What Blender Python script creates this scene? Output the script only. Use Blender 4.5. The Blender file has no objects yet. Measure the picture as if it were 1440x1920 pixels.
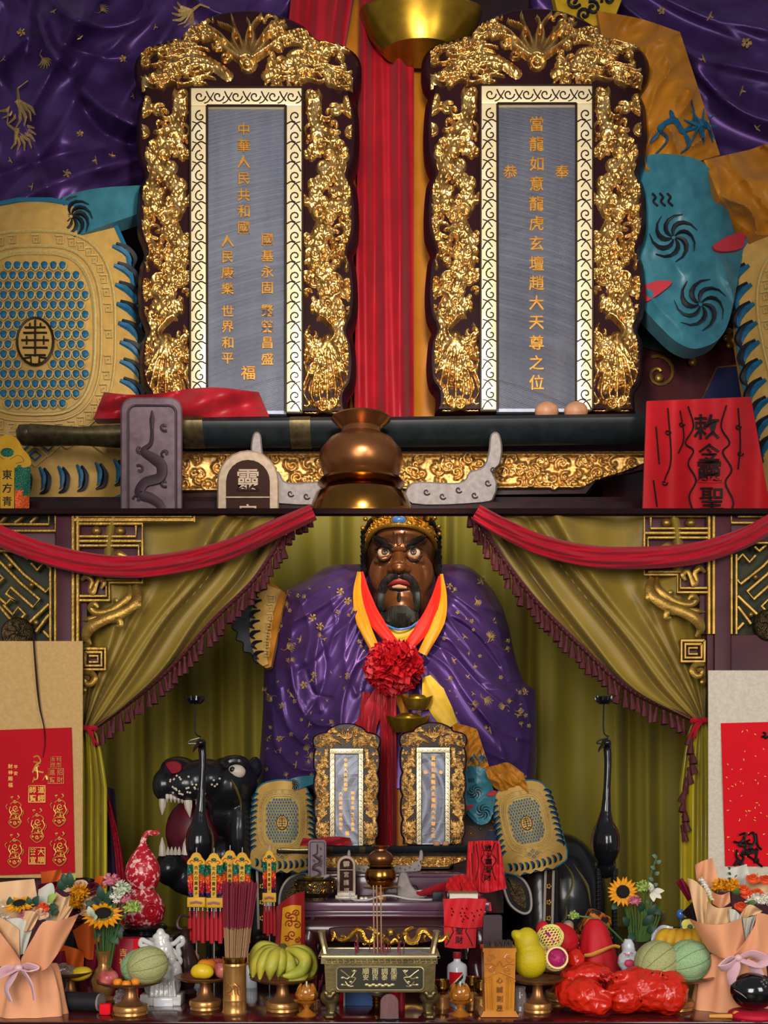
import bpy, bmesh, math, random
import numpy as np
from mathutils import Vector, Matrix, noise

scene = bpy.context.scene
COL = scene.collection
PI = math.pi
sin, cos = math.sin, math.cos
rnd = random.Random(7)

# ------------------------------------------------------------------ camera
H = 1.64          # eye height
F = 2160.0        # focal length in pixels of the 1440 x 1920 frame
CY = 1500.0       # image row of the horizon
cam = bpy.data.objects.new('camera', bpy.data.cameras.new('camera'))
COL.objects.link(cam)
cam.location = (0, 0, H)
cam.rotation_euler = (PI / 2, 0, 0)
cam.data.sensor_fit = 'HORIZONTAL'
cam.data.sensor_width = 36
cam.data.lens = 36 * F / 1440
cam.data.shift_y = (CY - 960) / 1440
cam.data.clip_end = 60
scene.camera = cam

# ------------------------------------------------------------------ light
world = bpy.data.worlds.new('temple_hall_air')
scene.world = world
world.use_nodes = True
world.node_tree.nodes['Background'].inputs[0].default_value = (0.9, 0.9, 1.0, 1)
world.node_tree.nodes['Background'].inputs[1].default_value = 0.14

def area(name, loc, target, sx, sy, power, col):
    l = bpy.data.lights.new(name, 'AREA')
    l.shape = 'RECTANGLE'; l.size = sx; l.size_y = sy; l.energy = power; l.color = col
    o = bpy.data.objects.new(name, l); COL.objects.link(o)
    o.location = loc
    o.rotation_euler = (Vector(target) - Vector(loc)).to_track_quat('-Z', 'Y').to_euler()
    return o

def spot(name, loc, target, power, col, angle, blend=.5, radius=.06):
    l = bpy.data.lights.new(name, 'SPOT')
    l.energy = power; l.color = col; l.spot_size = math.radians(angle); l.spot_blend = blend
    l.shadow_soft_size = radius
    o = bpy.data.objects.new(name, l); COL.objects.link(o)
    o.location = loc
    o.rotation_euler = (Vector(target) - Vector(loc)).to_track_quat('-Z', 'Y').to_euler()
    return o

# daylight through the open hall doors behind the camera, the altar spotlight, two added fills
area('doorway_daylight', (-1.2, -2.6, 3.0), (0.2, 5.5, 1.9), 3.0, 3.0, 250, (1.0, .95, .9))
area('side_fill_light', (3.4, -1.0, 3.2), (0.4, 5.5, 2.2), 1.6, 2.4, 90, (1.0, .96, .9))  # added side fill giving highlights on the gold, not a real door
spot('altar_spotlight', (0.2, 3.6, 3.75), (0.06, 5.7, 2.45), 170, (1.0, .86, .66), 30, .7, .05)
spot('loft_fill_spot', (0.2, 3.2, 4.6), (0.0, 8.0, 5.1), 640, (1.0, .93, .84), 60, .7, .3)  # added spot to brighten the upper tier, not an altar lamp

scene.view_settings.view_transform = 'Standard'
scene.view_settings.look = 'None'
scene.view_settings.gamma = 1
scene.view_settings.use_curve_mapping = False
scene.view_settings.exposure = 0.8

# ------------------------------------------------------------------ helpers
def P(px, py, d):
    """point seen at image position (px, py) at distance d"""
    return Vector(((px - 720) / F * d, d, H - (py - CY) / F * d))

def PA(px, py, d):
    px = np.asarray(px, float); py = np.asarray(py, float); d = np.asarray(d, float) + 0 * px
    return np.stack([(px - 720) / F * d, d, H - (py - CY) / F * d], -1)

def lin(h):
    h = h.lstrip('#')
    c = [int(h[i:i + 2], 16) / 255 for i in (0, 2, 4)]
    return [x / 12.92 if x <= .04045 else ((x + .055) / 1.055) ** 2.4 for x in c] + [1]

MATS = {}
def M(name, col, rough=.5, metal=0., var=None, vs=8., bump=None, coat=0., sheen=0., trans=0., alpha=1., emis=0.,
      spec=.3, ior=1.45, kind='noise', aniso=0, detail=4, stretch=None, sub=0):
    m = bpy.data.materials.new(name); m.use_nodes = True
    nt = m.node_tree; b = nt.nodes['Principled BSDF']
    I = b.inputs
    I['Base Color'].default_value = lin(col); I['Roughness'].default_value = rough; I['Metallic'].default_value = metal
    I['Coat Weight'].default_value = coat; I['Coat Roughness'].default_value = .12
    I['Sheen Weight'].default_value = sheen; I['Transmission Weight'].default_value = trans
    I['Alpha'].default_value = alpha; I['IOR'].default_value = ior
    I['Specular IOR Level'].default_value = spec
    if sub:
        I['Subsurface Weight'].default_value = sub; I['Subsurface Radius'].default_value = (.02, .01, .006)
    tc = None
    def coords(scale):
        nonlocal tc
        if tc is None: tc = nt.nodes.new('ShaderNodeTexCoord')
        mp = nt.nodes.new('ShaderNodeMapping')
        mp.inputs['Scale'].default_value = [s * scale for s in (stretch or (1, 1, 1))]
        nt.links.new(tc.outputs['Object'], mp.inputs['Vector'])
        return mp.outputs['Vector']
    if var:
        if kind == 'voronoi':
            t = nt.nodes.new('ShaderNodeTexVoronoi'); t.inputs['Scale'].default_value = 1; o = t.outputs['Distance']
        else:
            t = nt.nodes.new('ShaderNodeTexNoise'); t.inputs['Scale'].default_value = 1
            t.inputs['Detail'].default_value = detail; o = t.outputs['Fac']
        nt.links.new(coords(vs), t.inputs['Vector'])
        r = nt.nodes.new('ShaderNodeValToRGB')
        stops = var if isinstance(var, list) else [(.3, col), (.7, var)]
        e = r.color_ramp.elements
        while len(e) < len(stops): e.new(.5)
        for k, (p, c) in enumerate(stops):
            e[k].position = p; e[k].color = lin(c)
        nt.links.new(o, r.inputs['Fac']); nt.links.new(r.outputs['Color'], I['Base Color'])
    if bump:
        t = nt.nodes.new('ShaderNodeTexNoise' if len(bump) < 3 else 'ShaderNodeTexVoronoi')
        t.inputs['Scale'].default_value = 1
        nt.links.new(coords(bump[0]), t.inputs['Vector'])
        bn = nt.nodes.new('ShaderNodeBump'); bn.inputs['Strength'].default_value = bump[1]
        bn.inputs['Distance'].default_value = .01
        nt.links.new(t.outputs[0], bn.inputs['Height']); nt.links.new(bn.outputs[0], I['Normal'])
    if emis:
        I['Emission Color'].default_value = lin(col); I['Emission Strength'].default_value = emis
    MATS[name] = m
    return m

def cr(pts, n=8, closed=False):
    """Catmull-Rom through points of any dimension"""
    p = [np.array(q, float) for q in pts]
    N = len(p); out = []
    rng = range(N if closed else N - 1)
    for i in rng:
        a = p[(i - 1) % N] if closed or i > 0 else 2 * p[0] - p[1]
        b = p[i]; c = p[(i + 1) % N]
        d = p[(i + 2) % N] if closed or i + 2 < N else 2 * p[-1] - p[-2]
        for k in range(n):
            t = k / n
            out.append(.5 * (2 * b + (c - a) * t + (2 * a - 5 * b + 4 * c - d) * t * t + (3 * b - a - 3 * c + d) * t ** 3))
    if not closed: out.append(p[-1])
    return out

class G:
    """mesh collector"""
    def __init__(s): s.v = []; s.f = []; s.m = []
    def add(s, v, f, mi=0):
        o = len(s.v); s.v += [tuple(q) for q in v]; s.f += [tuple(i + o for i in q) for q in f]; s.m += [mi] * len(f)
        return s
    def box(s, a, b, mi=0, bev=0.):
        x0, y0, z0 = a; x1, y1, z1 = b
        if x0 > x1: x0, x1 = x1, x0
        if y0 > y1: y0, y1 = y1, y0
        if z0 > z1: z0, z1 = z1, z0
        if not bev:
            v = [(x, y, z) for x in (x0, x1) for y in (y0, y1) for z in (z0, z1)]
            return s.add(v, [(0, 1, 3, 2), (4, 6, 7, 5), (0, 4, 5, 1), (2, 3, 7, 6), (0, 2, 6, 4), (1, 5, 7, 3)], mi)
        bm = bmesh.new()
        bmesh.ops.create_cube(bm, size=1)
        for q in bm.verts:
            q.co = Vector(((x0 + x1) / 2 + q.co.x * (x1 - x0), (y0 + y1) / 2 + q.co.y * (y1 - y0), (z0 + z1) / 2 + q.co.z * (z1 - z0)))
        bmesh.ops.bevel(bm, geom=bm.edges[:], offset=bev, segments=2, affect='EDGES', profile=.5)
        bm.verts.index_update()
        s.add([q.co for q in bm.verts], [[q.index for q in f.verts] for f in bm.faces], mi); bm.free()
        return s
    def lathe(s, prof, c=(0, 0, 0), n=24, mi=0, sx=1., sy=1.):
        """profile [(r, z)...] about z"""
        v = []; f = []; k = len(prof)
        for i in range(n):
            a = 2 * PI * i / n
            for r, z in prof: v.append((c[0] + r * cos(a) * sx, c[1] + r * sin(a) * sy, c[2] + z))
        for i in range(n):
            j = (i + 1) % n
            for q in range(k - 1): f.append((i * k + q, j * k + q, j * k + q + 1, i * k + q + 1))
        if prof[0][0] > 1e-6: f.append(tuple(i * k for i in range(n))[::-1])
        if prof[-1][0] > 1e-6: f.append(tuple(i * k + k - 1 for i in range(n)))
        return s.add(v, f, mi)
    def ell(s, c, r, n=14, mi=0, rot=None):
        v = []; f = []; m = max(4, n // 2 + 1)
        for j in range(m + 1):
            ph = PI * j / m
            for i in range(n):
                a = 2 * PI * i / n
                q = Vector((r[0] * sin(ph) * cos(a), r[1] * sin(ph) * sin(a), r[2] * cos(ph)))
                if rot is not None: q = rot @ q
                v.append(Vector(c) + q)
        for j in range(m):
            for i in range(n):
                k = (i + 1) % n
                f.append((j * n + i, (j + 1) * n + i, (j + 1) * n + k, j * n + k))
        return s.add(v, f, mi)
    def tube(s, path, r, n=8, mi=0, closed=False, flat=1., up=None):
        path = [Vector(p) for p in path]; N = len(path)
        if N < 2: return s
        rr = r if hasattr(r, '__len__') else [r] * N
        if len(rr) != N: rr = list(np.interp(np.linspace(0, 1, N), np.linspace(0, 1, len(rr)), rr))
        v = []; f = []; nrm = None
        for i in range(N):
            a = path[(i - 1) % N] if closed else path[max(i - 1, 0)]
            b = path[(i + 1) % N] if closed else path[min(i + 1, N - 1)]
            t = (b - a)
            if t.length < 1e-9: t = Vector((0, 0, 1))
            t.normalize()
            if up is not None:
                nrm = Vector(up) - t * t.dot(Vector(up))
                if nrm.length < 1e-6: nrm = t.orthogonal()
            elif nrm is None: nrm = t.orthogonal()
            else:
                q = nrm - t * t.dot(nrm)
                nrm = q if q.length > 1e-6 else t.orthogonal()
            nrm.normalize(); bn = t.cross(nrm)
            for k in range(n):
                an = 2 * PI * (k + .5) / n
                v.append(path[i] + nrm * (cos(an) * rr[i] * flat) + bn * (sin(an) * rr[i]))
        for i in range(N if closed else N - 1):
            j = (i + 1) % N
            for k in range(n):
                q = (k + 1) % n
                f.append((i * n + k, j * n + k, j * n + q, i * n + q))
        if not closed:
            f.append(tuple(range(n))[::-1]); f.append(tuple((N - 1) * n + k for k in range(n)))
        return s.add(v, f, mi)
    def prism(s, outl, fn, mi=0, bev=None):
        """outline of 2-D points; fn(a, b, k) -> 3-D, k = 0 front, 1 back; bev=(inset in outline units) shrinks the front"""
        n = len(outl); v = []
        if bev:
            fr = inset(outl, bev)
            v += [fn(a, b, 0) for a, b in fr]; v += [fn(a, b, .25) for a, b in outl]; v += [fn(a, b, 1) for a, b in outl]
            L = 3
        else:
            v += [fn(a, b, 0) for a, b in outl]; v += [fn(a, b, 1) for a, b in outl]; L = 2
        f = [tuple(range(n))[::-1], tuple(range((L - 1) * n, L * n))]
        for l in range(L - 1):
            for i in range(n):
                j = (i + 1) % n
                f.append((l * n + i, l * n + j, (l + 1) * n + j, (l + 1) * n + i))
        return s.add(v, f, mi)
    def grid(s, A, mi=0, wrap=False):
        """A: (ny, nx, 3)"""
        ny, nx = A.shape[:2]; f = []
        for j in range(ny - 1):
            for i in range(nx if wrap else nx - 1):
                k = (i + 1) % nx
                f.append((j * nx + i, j * nx + k, (j + 1) * nx + k, (j + 1) * nx + i))
        return s.add(A.reshape(-1, 3).tolist(), f, mi)
    def slab(s, A, B, mi=0):
        """closed sheet between two grids of the same shape"""
        ny, nx = A.shape[:2]; n = ny * nx
        f = []
        for j in range(ny - 1):
            for i in range(nx - 1):
                q = (j * nx + i, j * nx + i + 1, (j + 1) * nx + i + 1, (j + 1) * nx + i)
                f.append(q); f.append(tuple(n + k for k in q[::-1]))
        ring = [i for i in range(nx)] + [j * nx + nx - 1 for j in range(1, ny)] + [(ny - 1) * nx + i for i in range(nx - 2, -1, -1)] + [j * nx for j in range(ny - 2, 0, -1)]
        for a in range(len(ring)):
            b = ring[(a + 1) % len(ring)]; a = ring[a]
            f.append((b, a, n + a, n + b))
        return s.add(np.concatenate([A.reshape(-1, 3), B.reshape(-1, 3)]).tolist(), f, mi)
    def glyph(s, c, fn, size, th=.1, mi=0, cx=0., cy=0., sx=1., outl=0):
        """a character laid through fn(a, b, k): a right, b down"""
        if c not in GLY: return s
        v, f = GLY[c]
        return s.add([fn(cx + a * size * sx, cy - b * size, 0 if k > 0 else 1) for a, b, k in v], f, mi)
    def xf(s, m, start=0):
        for i in range(start, len(s.v)): s.v[i] = tuple(m @ Vector(s.v[i]))
        return s
    def mesh(s, name, mats, smooth=True, angle=40):
        me = bpy.data.meshes.new(name)
        me.from_pydata(s.v, [], s.f)
        for m in (mats if isinstance(mats, (list, tuple)) else [mats]): me.materials.append(MATS[m])
        if any(s.m): me.polygons.foreach_set('material_index', s.m)
        bm = bmesh.new(); bm.from_mesh(me); bmesh.ops.recalc_face_normals(bm, faces=bm.faces[:])
        if smooth:
            lim = math.radians(angle)
            for f in bm.faces: f.smooth = True
            for e in bm.edges:
                if len(e.link_faces) == 2 and e.calc_face_angle(0) > lim: e.smooth = False
        bm.to_mesh(me); bm.free()
        return me

def inset(o, d):
    n = len(o); out = []
    ar = sum(o[i][0] * o[(i + 1) % n][1] - o[(i + 1) % n][0] * o[i][1] for i in range(n))
    sg = 1 if ar > 0 else -1
    for i in range(n):
        a, b, c = o[i - 1], o[i], o[(i + 1) % n]
        def nr(p, q):
            x, y = q[0] - p[0], q[1] - p[1]; l = math.hypot(x, y) or 1
            return (-y / l * sg, x / l * sg)
        n1, n2 = nr(a, b), nr(b, c)
        nx, ny = n1[0] + n2[0], n1[1] + n2[1]; l = math.hypot(nx, ny) or 1
        out.append((b[0] + nx / l * d, b[1] + ny / l * d))
    return out

def thing(name, label, cat, loc=(0, 0, 0), group=None, kind=None):
    o = bpy.data.objects.new(name, None); COL.objects.link(o)
    o.empty_display_size = .05
    o.location = loc
    return tag(o, label, cat, group, kind)

def tag(o, label=None, cat=None, group=None, kind=None):
    if label: o['label'] = label
    if cat: o['category'] = cat
    if group: o['group'] = group
    if kind: o['kind'] = kind
    return o

def ob(name, g, mats, parent=None, label=None, cat=None, group=None, kind=None, smooth=True, angle=40):
    """links G (or a mesh) as one object; coordinates are world coordinates"""
    me = g if isinstance(g, bpy.types.Mesh) else g.mesh(name, mats, smooth, angle)
    o = bpy.data.objects.new(name, me); COL.objects.link(o)
    if parent is not None:
        o.parent = parent
        o.matrix_parent_inverse = Matrix.Translation(-Vector(parent.location))
    return tag(o, label, cat, group, kind)

def solo(name, g, mats, label, cat, group=None, smooth=True, angle=40, kind=None):
    """a thing that is one mesh: origin moved to its base"""
    vs = np.array(g.v); c = ((vs[:, 0].min() + vs[:, 0].max()) / 2, (vs[:, 1].min() + vs[:, 1].max()) / 2, vs[:, 2].min())
    g.v = (vs - np.array(c)).tolist()
    o = ob(name, g, mats, None, label, cat, group, kind, smooth, angle)
    o.location = c
    return o

def dup(root, loc=None, scale=None, rot=None, label=None, group=None):
    r = root.copy(); COL.objects.link(r)
    if loc is not None: r.location = loc
    if scale is not None: r.scale = scale if hasattr(scale, '__len__') else (scale,) * 3
    if rot is not None: r.rotation_euler = rot
    if label: r['label'] = label
    if group: r['group'] = group
    for ch in list(root.children):
        c = ch.copy(); COL.objects.link(c); c.parent = r
        for g in ch.children:
            d = g.copy(); COL.objects.link(d); d.parent = c
    return r

def evaluated(o):
    dg = bpy.context.evaluated_depsgraph_get()
    return bpy.data.meshes.new_from_object(o.evaluated_get(dg))

def blob(g, mat, voxel=.01, it=4, fac=.5):
    """fuses the collected closed shapes into one continuous smooth mesh"""
    me = bpy.data.meshes.new('tmp'); me.from_pydata(g.v, [], g.f)
    o = bpy.data.objects.new('tmp', me); COL.objects.link(o)
    r = o.modifiers.new('r', 'REMESH'); r.mode = 'VOXEL'; r.voxel_size = voxel
    if it:
        s = o.modifiers.new('s', 'SMOOTH'); s.factor = fac; s.iterations = it
    m = evaluated(o)
    bpy.data.objects.remove(o); bpy.data.meshes.remove(me)
    m.materials.clear(); m.materials.append(MATS[mat])
    m.polygons.foreach_set('use_smooth', [True] * len(m.polygons))
    return m

# glyphs, made once while the scene is still empty
CHARS = '中華人民共和國基永固繁榮昌盛康樂世界平福當龍如意虎玄壇趙大天尊之位恭奉順雨調風安泰西方白貴童子北黑央黃南紅東青心誠則灵靈宮護道經師寶順榮宣財神賜保聖敕令壽囍禄馬吉祥招進利市'
GLY = {}
def make_glyphs():
    obs = []
    for c in sorted(set(CHARS)):
        cu = bpy.data.curves.new('g', 'FONT'); cu.body = c; cu.size = 1; cu.extrude = .5; cu.resolution_u = 1
        cu.offset = .012
        o = bpy.data.objects.new('g', cu); COL.objects.link(o); obs.append((c, o))
    dg = bpy.context.evaluated_depsgraph_get()
    for c, o in obs:
        m = bpy.data.meshes.new_from_object(o.evaluated_get(dg))
        v = np.array([q.co[:] for q in m.vertices])
        if len(v):
            lo, hi = v.min(0), v.max(0)
            v[:, 0] -= (lo[0] + hi[0]) / 2; v[:, 1] -= (lo[1] + hi[1]) / 2
            GLY[c] = (v.tolist(), [tuple(p.vertices) for p in m.polygons])
        bpy.data.meshes.remove(m)
    for c, o in obs:
        cu = o.data; bpy.data.objects.remove(o); bpy.data.curves.remove(cu)
make_glyphs()

def ridge(X, Y, curves):
    """sum-free union of ridges: curves = [(points, half width, height)], smooth bumps around polylines"""
    Hh = np.zeros_like(X)
    for pts, w, h in curves:
        pts = np.array(pts, float)
        wmax = np.max(w) * 2.2
        lo = pts.min(0) - wmax; hi = pts.max(0) + wmax
        ms = (X > lo[0]) & (X < hi[0]) & (Y > lo[1]) & (Y < hi[1])
        if not ms.any(): continue
        x = X[ms]; y = Y[ms]; best = np.full(x.shape, 1e9); wl = np.ones_like(x)
        ww = np.interp(np.linspace(0, 1, len(pts)), np.linspace(0, 1, np.size(w)), np.atleast_1d(w))
        for i in range(len(pts) - 1):
            a = pts[i]; b = pts[i + 1]; d = b - a; L = d @ d + 1e-12
            t = np.clip(((x - a[0]) * d[0] + (y - a[1]) * d[1]) / L, 0, 1)
            r = np.hypot(x - a[0] - t * d[0], y - a[1] - t * d[1])
            wi = ww[i] + (ww[i + 1] - ww[i]) * t
            q = r / wi
            k = q < best
            best[k] = q[k]
        val = np.exp(-best ** (2 if CARVE else 1.35) * 1.4) * abs(h)
        if h > 0: Hh[ms] = np.maximum(Hh[ms], val) if CARVE else Hh[ms] + val
        else: Hh[ms] -= val
    return Hh
CARVE = False

def ridged(X, Y, sx, sy, seed=0., octv=2):
    """creased-cloth noise over a grid, 0..1 with sharp crests"""
    X = np.asarray(X, float); Y = np.asarray(Y, float); out = np.zeros(X.shape)
    fx, fy = X.ravel() / sx, Y.ravel() / sy; o = out.ravel(); amp = 1.
    for k in range(octv):
        o += [amp * (1 - abs(noise.noise((a, b, seed + 7.3 * k)))) ** 3 for a, b in zip(fx, fy)]
        fx, fy, amp = fx * 2.1, fy * 1.7, amp * .4
    return o.reshape(X.shape)

def relief(rows, D, nx, ny, back=.3, power=.5):
    """closed body whose front is the depth map D(x, y, t): rows = [(y, xl, xr)]"""
    rows = np.array(rows, float)
    ys = np.linspace(rows[0, 0], rows[-1, 0], ny)
    xl = np.interp(ys, rows[:, 0], rows[:, 1]); xr = np.interp(ys, rows[:, 0], rows[:, 2])
    T, Yg = np.meshgrid(np.linspace(0, 1, nx), ys)
    X = xl[:, None] + (xr - xl)[:, None] * T
    Dd = D(X, Yg, T)
    A = PA(X, Yg, Dd)
    e = 1 - (2 * T - 1) ** 2
    B = PA(X, Yg, Dd.max() + .02 + back * np.clip(e, 0, 1) ** power)
    B[:, 0] = A[:, 0] + (0, .003, 0); B[:, -1] = A[:, -1] + (0, .003, 0)
    return G().slab(A, B)

from mathutils.bvhtree import BVHTree
def surf(meshes):
    """pixel -> depth of a built surface"""
    v = []; f = []
    for m in meshes if isinstance(meshes, (list, tuple)) else [meshes]:
        o = len(v)
        if isinstance(m, G): v += [Vector(q) for q in m.v]; f += [tuple(i + o for i in q) for q in m.f]
        else: v += [q.co.copy() for q in m.vertices]; f += [tuple(i + o for i in p.vertices) for p in m.polygons]
    t = BVHTree.FromPolygons(v, f)
    def hit(px, py, default=None):
        r = t.ray_cast(Vector((0, 0, H)), P(px, py, 1) - Vector((0, 0, H)))
        return r[0].y if r[0] is not None else default
    return hit
# ------------------------------------------------------------------ materials
M('maroon_wood', '4b2029', .5, var='39161f', vs=6)
M('dark_wood', '2a1214', .35, var='1a0b0e', vs=9, coat=.3)
M('old_gold', 'a5823c', .38, .7, var='7a5c26', vs=14, bump=(90, .15))
M('bright_gold', 'cf9f40', .28, .85, var='b07f2c', vs=30, bump=(120, .2))
M('carved_gold', 'b58a4a', .3, .9, var=[(.3, '7a5028'), (.55, 'c29a58'), (.75, 'e2c48c')], vs=60, bump=(420, .25))
M('pale_gold', 'ead2a0', .35, .35, var='f2e2bc', vs=40)
M('brass', '8c6428', .22, 1., var='a87a34', vs=12)
M('bowl_brass', '96683f', .33, .65, var='6d4630', vs=20)
M('satin_gold', 'b88a50', .3, .65, var='9a6a36', vs=16)
M('aged_bronze', '5a4a30', .38, .85, var='2e2416', vs=60, bump=(180, .5))
M('olive_curtain', '8c7d22', .6, spec=.3, var='776a1c', vs=5, sheen=.05, stretch=(1, 1, .25), bump=(25, .08))
M('olive_drape', '92782a', .48, spec=.4, var='826a24', vs=4, sheen=.05, bump=(40, .06))
M('yellow_tail', 'bcaa1e', .36, var='a8961c', vs=6, sheen=.05)
M('dark_backing', '2f3018', .6, var='232511', vs=8)
M('fringe_maroon', '40161c', .6, var='5a2226', vs=120)
M('swag_red', 'b00c24', .8, spec=.2, var='9c0a20', vs=3, sheen=.1)
M('loft_wood', '33161a', .4, var='221013', vs=5, coat=.3)
M('floor_stone', '3a302c', .4, var='2c2522', vs=3)
M('lacquer_top', '4a1518', .13, var='3a1012', vs=4, coat=.8, stretch=(1, 6, 1))
M('purple_wood', '5d3e4e', .24, var='4b2f3d', vs=3, coat=.5, stretch=(1, 6, 6))
M('deep_red_wood', '3c1418', .3, var='2a0d10', vs=4, coat=.5)
M('paper_tan', 'c09c64', .75, var='b48f58', vs=60, bump=(90, .1))
M('paper_cream', 'cfc3b0', .7, var='bfb29e', vs=70, bump=(130, .35))
M('scroll_red', 'b5121f', .8, spec=.15, var='a80f1d', vs=3)
M('scroll_red_bright', 'd3121f', .8, spec=.15, var='c6101d', vs=3)
M('gilt_ink', 'e0a850', .4, .35)
M('black_ink', '1a0d0c', .6)
M('black_lacquer', '0b0b0d', .2, var='16161a', vs=4, coat=.4)

TOP = H - .73     # height of the long offering table
LOFT = H + 1.18   # floor of the upper tier, hidden behind the curtain rail

def struct(name, g, mat, **k):
    return ob(name, g, mat, kind='structure', **k)

struct('floor', G().box((-5, -4.5, -.1), (5, 10, 0)), 'floor_stone', smooth=False)
struct('wall_back', G().box((-5, 10, 0), (5, 10.2, 10)), 'loft_wood', smooth=False)
struct('wall_middle', G().box((-5, 6.9, 0), (5, 6.98, LOFT)), 'loft_wood', smooth=False)
struct('ceiling', G().box((-5, 6.98, LOFT - .12), (5, 9.99, LOFT)), 'loft_wood', smooth=False)

struct('altar_platform', G().box((-2.9, 4.66, 0), (2.9, 6.66, TOP - .002)), 'dark_wood', smooth=False, label='dark wooden platform under the statue')
# rail along the top of the altar opening
rail = G()
for y, h, dd in ((957, 4, 0), (961, 2, -.012)):
    a = P(-420, y - h, 5.40 + dd); b = P(1860, y + h, 5.40 + dd)
    rail.box((a.x, a.y, a.z), (b.x, b.y + .05, b.z))
M('rail_wood', '201010', .9, spec=.1)
struct('trim_1', rail, 'rail_wood', smooth=False)

# ------------------------------------------------------------------ back curtain
def curtain_grid(x0, x1, y0, y1, d, n, amp, nx=260, ny=40, seed=1, th=.012):
    r = random.Random(seed)
    X, Y = np.meshgrid(np.linspace(x0, x1, nx), np.linspace(y0, y1, ny))
    u = (X - x0) / (x1 - x0); v = (Y - y0) / (y1 - y0)
    ph = u * n * 2 * PI + 1.2 * np.sin(u * 17 + seed) + .8 * np.sin(u * 41 + 2) + .35 * np.sin(v * 3 + u * 9)
    z = np.sin(ph) * .75 + .25 * np.sin(2.1 * ph + 1)
    amp2 = amp * (.55 + .45 * np.sin(u * 23 + 1) ** 2) * (.8 + .3 * v)
    D = d - z * amp2
    for k in range(16):
        cx, cy = r.uniform(x0, x1), r.uniform(y0, y1)
        D -= r.uniform(-.012, .012) * np.exp(-((X - cx) / 18) ** 2 - ((Y - cy) / 70) ** 2)
    return X, Y, D

X, Y, D = curtain_grid(120, 1350, 953, 2022, 6.74, 15, .08, 480, 60, 3)
A = PA(X, Y, D); A[..., 0] = A[..., 0]; B = A + np.array([0, .012, 0])
solo('stage_curtain', G().slab(A, B), 'olive_curtain', 'olive green satin curtain hanging in pleats behind the seated statue', 'curtain')

# ------------------------------------------------------------------ tied drapes
def tassel_mesh():
    g = G()
    g.lathe([(.0, .0), (.006, -.003), (.007, -.012), (.005, -.016)], n=8)
    g.lathe([(.005, -.014), (.009, -.03), (.014, -.06), (.0145, -.068), (.0, -.062)], n=8)
    return g.mesh('tassel', 'fringe_maroon')
TASSEL = tassel_mesh()

def drape(outer, inner, d, mir, label, taillr, ty, tieside):
    """outer, inner: pixel curves from the rail to the tie"""
    root = thing('tied_drape', label, 'curtain', P(inner[-1][0], 1700, d))
    o = np.array(cr(outer, 10)); i = np.array(cr(inner, 10)); n = 60
    def rs(c):
        s = np.r_[0, np.cumsum(np.hypot(*np.diff(c, axis=0).T))]; t = np.linspace(0, s[-1], n)
        return np.stack([np.interp(t, s, c[:, k]) for k in (0, 1)], -1)
    o = rs(o); i = rs(i)
    nu = 130
    u = np.linspace(0, 1, nu)[None, :]; v = np.linspace(0, 1, n)[:, None]
    X = o[:, :1] * (1 - u) + i[:, :1] * u; Y = o[:, 1:] * (1 - u) + i[:, 1:] * u
    ph = 2 * PI * (4.3 * u + .45 * np.sin(4.5 * u + 1) + .22 * np.sin(5 * v + 7 * u))
    am = .066 * (1 - .72 * v ** 1.5) * (.45 + .75 * np.sin(u * 11 + .5) ** 2)
    D = d - (np.sin(ph) + .42 * np.sin(2.3 * ph + 1.2 + 2 * v)) * am - .04 * np.sin(PI * v) * u
    D -= .006 * np.sin(ph * 3.1 + 3 * v) * (1 - v)
    A = PA(X, Y, D)
    ob('drape_cloth', G().slab(A, A + np.array([0, .012, 0])), 'olive_drape', root)
    # braid and tassels along the free edge
    e = A[:, -1]
    g = G(); g.tube([Vector(q) + Vector((0, -.006, .004)) for q in e], .016, 6, flat=.45)
    for k in range(0, n - 1):
        g.ell(Vector(e[k]) + Vector((0, -.014, .004)), (.008, .006, .008), 5)
    ob('braid', g, 'fringe_maroon', root)
    s = np.r_[0, np.cumsum(np.linalg.norm(np.diff(e, axis=0), axis=1))]
    N = int(s[-1] / .034)
    for k in range(N):
        t = s[-1] * (k + .4) / N
        q = Vector([np.interp(t, s, e[:, c]) for c in range(3)]) + Vector((0, -.006, -.008))
        to = bpy.data.objects.new('tassel', TASSEL); COL.objects.link(to)
        to.parent = root; to.location = q - Vector(root.location)
        to.rotation_euler = (rnd.uniform(-.15, .15), rnd.uniform(-.2, .2), rnd.uniform(0, 3)); to.scale = (1.25, 1.25, rnd.uniform(1.05, 1.35))
    # tail below the tie
    tx0, tx1, bx0, bx1, by = taillr
    v = np.linspace(0, 1, 40)[:, None]; u = np.linspace(0, 1, 50)[None, :]
    w = np.clip(v * 3, 0, 1) ** .6
    X = (tx0 * (1 - w) + bx0 * w) * (1 - u) + (tx1 * (1 - w) + bx1 * w) * u; Y = ty + (by - ty) * v + 0 * u
    D = d - .01 - .022 * np.sin(u * 2 * PI * 3.3 + .6 * v + .6 * np.sin(u * 9)) * (.4 + w) - .008 * np.sin(u * 30 + 2 * v)
    A = PA(X, Y, D)
    ob('drape_tail', G().slab(A, A + np.array([0, .012, 0])), 'yellow_tail', root)
    c = P((tx0 + tx1) / 2, ty - 2, d - .03)
    g = G()
    g.tube([c + Vector((cos(a) * .042, -.018 - .012 * sin(a), .003 * sin(3 * a))) for a in np.linspace(0, 2 * PI, 18)[:-1]], .012, 6, closed=True)
    g.ell(c + Vector((-.01 * tieside, -.05, 0)), (.02, .014, .014), 8)
    for k in (-1, 1):
        g.tube([c + Vector((0, -.05, 0)), c + Vector((.03 * tieside, -.045, -.03 - .01 * k)), c + Vector((.05 * tieside + .012 * k, -.03, -.085))], [.008, .012, .007], 6, flat=.4)
    ob('tie_cord', g, 'swag_red', root)
    return root

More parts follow.
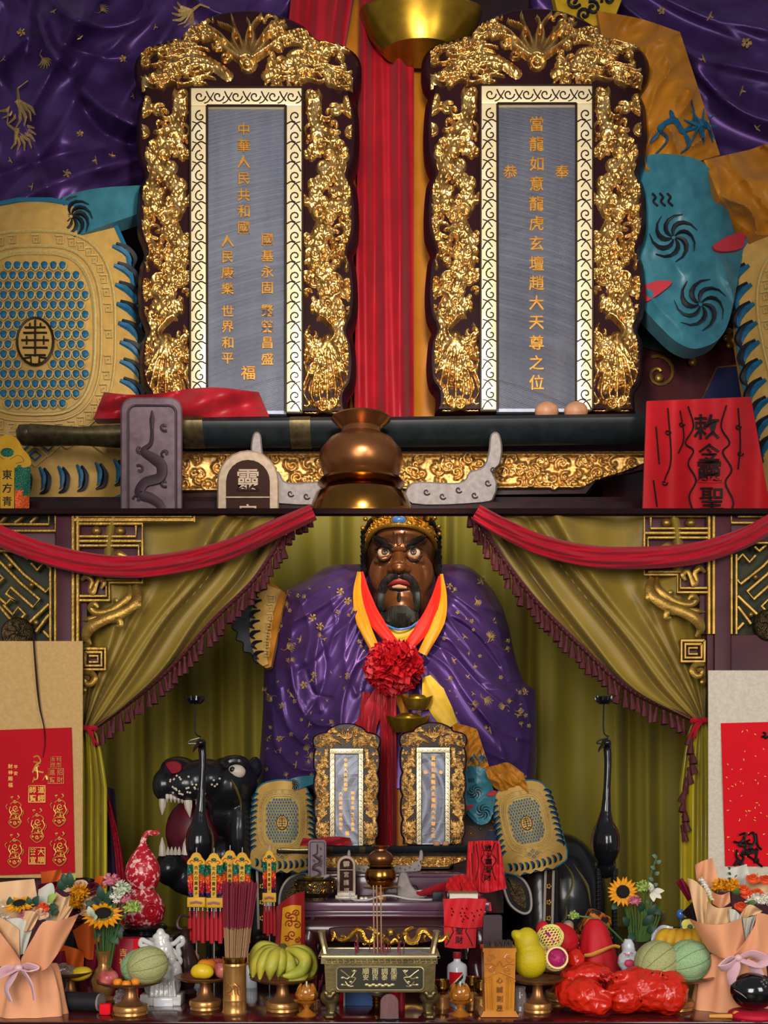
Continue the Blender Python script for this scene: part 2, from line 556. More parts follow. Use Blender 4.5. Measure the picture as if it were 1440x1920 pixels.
dl = drape([(150, 954), (152, 1100), (152, 1250), (154, 1366)], [(586, 954), (545, 985), (480, 1085), (400, 1165), (320, 1255), (240, 1322), (176, 1368)],
      5.52, False, 'olive drape on the left side tied back with tasselled edge', (153, 176, 152, 200, 1700), 1368, 1)
dr = drape([(1330, 954), (1328, 1100), (1326, 1250), (1322, 1352)], [(876, 954), (893, 975), (950, 1060), (1010, 1135), (1090, 1215), (1180, 1295), (1300, 1352)],
      5.52, True, 'olive drape on the right side tied back with tasselled edge', (1300, 1324, 1275, 1336, 1720), 1354, -1)
for k in range(11):   # tassels down the right tail's edge
    to = bpy.data.objects.new('tassel', TASSEL); COL.objects.link(to); to.parent = dr
    to.location = P(1299 - k * 2.1, 1366 + k * 18, 5.47) - Vector(dr.location); to.scale = (1.25, 1.25, 1.2); to.rotation_euler = (0, .3, k)

# ------------------------------------------------------------------ gilded screens at both sides
def screen(mx, dy, label):
    def q(x, y, d=5.45):   # x, y in the left screen's pixel frame
        return P(1475 - x if mx else x, max(y + dy, 957), d)
    def z(x, y, d=5.45):   # coordinates read off an enlarged crop
        return q(x / 2.88, 940 + y / 2.88, d)
    root = thing('carved_screen', label, 'screen', P(1475 - 60 if mx else 60, 1700, 5.5))
    def bx(name, x0, y0, x1, y1, d0, d1, mat, bev=.004):
        a = q(x0, y0, d0); b = q(x1, y1, d0)
        return ob(name, G().box((a.x, d0, a.z), (b.x, d1, b.z), bev=bev), mat, root)
    bx('post', 104, 948, 135, 1789, 5.44, 5.50, 'maroon_wood')
    bx('side_board', 135, 962, 149, 1300, 5.455, 5.50, 'maroon_wood')
    bx('rail_board', -400, 984, 104, 1030, 5.455, 5.50, 'maroon_wood')
    bx('lower_board', -400, 1205, 104, 1789, 5.455, 5.50, 'maroon_wood')
    bx('backing', -400, 948, 104, 1210, 5.52, 5.54, 'dark_backing')
    def line(name, pts, r=4.2, d=5.44, mat='old_gold', sm=0):
        p = [z(*a, d) for a in pts]
        return ob(name, G().tube(p, r * d / F, 6, up=(0, -1, 0)), mat, root, angle=20)
    # bevelled mouldings
    for x in (396, 421): line('moulding', [(x, 58), (x, 760)], 4)
    for x in (273, 299): line('moulding', [(x, 330), (x, 760)], 3)
    line('moulding', [(-100, 125), (265, 125), (265, 20)], 3); line('moulding', [(-100, 160), (300, 160), (300, 20)], 3)
    line('moulding', [(-100, 268), (290, 268)], 3)
    line('moulding', [(390, 102), (1048, 102)], 5); line('moulding', [(408, 82), (1036, 82), (1036, 40)], 3); line('moulding', [(1050, 112), (1050, 40)], 3)
    a = [(425, 122), (770, 122), (770, 290), (770, 440), (592, 440), (592, 535), (425, 535)]
    line('moulding', a, 3.4)
    line('moulding', [(735, 132), (735, 190), (425, 190)], 3)
    line('moulding', [(425, 215), (768, 215)], 3.4); line('moulding', [(425, 240), (750, 240), (750, 300)], 3.2); line('moulding', [(425, 420), (425, 400)], 3)
    line('moulding', [(750, 425), (575, 425), (575, 512), (432, 512)], 3.2)
    # maroon panels in the frets
    for x0, y0, x1, y1 in ((428, 130, 766, 210), (428, 245, 766, 424), (428, 424, 574, 512), (425, 535, 470, 760)):
        bx('panel', x0 / 2.88, 940 + y0 / 2.88, x1 / 2.88, 940 + y1 / 2.88, 5.46, 5.49, 'maroon_wood', .002)
    for x in (520, 650):
        ob('boss', G().ell(z(x, 160, 5.445), (.024, .022, .022), 14), 'old_gold', root)
    # acanthus leaf bracket
    def leaf(pts, w, flat=.55):
        g = G(); p = [Vector(v) for v in cr([z(*a, 5.445 - dd) for *a, dd in pts], 6)]
        g.tube(p, [x * 5.44 / F for x in w], 8, flat=flat, up=(0, -1, 0))
        ob('acanthus_leaf', g, 'old_gold', root)
    leaf([(728, 455, 0), (742, 510, .01), (720, 560, .02), (650, 605, .02), (560, 640, .025), (490, 680, .02), (465, 730, .01), (490, 775, 0)], [5, 9, 10, 12, 11, 12, 9, 3])
    leaf([(700, 455, 0), (695, 510, .015), (650, 555, .02), (590, 590, .02), (520, 600, .02), (490, 575, .02), (510, 555, .03), (530, 575, .03)], [3, 7, 8, 7, 6, 7, 6, 3])
    leaf([(740, 500, .01), (745, 560, .02), (715, 600, .01)], [3, 7, 1])
    leaf([(600, 650, .02), (640, 640, .03), (650, 670, .03), (625, 672, .03)], [4, 7, 6, 3])
    leaf([(440, 640, .0), (480, 635, .01), (540, 620, .01)], [1, 5, 3])
    leaf([(620, 570, .0), (625, 535, .01), (640, 550, .01)], [2, 6, 2])
    leaf([(440, 425, .01), (470, 405, .02), (495, 430, .02), (485, 470, .02), (500, 490, .02), (515, 455, .02), (535, 420, .02), (560, 440, .02), (545, 470, .02)], [3, 6, 5, 4, 7, 5, 4, 6, 3])
    leaf([(600, 300, .01), (640, 285, .02), (690, 300, .02)], [3, 8, 3])
    # square spiral and volute under the leaf
    line('moulding', [(446, 796), (570, 796), (570, 908), (446, 908), (446, 796)], 4.2)
    line('moulding', [(462, 815), (550, 815), (550, 888), (462, 888), (462, 815)], 4); line('moulding', [(482, 835), (530, 835), (530, 868), (482, 868)], 3)
    bx('panel', 446 / 2.88, 940 + 790 / 2.88, 572 / 2.88, 940 + 912 / 2.88, 5.46, 5.49, 'maroon_wood', .002)
    leaf([(446, 925, 0), (490, 925, .01), (512, 955, .02), (490, 985, .02), (460, 980, .02), (460, 955, .02), (480, 955, .03)], [4, 6, 6, 6, 5, 5, 4])
    leaf([(446, 1000, 0), (452, 1020, .01), (446, 1045, 0)], [5, 6, 2])
    # fret lattice, every bar its own piece
    for pts in ([(20, 275), (130, 395), (250, 490), (268, 468)], [(-40, 285), (110, 440), (215, 530), (180, 572), (60, 465), (35, 500), (85, 540)],
                [(85, 540), (60, 528), (35, 555), (-30, 500)], [(-40, 470), (20, 415), (-20, 380)], [(100, 268), (150, 312), (175, 290)],
                [(170, 335), (203, 372), (240, 330), (268, 360)], [(265, 555), (160, 655)], [(265, 612), (195, 705)],
                [(-20, 545), (60, 640), (35, 670)], [(20, 560), (70, 612), (100, 572), (137, 610), (100, 650)], [(235, 700), (268, 735)],
                [(-100, 275), (-20, 350)], [(-100, 420), (-40, 470), (-100, 530)], [(-100, 600), (-30, 660)],
                [(80, 118), (125, 85), (105, 65), (150, 25)], [(165, 118), (235, 50), (262, 75)], [(0, 118), (60, 60)], [(-60, 118), (20, 30)]):
        line('lattice_bar', pts, 3.6, 5.47)
    for x, y in ((55, 345), (170, 452), (195, 655)):
        ob('boss', G().ell(z(x, y, 5.462), (.014, .014, .014), 10), 'old_gold', root)
    # round carved medallion
    g = G(); c = z(92, 712, 5.45)
    g.lathe([(.001, .0), (.062, .0), (.07, .006), (.076, .0), (.078, -.012)], n=32)
    for k in range(8):
        a = k * PI / 4
        g.tube([(cos(a + t * .5) * r, sin(a + t * .5) * r, .006) for t, r in ((0, .012), (.4, .03), (1, .045), (.2, .056))], [.003, .005, .004, .002], 5)
        g.ell((cos(a + .4) * .058, sin(a + .4) * .058, .004), (.006, .006, .005), 6)
    g.ell((0, 0, .004), (.012, .012, .008), 10)
    g.xf(Matrix.Translation(c) @ Matrix.Rotation(PI / 2, 4, 'X'))
    ob('medallion', g, 'aged_bronze', root)
    return root
screen(False, 0, 'gilded fret screen left of the stage with carved leaf bracket')
screen(True, -15, 'gilded fret screen right of the stage with carved leaf bracket')

# ------------------------------------------------------------------ red swags
def swag(path, label, seed):
    c = np.array(cr(path, 14)); n = len(c)
    tg = np.gradient(c, axis=0); nr = np.stack([-tg[:, 1], tg[:, 0]], -1); nr /= np.linalg.norm(nr, axis=1)[:, None]
    v = np.linspace(-1, 1, 22)
    s = np.linspace(0, 1, n)[:, None]
    w = 20 * (.8 + .25 * np.sin(PI * s))
    X = c[:, :1] + nr[:, :1] * v * w; Y = c[:, 1:] + nr[:, 1:] * v * w
    D = 5.34 - .045 * np.sqrt(np.clip(1 - v ** 2, 0, 1))[None, :] - .012 * np.sin(v * 7 + 3 * np.sin(3 * s + seed)) - .006 * np.sin(v * 15 + 20 * s)
    A = PA(X, Y, D)
    B = PA(X, Y, 5.345 + .02 * np.sqrt(np.clip(1 - v ** 2, 0, 1))[None, :] + 0 * D)
    return solo('cloth_swag', G().slab(A, B), 'swag_red', label, 'bunting')
swag([(-120, 905), (-50, 965), (0, 1005), (110, 1045), (220, 1063), (330, 1055), (430, 1030), (520, 990), (588, 960)], 'red cloth swag draped across the top left of the stage', 1)
swag([(892, 960), (940, 988), (1010, 1020), (1100, 1042), (1200, 1046), (1300, 1038), (1380, 1015), (1440, 985), (1520, 930)], 'red cloth swag draped across the top right of the stage', 2)
# ------------------------------------------------------------------ spirit tablets
M('tablet_edge', '2a1014', .32, var='1c090d', vs=20, spec=.2)
M('tablet_board', 'a3a9ba', .36, var=[(.3, '989fb3'), (.7, 'b0b5c4')], vs=9, stretch=(6, 1, .5), spec=.6)
M('black_line', '241508', .5)
M('letter_gold', 'd9a04a', .38, .6, var='b9772c', vs=120)
UPX = 5.15 / F / 3.31      # one pixel of the close-up, in metres on the small tablets

half = [(0, 22), (38, 25), (70, 35), (105, 52), (125, 74), (150, 80), (178, 88), (203, 105), (213, 130), (209, 160), (196, 182),
        (205, 205), (209, 250), (206, 300), (195, 335), (204, 358), (208, 400), (206, 445), (194, 480), (202, 503), (206, 550), (203, 595), (192, 625),
        (200, 648), (203, 690), (198, 725), (186, 745), (188, 781)]
hs = [tuple(p) for p in cr(half, 3)]
outline = hs + [(-x, y) for x, y in reversed(hs)][:-1]

def tloc(a, b, y):   # close-up pixels relative to the tablet's axis and foot -> local metres
    return (a * UPX, y * UPX, (781 - b) * UPX)

def spiral(cx, cy, r, turns, a0, n=16, sgn=1):
    return [(cx + r * (1 - .85 * k / n) * cos(a0 + sgn * turns * 2 * PI * k / n), cy + r * (1 - .85 * k / n) * sin(a0 + sgn * turns * 2 * PI * k / n)) for k in range(n + 1)]

def carved_side():
    """height map of the carved dragon border on one side"""
    r = random.Random(3); cv = []
    body = [(150 + 26 * sin(y / 44.), y) for y in range(190, 740, 8)]
    cv.append((body, 17, 9))
    for y in range(200, 740, 10):   # scales along the body
        x = 150 + 26 * sin(y / 44.)
        for k in (-10, 0, 10): cv.append(([(x + k, y), (x + k + .5, y + 4)], 3.6, 12))
    for k in range(170):
        x, y = r.uniform(110, 196), r.uniform(180, 780)
        cv.append((spiral(x, y, r.uniform(8, 16), r.uniform(.7, 1.5), r.uniform(0, 6), 12, r.choice((-1, 1))), r.uniform(2.6, 4.6), r.uniform(8, 16)))
    for x, y, q in ((160, 270, 11), (140, 245, 6), (165, 470, 9), (150, 640, 9)): cv.append(([(x, y), (x + 1, y)], q, 16))
    for y0 in (330, 560):           # claws
        for k in range(4):
            cv.append((cr([(168, y0), (150 - 8 * k, y0 + 24), (130 - 4 * k + 8 * k, y0 + 46)], 4), [4, 3, 1.5], 14))
    for k in range(7):              # flame tail at the foot
        cv.append((cr([(150, 640), (150 + (k - 3) * 9, 690), (150 + (k - 3) * 15, 735 + 8 * (k % 2)), (150 + (k - 3) * 12, 762)], 5), [5, 4.4, 3.4, 1.5], 15))
    cv.append((cr([(140, 600), (165, 630), (150, 660), (172, 690)], 5), 6, 15))
    return cv

def carved_top():
    r = random.Random(11); cv = []
    for k in range(9):              # flaming pearl's rays
        a = (k - 4) * .27
        cv.append((cr([(sin(a) * 12, 128 - cos(a) * 8), (sin(a) * 48, 118 - cos(a) * 34), (sin(a) * 62 + 6 * (-1) ** k, 112 - cos(a) * 50), (sin(a * 1.1) * 96, 108 - cos(a) * (68 if k % 2 else 60))], 5), [6, 5.5, 4, 1.6], 19))
    for s in (-1, 1):
        cv.append(([(s * x, 150 - 26 * math.sin((x - 40) / 36) - x * .05) for x in range(36, 190, 8)], 12, 10))
        for x in range(40, 185, 9):
            cv.append(([(s * x, 148 - 26 * math.sin((x - 40) / 36) - x * .05), (s * x + 3, 152 - 26 * math.sin((x - 40) / 36) - x * .05)], 3.4, 13))
        for k in range(75):
            x, y = s * r.uniform(40, 198), r.uniform(45, 176)
            cv.append((spiral(x, y, r.uniform(7, 16), r.uniform(.6, 1.4), r.uniform(0, 6), 12, r.choice((-1, 1))), r.uniform(2.4, 4.2), r.uniform(8, 16)))
        for k in range(26):          # drawn-out cloud wisps
            x, y = s * r.uniform(50, 150), r.uniform(70, 170)
            cv.append((cr([(x, y), (x + s * 22, y - 4), (x + s * 44, y + 2), (x + s * 58, y - 3)], 4), [2, 3.4, 3, 1], 13))
    cv.append((spiral(0, 130, 17, 1.6, 0, 18), 3, 15)); cv.append(([(0, 128), (.5, 128)], 12, 14))
    return cv

def carved_panel(xs, ys, cv, clip, base):
    global CARVE
    CARVE = True
    X, Y = np.meshgrid(xs, ys)
    X, Y = clip(X, Y)
    Hh = ridge(X, Y, cv)
    CARVE = False
    r = np.random.RandomState(5)
    Hh = Hh + .7 * np.sin(X * .9 + 2 * np.sin(Y * .31)) * np.sin(Y * .8)
    A = np.stack([X * UPX, (base - Hh) * UPX, (781 - Y) * UPX], -1)
    B = np.stack([X * UPX, (base + 7 + 0 * X) * UPX, (781 - Y) * UPX], -1)
    return G().slab(A, B)

oy = np.array([p[1] for p in hs]); ox = np.array([p[0] for p in hs])
def edge_x(Y):   # outer edge of the gold at height Y on the sides
    k = oy >= 100
    return np.interp(Y, oy[k], ox[k]) - 13
def clip_side(X, Y):
    t = (X - 100) / 100
    return 106 + t * (edge_x(Y) - 106), Y
k_ = (oy < 190)
def clip_top(X, Y):
    top = np.interp(np.abs(X), ox[:list(oy).index(max(oy[ox == ox.max()]))], oy[:list(oy).index(max(oy[ox == ox.max()]))]) + 13
    t = (Y - 30) / 150
    return X, np.minimum(top, 172) + t * (178 - np.minimum(top, 172))
TB = {}
g = carved_panel(np.linspace(100, 200, 44), np.linspace(178, 779, 270), carved_side(), clip_side, -10.5)
TB['carving_right'] = g.mesh('carving', 'carved_gold', angle=180)
g2 = G(); g2.v = [(-x, y, z) for x, y, z in g.v]; g2.f = g.f; g2.m = g.m
TB['carving_left'] = g2.mesh('carving', 'carved_gold', angle=180)
TB['carving_top'] = carved_panel(np.linspace(-197, 197, 190), np.linspace(30, 180, 74), carved_top(), clip_top, -10.5).mesh('carving', 'carved_gold', angle=180)
TB['backboard'] = G().prism(outline, lambda a, b, k: tloc(a, b, -14 + 44 * k), bev=9).mesh('backboard', 'tablet_edge')
# cream border with dark scroll lines
bo = G()
for x0, x1, y0, y1 in ((-104, 104, 180, 214), (-104, -73, 214, 781), (73, 104, 214, 781)):
    a = tloc(x0, y0, -27); b = tloc(x1, y1, -10); bo.box(a, b, 0, 3 * UPX)
TB['border'] = bo.mesh('border', 'pale_gold')
sc = G()
def scr(pts, w=1.5): sc.tube([tloc(a, b, -27.2) for a, b in pts], w * UPX, 5, flat=.6, up=(0, -1, 0))
for s in (-1, 1):
    y = 222; k = 0
    while y < 775:
        scr(spiral(s * 88 + 3, y + 12, 11, 1.1, PI * .5 * s, 12, s)); scr(cr([(s * 75, y + 26), (s * 84, y + 22), (s * 94, y + 28), (s * 101, y + 40)], 4))
        scr(cr([(s * 100, y + 22), (s * 90, y + 26), (s * 82, y + 36)], 3), 1.2)
        y += 37; k += 1
    scr([(s * 104, 180), (s * 104, 780)], 2); scr([(s * 73, 214), (s * 73, 780)], 2.4)
for x in range(-86, 90, 34):
    scr(spiral(x, 197, 11, 1.1, 0, 12)); scr(cr([(x + 12, 188), (x + 17, 198), (x + 24, 206)], 3)); scr(cr([(x + 8, 210), (x + 16, 206), (x + 26, 190)], 3), 1.2)
scr([(-104, 180), (104, 180)], 2); scr([(-73, 214), (73, 214)], 2.4)
TB['scrollwork'] = sc.mesh('scrollwork', 'black_line')
a = tloc(-73, 214, -14); b = tloc(73, 781, 0)
TB['inscribed_board'] = G().box(a, b).mesh('inscribed_board', 'tablet_board', smooth=False)

GM = {}
def letters(board, cols):
    for ch, x, y, s_ in cols:
        if (ch, s_) not in GM:
            GM[ch, s_] = G().glyph(ch, lambda a, b, k: (a * UPX, (-17 + 2.5 * k) * UPX, -b * UPX), s_).mesh('character', 'letter_gold', smooth=False)
        c = bpy.data.objects.new('character', GM[ch, s_]); COL.objects.link(c); c.parent = board; c.location = (x * UPX, 0, (781 - y) * UPX)
txt_l = [(c, -6, 252 + 30.5 * i, 25) for i, c in enumerate('中華人民共和國')]
txt_l += [(c, 38, 457 + 30 * i + (12 if i > 3 else 0), 24) for i, c in enumerate('國基永固繁榮昌盛')]
txt_l += [(c, -36, 460 + 29.5 * i + (12 if i > 3 else 0), 24) for i, c in enumerate('人民康樂世界和平')] + [('福', 2, 705, 28)]
txt_r = [(c, 1, 246 + 37 * i, 29) for i, c in enumerate('當龍如意龍虎玄壇趙大天尊之位')] + [('恭', -48, 335, 26), ('奉', 48, 335, 26)]
TXT = {'L': txt_l, 'R': txt_r}

def tablet(label, text, px, py, d, k, group):
    t = thing('spirit_tablet', label, 'tablet', P(px, py, d), group)
    t.scale = (k, k, k)
    for nm in ('backboard', 'inscribed_board', 'border'):
        o = bpy.data.objects.new(nm, TB[nm]); COL.objects.link(o); o.parent = t
        if nm == 'border':
            c = bpy.data.objects.new('scrollwork', TB['scrollwork']); COL.objects.link(c); c.parent = o
        if nm == 'inscribed_board':
            letters(o, TXT[text])
    for nm in ('carving_left', 'carving_right', 'carving_top'):
        o = bpy.data.objects.new('carving', TB[nm]); COL.objects.link(o); o.parent = t
    return t
DU = 8.0
KU = 3.31 * DU / 5.15
tablet('small gilt spirit tablet left of the red sash behind the sword, three text columns', 'L', 650, 1585, 5.15, 1, 'small spirit tablets')
tablet('small gilt spirit tablet right of the red sash behind the sword, one text column', 'R', 812, 1583, 5.15, 1, 'small spirit tablets')
tablet('huge gilt spirit tablet on the upper tier at left, three columns of characters', 'L', 465, 781, DU, KU, 'huge spirit tablets')
tablet('huge gilt spirit tablet on the upper tier at right, one long column of characters', 'R', 1003, 777, DU, KU, 'huge spirit tablets')

# ------------------------------------------------------------------ things both tiers have; q(u, v, o): close-up pixels and a depth step
def Qlow(base):
    return lambda u, v, o=0.: P(509 + u / 3.31, 1349 + v / 3.31, base + o)
def Qup(base):
    return lambda u, v, o=0.: P(u, v, base + o * 3.6)
TIERS = (('', Qlow, 5.15, 'below the stage curtain'), ('up', Qup, DU, 'on the upper tier'))

M('stone_grey', '8f8580', .6, var='776c68', vs=30)
M('plum_wood', '6e5a60', .45, var='57454b', vs=16)
M('plum_dark', '3a2a30', .55)
M('sword_black', '1c2022', .3, var='14181a', vs=14)
M('hilt_brass', '6f6040', .3, .8, var='4a4030', vs=20)
M('censer_brass', '9a6c2c', .2, 1., var='8a5a2a', vs=8)
M('censer_copper', '8a5c34', .3, .85, var='7a4a2c', vs=10)
M('plaque_brown', '2e1a14', .7, spec=.1); M('plaque_rim', 'a8917a', .5, var='8f7862', vs=30)
M('crimson_cloth', '9c1722', .45, var='84101a', vs=12, sheen=.05)
M('talisman_red', 'c4161f', .6, var='b5121b', vs=8, sheen=.05)
M('egg_brown', 'b08060', .5, var='9a6a4c', vs=20)

for tier, Qf, dt, where in TIERS:
    up = bool(tier)
    S = 3.6 if up else 1.        # depth steps grow with the tier's size
    size = 'huge' if up else 'small'
    q = Qf(dt)
    # gilded plinth that carries the tablets
    root = thing('tablet_plinth', f'{size} gilded openwork plinth under the spirit tablets {where}', 'plinth', q(770, 960, .05))
    top = [(322, 836), (1214, 836), (1214, 900), (1170, 905), (1110, 915), (1090, 922), (330, 930)]
    ob('plinth_core', G().prism([(318, 783), (1222, 783), (1222, 880), (1120, 905), (1100, 930), (340, 938), (318, 900)], lambda a, b, k: q(a, b, -.012 + k * .1), bev=5), 'tablet_edge', root)
    CARVE = True
    X, Y = np.meshgrid(np.linspace(328, 1208, 420), np.linspace(0, 1, 40))
    bot = np.interp(X, [328, 1090, 1115, 1165, 1208], [922, 916, 900, 885, 868])
    Y = 846 + Y * (bot - 846)
    r = random.Random(21); cv = [([(330, 852), (1206, 852)], 4, 10), ([(330, 918), (1090, 912)], 4, 10)]
    for k in range(150):
        cv.append((spiral(r.uniform(330, 1206), r.uniform(858, 912), r.uniform(7, 15), r.uniform(.6, 1.3), r.uniform(0, 6), 10, r.choice((-1, 1))), r.uniform(2.2, 3.8), r.uniform(8, 14)))
    Hh = ridge(X, Y, cv); CARVE = False
    A = PA(*(lambda u, v: ((509 + u / 3.31, 1349 + v / 3.31) if not up else (u, v)))(X, Y), dt + (-.016 - Hh * .0009) * S)
    B = A + np.array([0, .02 * S, 0]) * 1
    B[..., 1] = dt - .004 * S
    ob('carving', G().slab(A, B), 'carved_gold', root, angle=180)
    # sword
    q2 = Qf(dt - (.34 if up else .1)); lab = f'{size} black sheathed sword lying across in front of the spirit tablets {where}'
    sw = thing('sword', lab, 'sword', q2(600, 838))
    def bar(name, pts, r, mat, n=10, flat=.6):
        ob(name, G().tube([q2(a, b) for a, b in pts], [x * UPX * (KU * .97 if up else .985) for x in (r if isinstance(r, list) else [r] * len(pts))], n, flat=flat), mat, sw)
    bar('scabbard', [(340, 812), (760, 810), (1212, 804)], 29, 'sword_black', 8)
    bar('hilt', [(40, 816), (52, 816), (62, 816), (150, 818), (230, 818), (236, 818)], [8, 20, 23, 19, 24, 24], 'hilt_brass')
    bar('pommel', [(32, 816), (40, 816), (56, 816), (62, 816)], [10, 21, 22, 14], 'hilt_brass')
    bar('guard', [(236, 818), (240, 818), (262, 817), (340, 813)], [24, 30, 27, 27], 'aged_bronze')
    for x in (365, 565): bar('fitting', [(x - 20, 811.5), (x + 18, 811)], 30.5, 'hilt_brass', 8)
    # carved stone sword rest with cloud-shaped arms
    q3 = Qf(dt - (.36 if up else .11))
    rs = thing('sword_rest', f'grey carved cloud-shaped rest holding up the {size} sword {where}', 'sword rest', q3(770, 945))
    def cloud(pts, bev=3): return G().prism([tuple(p) for p in cr(pts, 4, True)], lambda a, b, k: q3(a, b, -.03 + .03 * k), bev=bev)
    arm = [(772, 905), (860, 905), (880, 885), (905, 875), (915, 850), (920, 815), (935, 812), (942, 838), (938, 870), (925, 885), (932, 905), (928, 930), (905, 944), (772, 946)]
    ob('arm', cloud(arm), 'stone_grey', rs)
    ob('arm', cloud([(1280 - a * .86, b) for a, b in arm][::-1]), 'stone_grey', rs)
    ob('foot', G().box(q3(560, 925, -.028), q3(800, 946, 0)), 'stone_grey', rs)
    g = G()
    for x, y in ((800, 922), (830, 930), (860, 918), (890, 928), (915, 905), (925, 880), (545, 925), (575, 930)):
        g.tube([q3(a, b, -.0315) for a, b in spiral(x, y, 7, 1, .5, 9)], 1.6 * UPX * (KU if up else 1), 4, flat=.6)
    ob('swirl', g, 'plum_dark', rs, kind='stuff')
    # two plaques
    q4 = Qf(dt - (.55 if up else .29)); b4 = 1065 if up else 1104
    pl = thing('dragon_plaque', f'{size} rounded plum plaque carved with a coiled dragon {where}', 'plaque', q4(285, b4))
    def rr(x0, y0, x1, y1, r, n=5, bottom=True):
        o = []
        for cx, cy, a0 in ((x1 - r, y0 + r, -PI / 2), (x1 - r, y1 - r, 0), (x0 + r, y1 - r, PI / 2), (x0 + r, y0 + r, PI)):
            if not bottom and cy > (y0 + y1) / 2: o.append((x1 if cx > (x0 + x1) / 2 else x0, y1)); continue
            o += [(cx + r * cos(a0 + t * PI / 2 / n), cy + r * sin(a0 + t * PI / 2 / n)) for t in range(n + 1)]
        return o
    o1 = rr(226, 745, 342, b4, 24, bottom=False)
    ob('slab', G().prism(o1, lambda a, b, k: q4(a, b, .02 * k), bev=3), 'plum_wood', pl)
    g = G(); sw_ = UPX * (KU * .97 if up else .96)
    g.tube([q4(a, b, -.003) for a, b in rr(240, 760, 330, b4 - 12, 14, bottom=False)], 2.2 * sw_, 5, closed=True)
    dr_ = cr([(285, 800), (283, 830), (268, 845), (285, 858), (302, 872), (300, 895), (272, 905), (262, 925), (285, 935), (302, 950), (290, 968), (268, 975)], 6)
    g.tube([q4(a, b, -.003) for a, b in dr_], [w * sw_ for w in (4, 7, 12, 11, 10, 8, 3)], 7, flat=.5)
    g.tube([q4(a, b, -.003) for a, b in ((285, 770), (285, 785), (285, 806))], [2 * sw_, 7 * sw_, 5 * sw_], 6, flat=.5)
    for x, y, a0 in ((262, 842, 0), (310, 850, 2), (262, 880, 4), (308, 905, 1), (258, 935, 3), (300, 962, 5), (308, 800, 1)):
        g.tube([q4(a, b, -.003) for a, b in spiral(x, y, 9, .8, a0, 9)], 3 * sw_, 5, flat=.5)
    ob('dragon_carving', g, 'plum_dark', pl)
    q5 = Qf(dt - (.6 if up else .33))
    pq = thing('arched_plaque', f'{size} arched spirit plaque with brown face and pale rim {where}', 'plaque', q5(465, 1111 if not up else 1062))
    bot = 1076 if not up else 1062
    ar = lambda w, y0, y1: [(465 + w * cos(a), y0 + w - w * sin(a)) for a in np.linspace(0, PI, 13)] + [(465 - w, y1), (465 + w, y1)]
    ob('rim', G().prism(ar(58, 844, bot), lambda a, b, k: q5(a, b, .022 * k), bev=3), 'plaque_rim', pq)
    ob('face', G().prism(ar(41, 862, bot - 12), lambda a, b, k: q5(a, b, -.003 + .01 * k)), 'plaque_brown', pq)
    g = G()
    for i, c in enumerate('靈宮護福' if not up else '靈宮'):
        g.glyph(c, lambda a, b, k: q5(a, b, -.0055 + .003 * k), 46 if i < 1 else 36, cx=465, cy=900 + i * 50 + (12 if i else 0))
    g.box(q5(424, 931, -.006), q5(506, 935, 0))
    ob('lettering', g, 'plaque_rim', pq, smooth=False, kind='stuff')
    if not up:
        for a, b, c, e in ((408, 1074, 522, 1094), (396, 1092, 534, 1111)):
            ob('base', G().box(q5(a, b, -.012), q5(c, e, .04), bev=.002), 'paper_cream', pq)
    # two-tiered brass censer
    q6 = Qf(dt - (.6 if up else .4)); cs = UPX * (q6(0, 0).y / 5.15) * (3.31 if up else 1)
    ctr = q6(677, 0); zz = lambda v: q6(677, v).z
    ce = thing('brass_censer', f'{size} two-tiered round brass censer in front of the sword {where}', 'censer', (ctr.x, ctr.y, zz(1118 if not up else 1062)))
    def lp(name, prof, mat):
        ob(name, G().lathe([(r * cs, zz(v)) for r, v in prof], (ctr.x, ctr.y, 0), 36), mat, ce)
    lp('upper_bowl', [(52, 782), (56, 786), (50, 792), (36, 804), (38, 814), (60, 826), (76, 846), (80, 868), (70, 892), (62, 900)], 'censer_copper')
    lp('rim', [(62, 898), (78, 902), (82, 908), (74, 914), (66, 918)], 'censer_brass')
    if up: lp('lower_bowl', [(66, 918), (86, 930), (96, 955), (98, 985), (80, 1030), (60, 1062)], 'censer_brass')
    else:
        lp('lower_bowl', [(66, 918), (84, 926), (97, 955), (97, 985), (84, 1015), (60, 1035)], 'censer_brass')
        lp('saucer', [(30, 1038), (118, 1034), (122, 1036), (100, 1046), (30, 1056), (22, 1066), (22, 1085), (36, 1098), (38, 1113), (36, 1118)], 'satin_gold')
    # folded crimson cloth
    q7 = Qf(dt - (.22 if up else .06))
    X, Y = np.meshgrid(np.linspace(0, 1, 40), np.linspace(0, 1, 10))
    lo = 195 + 310 * X
    U = np.where(Y < 2, 175 + (505 - 175) * X, 0) + 20 * (1 - Y) * (1 - X) - 20 * (1 - Y) * X
    V = 735 + Y * 50 + 6 * np.sin(X * 7) * (1 - Y) - 4 * X
    off = -.02 - .014 * np.sin(X * 9 + Y * 5) - .008 * np.sin(X * 23) - .02 * np.sqrt(np.clip(1 - (2 * X - 1) ** 2, 0, 1))
    A = np.array([[q7(U[j, i], V[j, i], off[j, i]) for i in range(40)] for j in range(10)]); B = A + np.array([0, .03 * S, 0])
    solo('folded_cloth', G().slab(A, B), 'crimson_cloth', f'{size} folded crimson cloth at the foot of the left tablet {where}', 'cloth')
    # two eggs at the foot of the right tablet
    for x, n in ((1025, 'left'), (1080, 'right')):
        q8 = Qf(dt - (.26 if up else .07)); c = q8(x, 772); e = 24 * cs
        solo('egg', G().ell(c, (e, e * .9, e * .8), 14), 'egg_brown', f'brown egg, the {n} one of the pair at the foot of the {size} right tablet', 'egg')
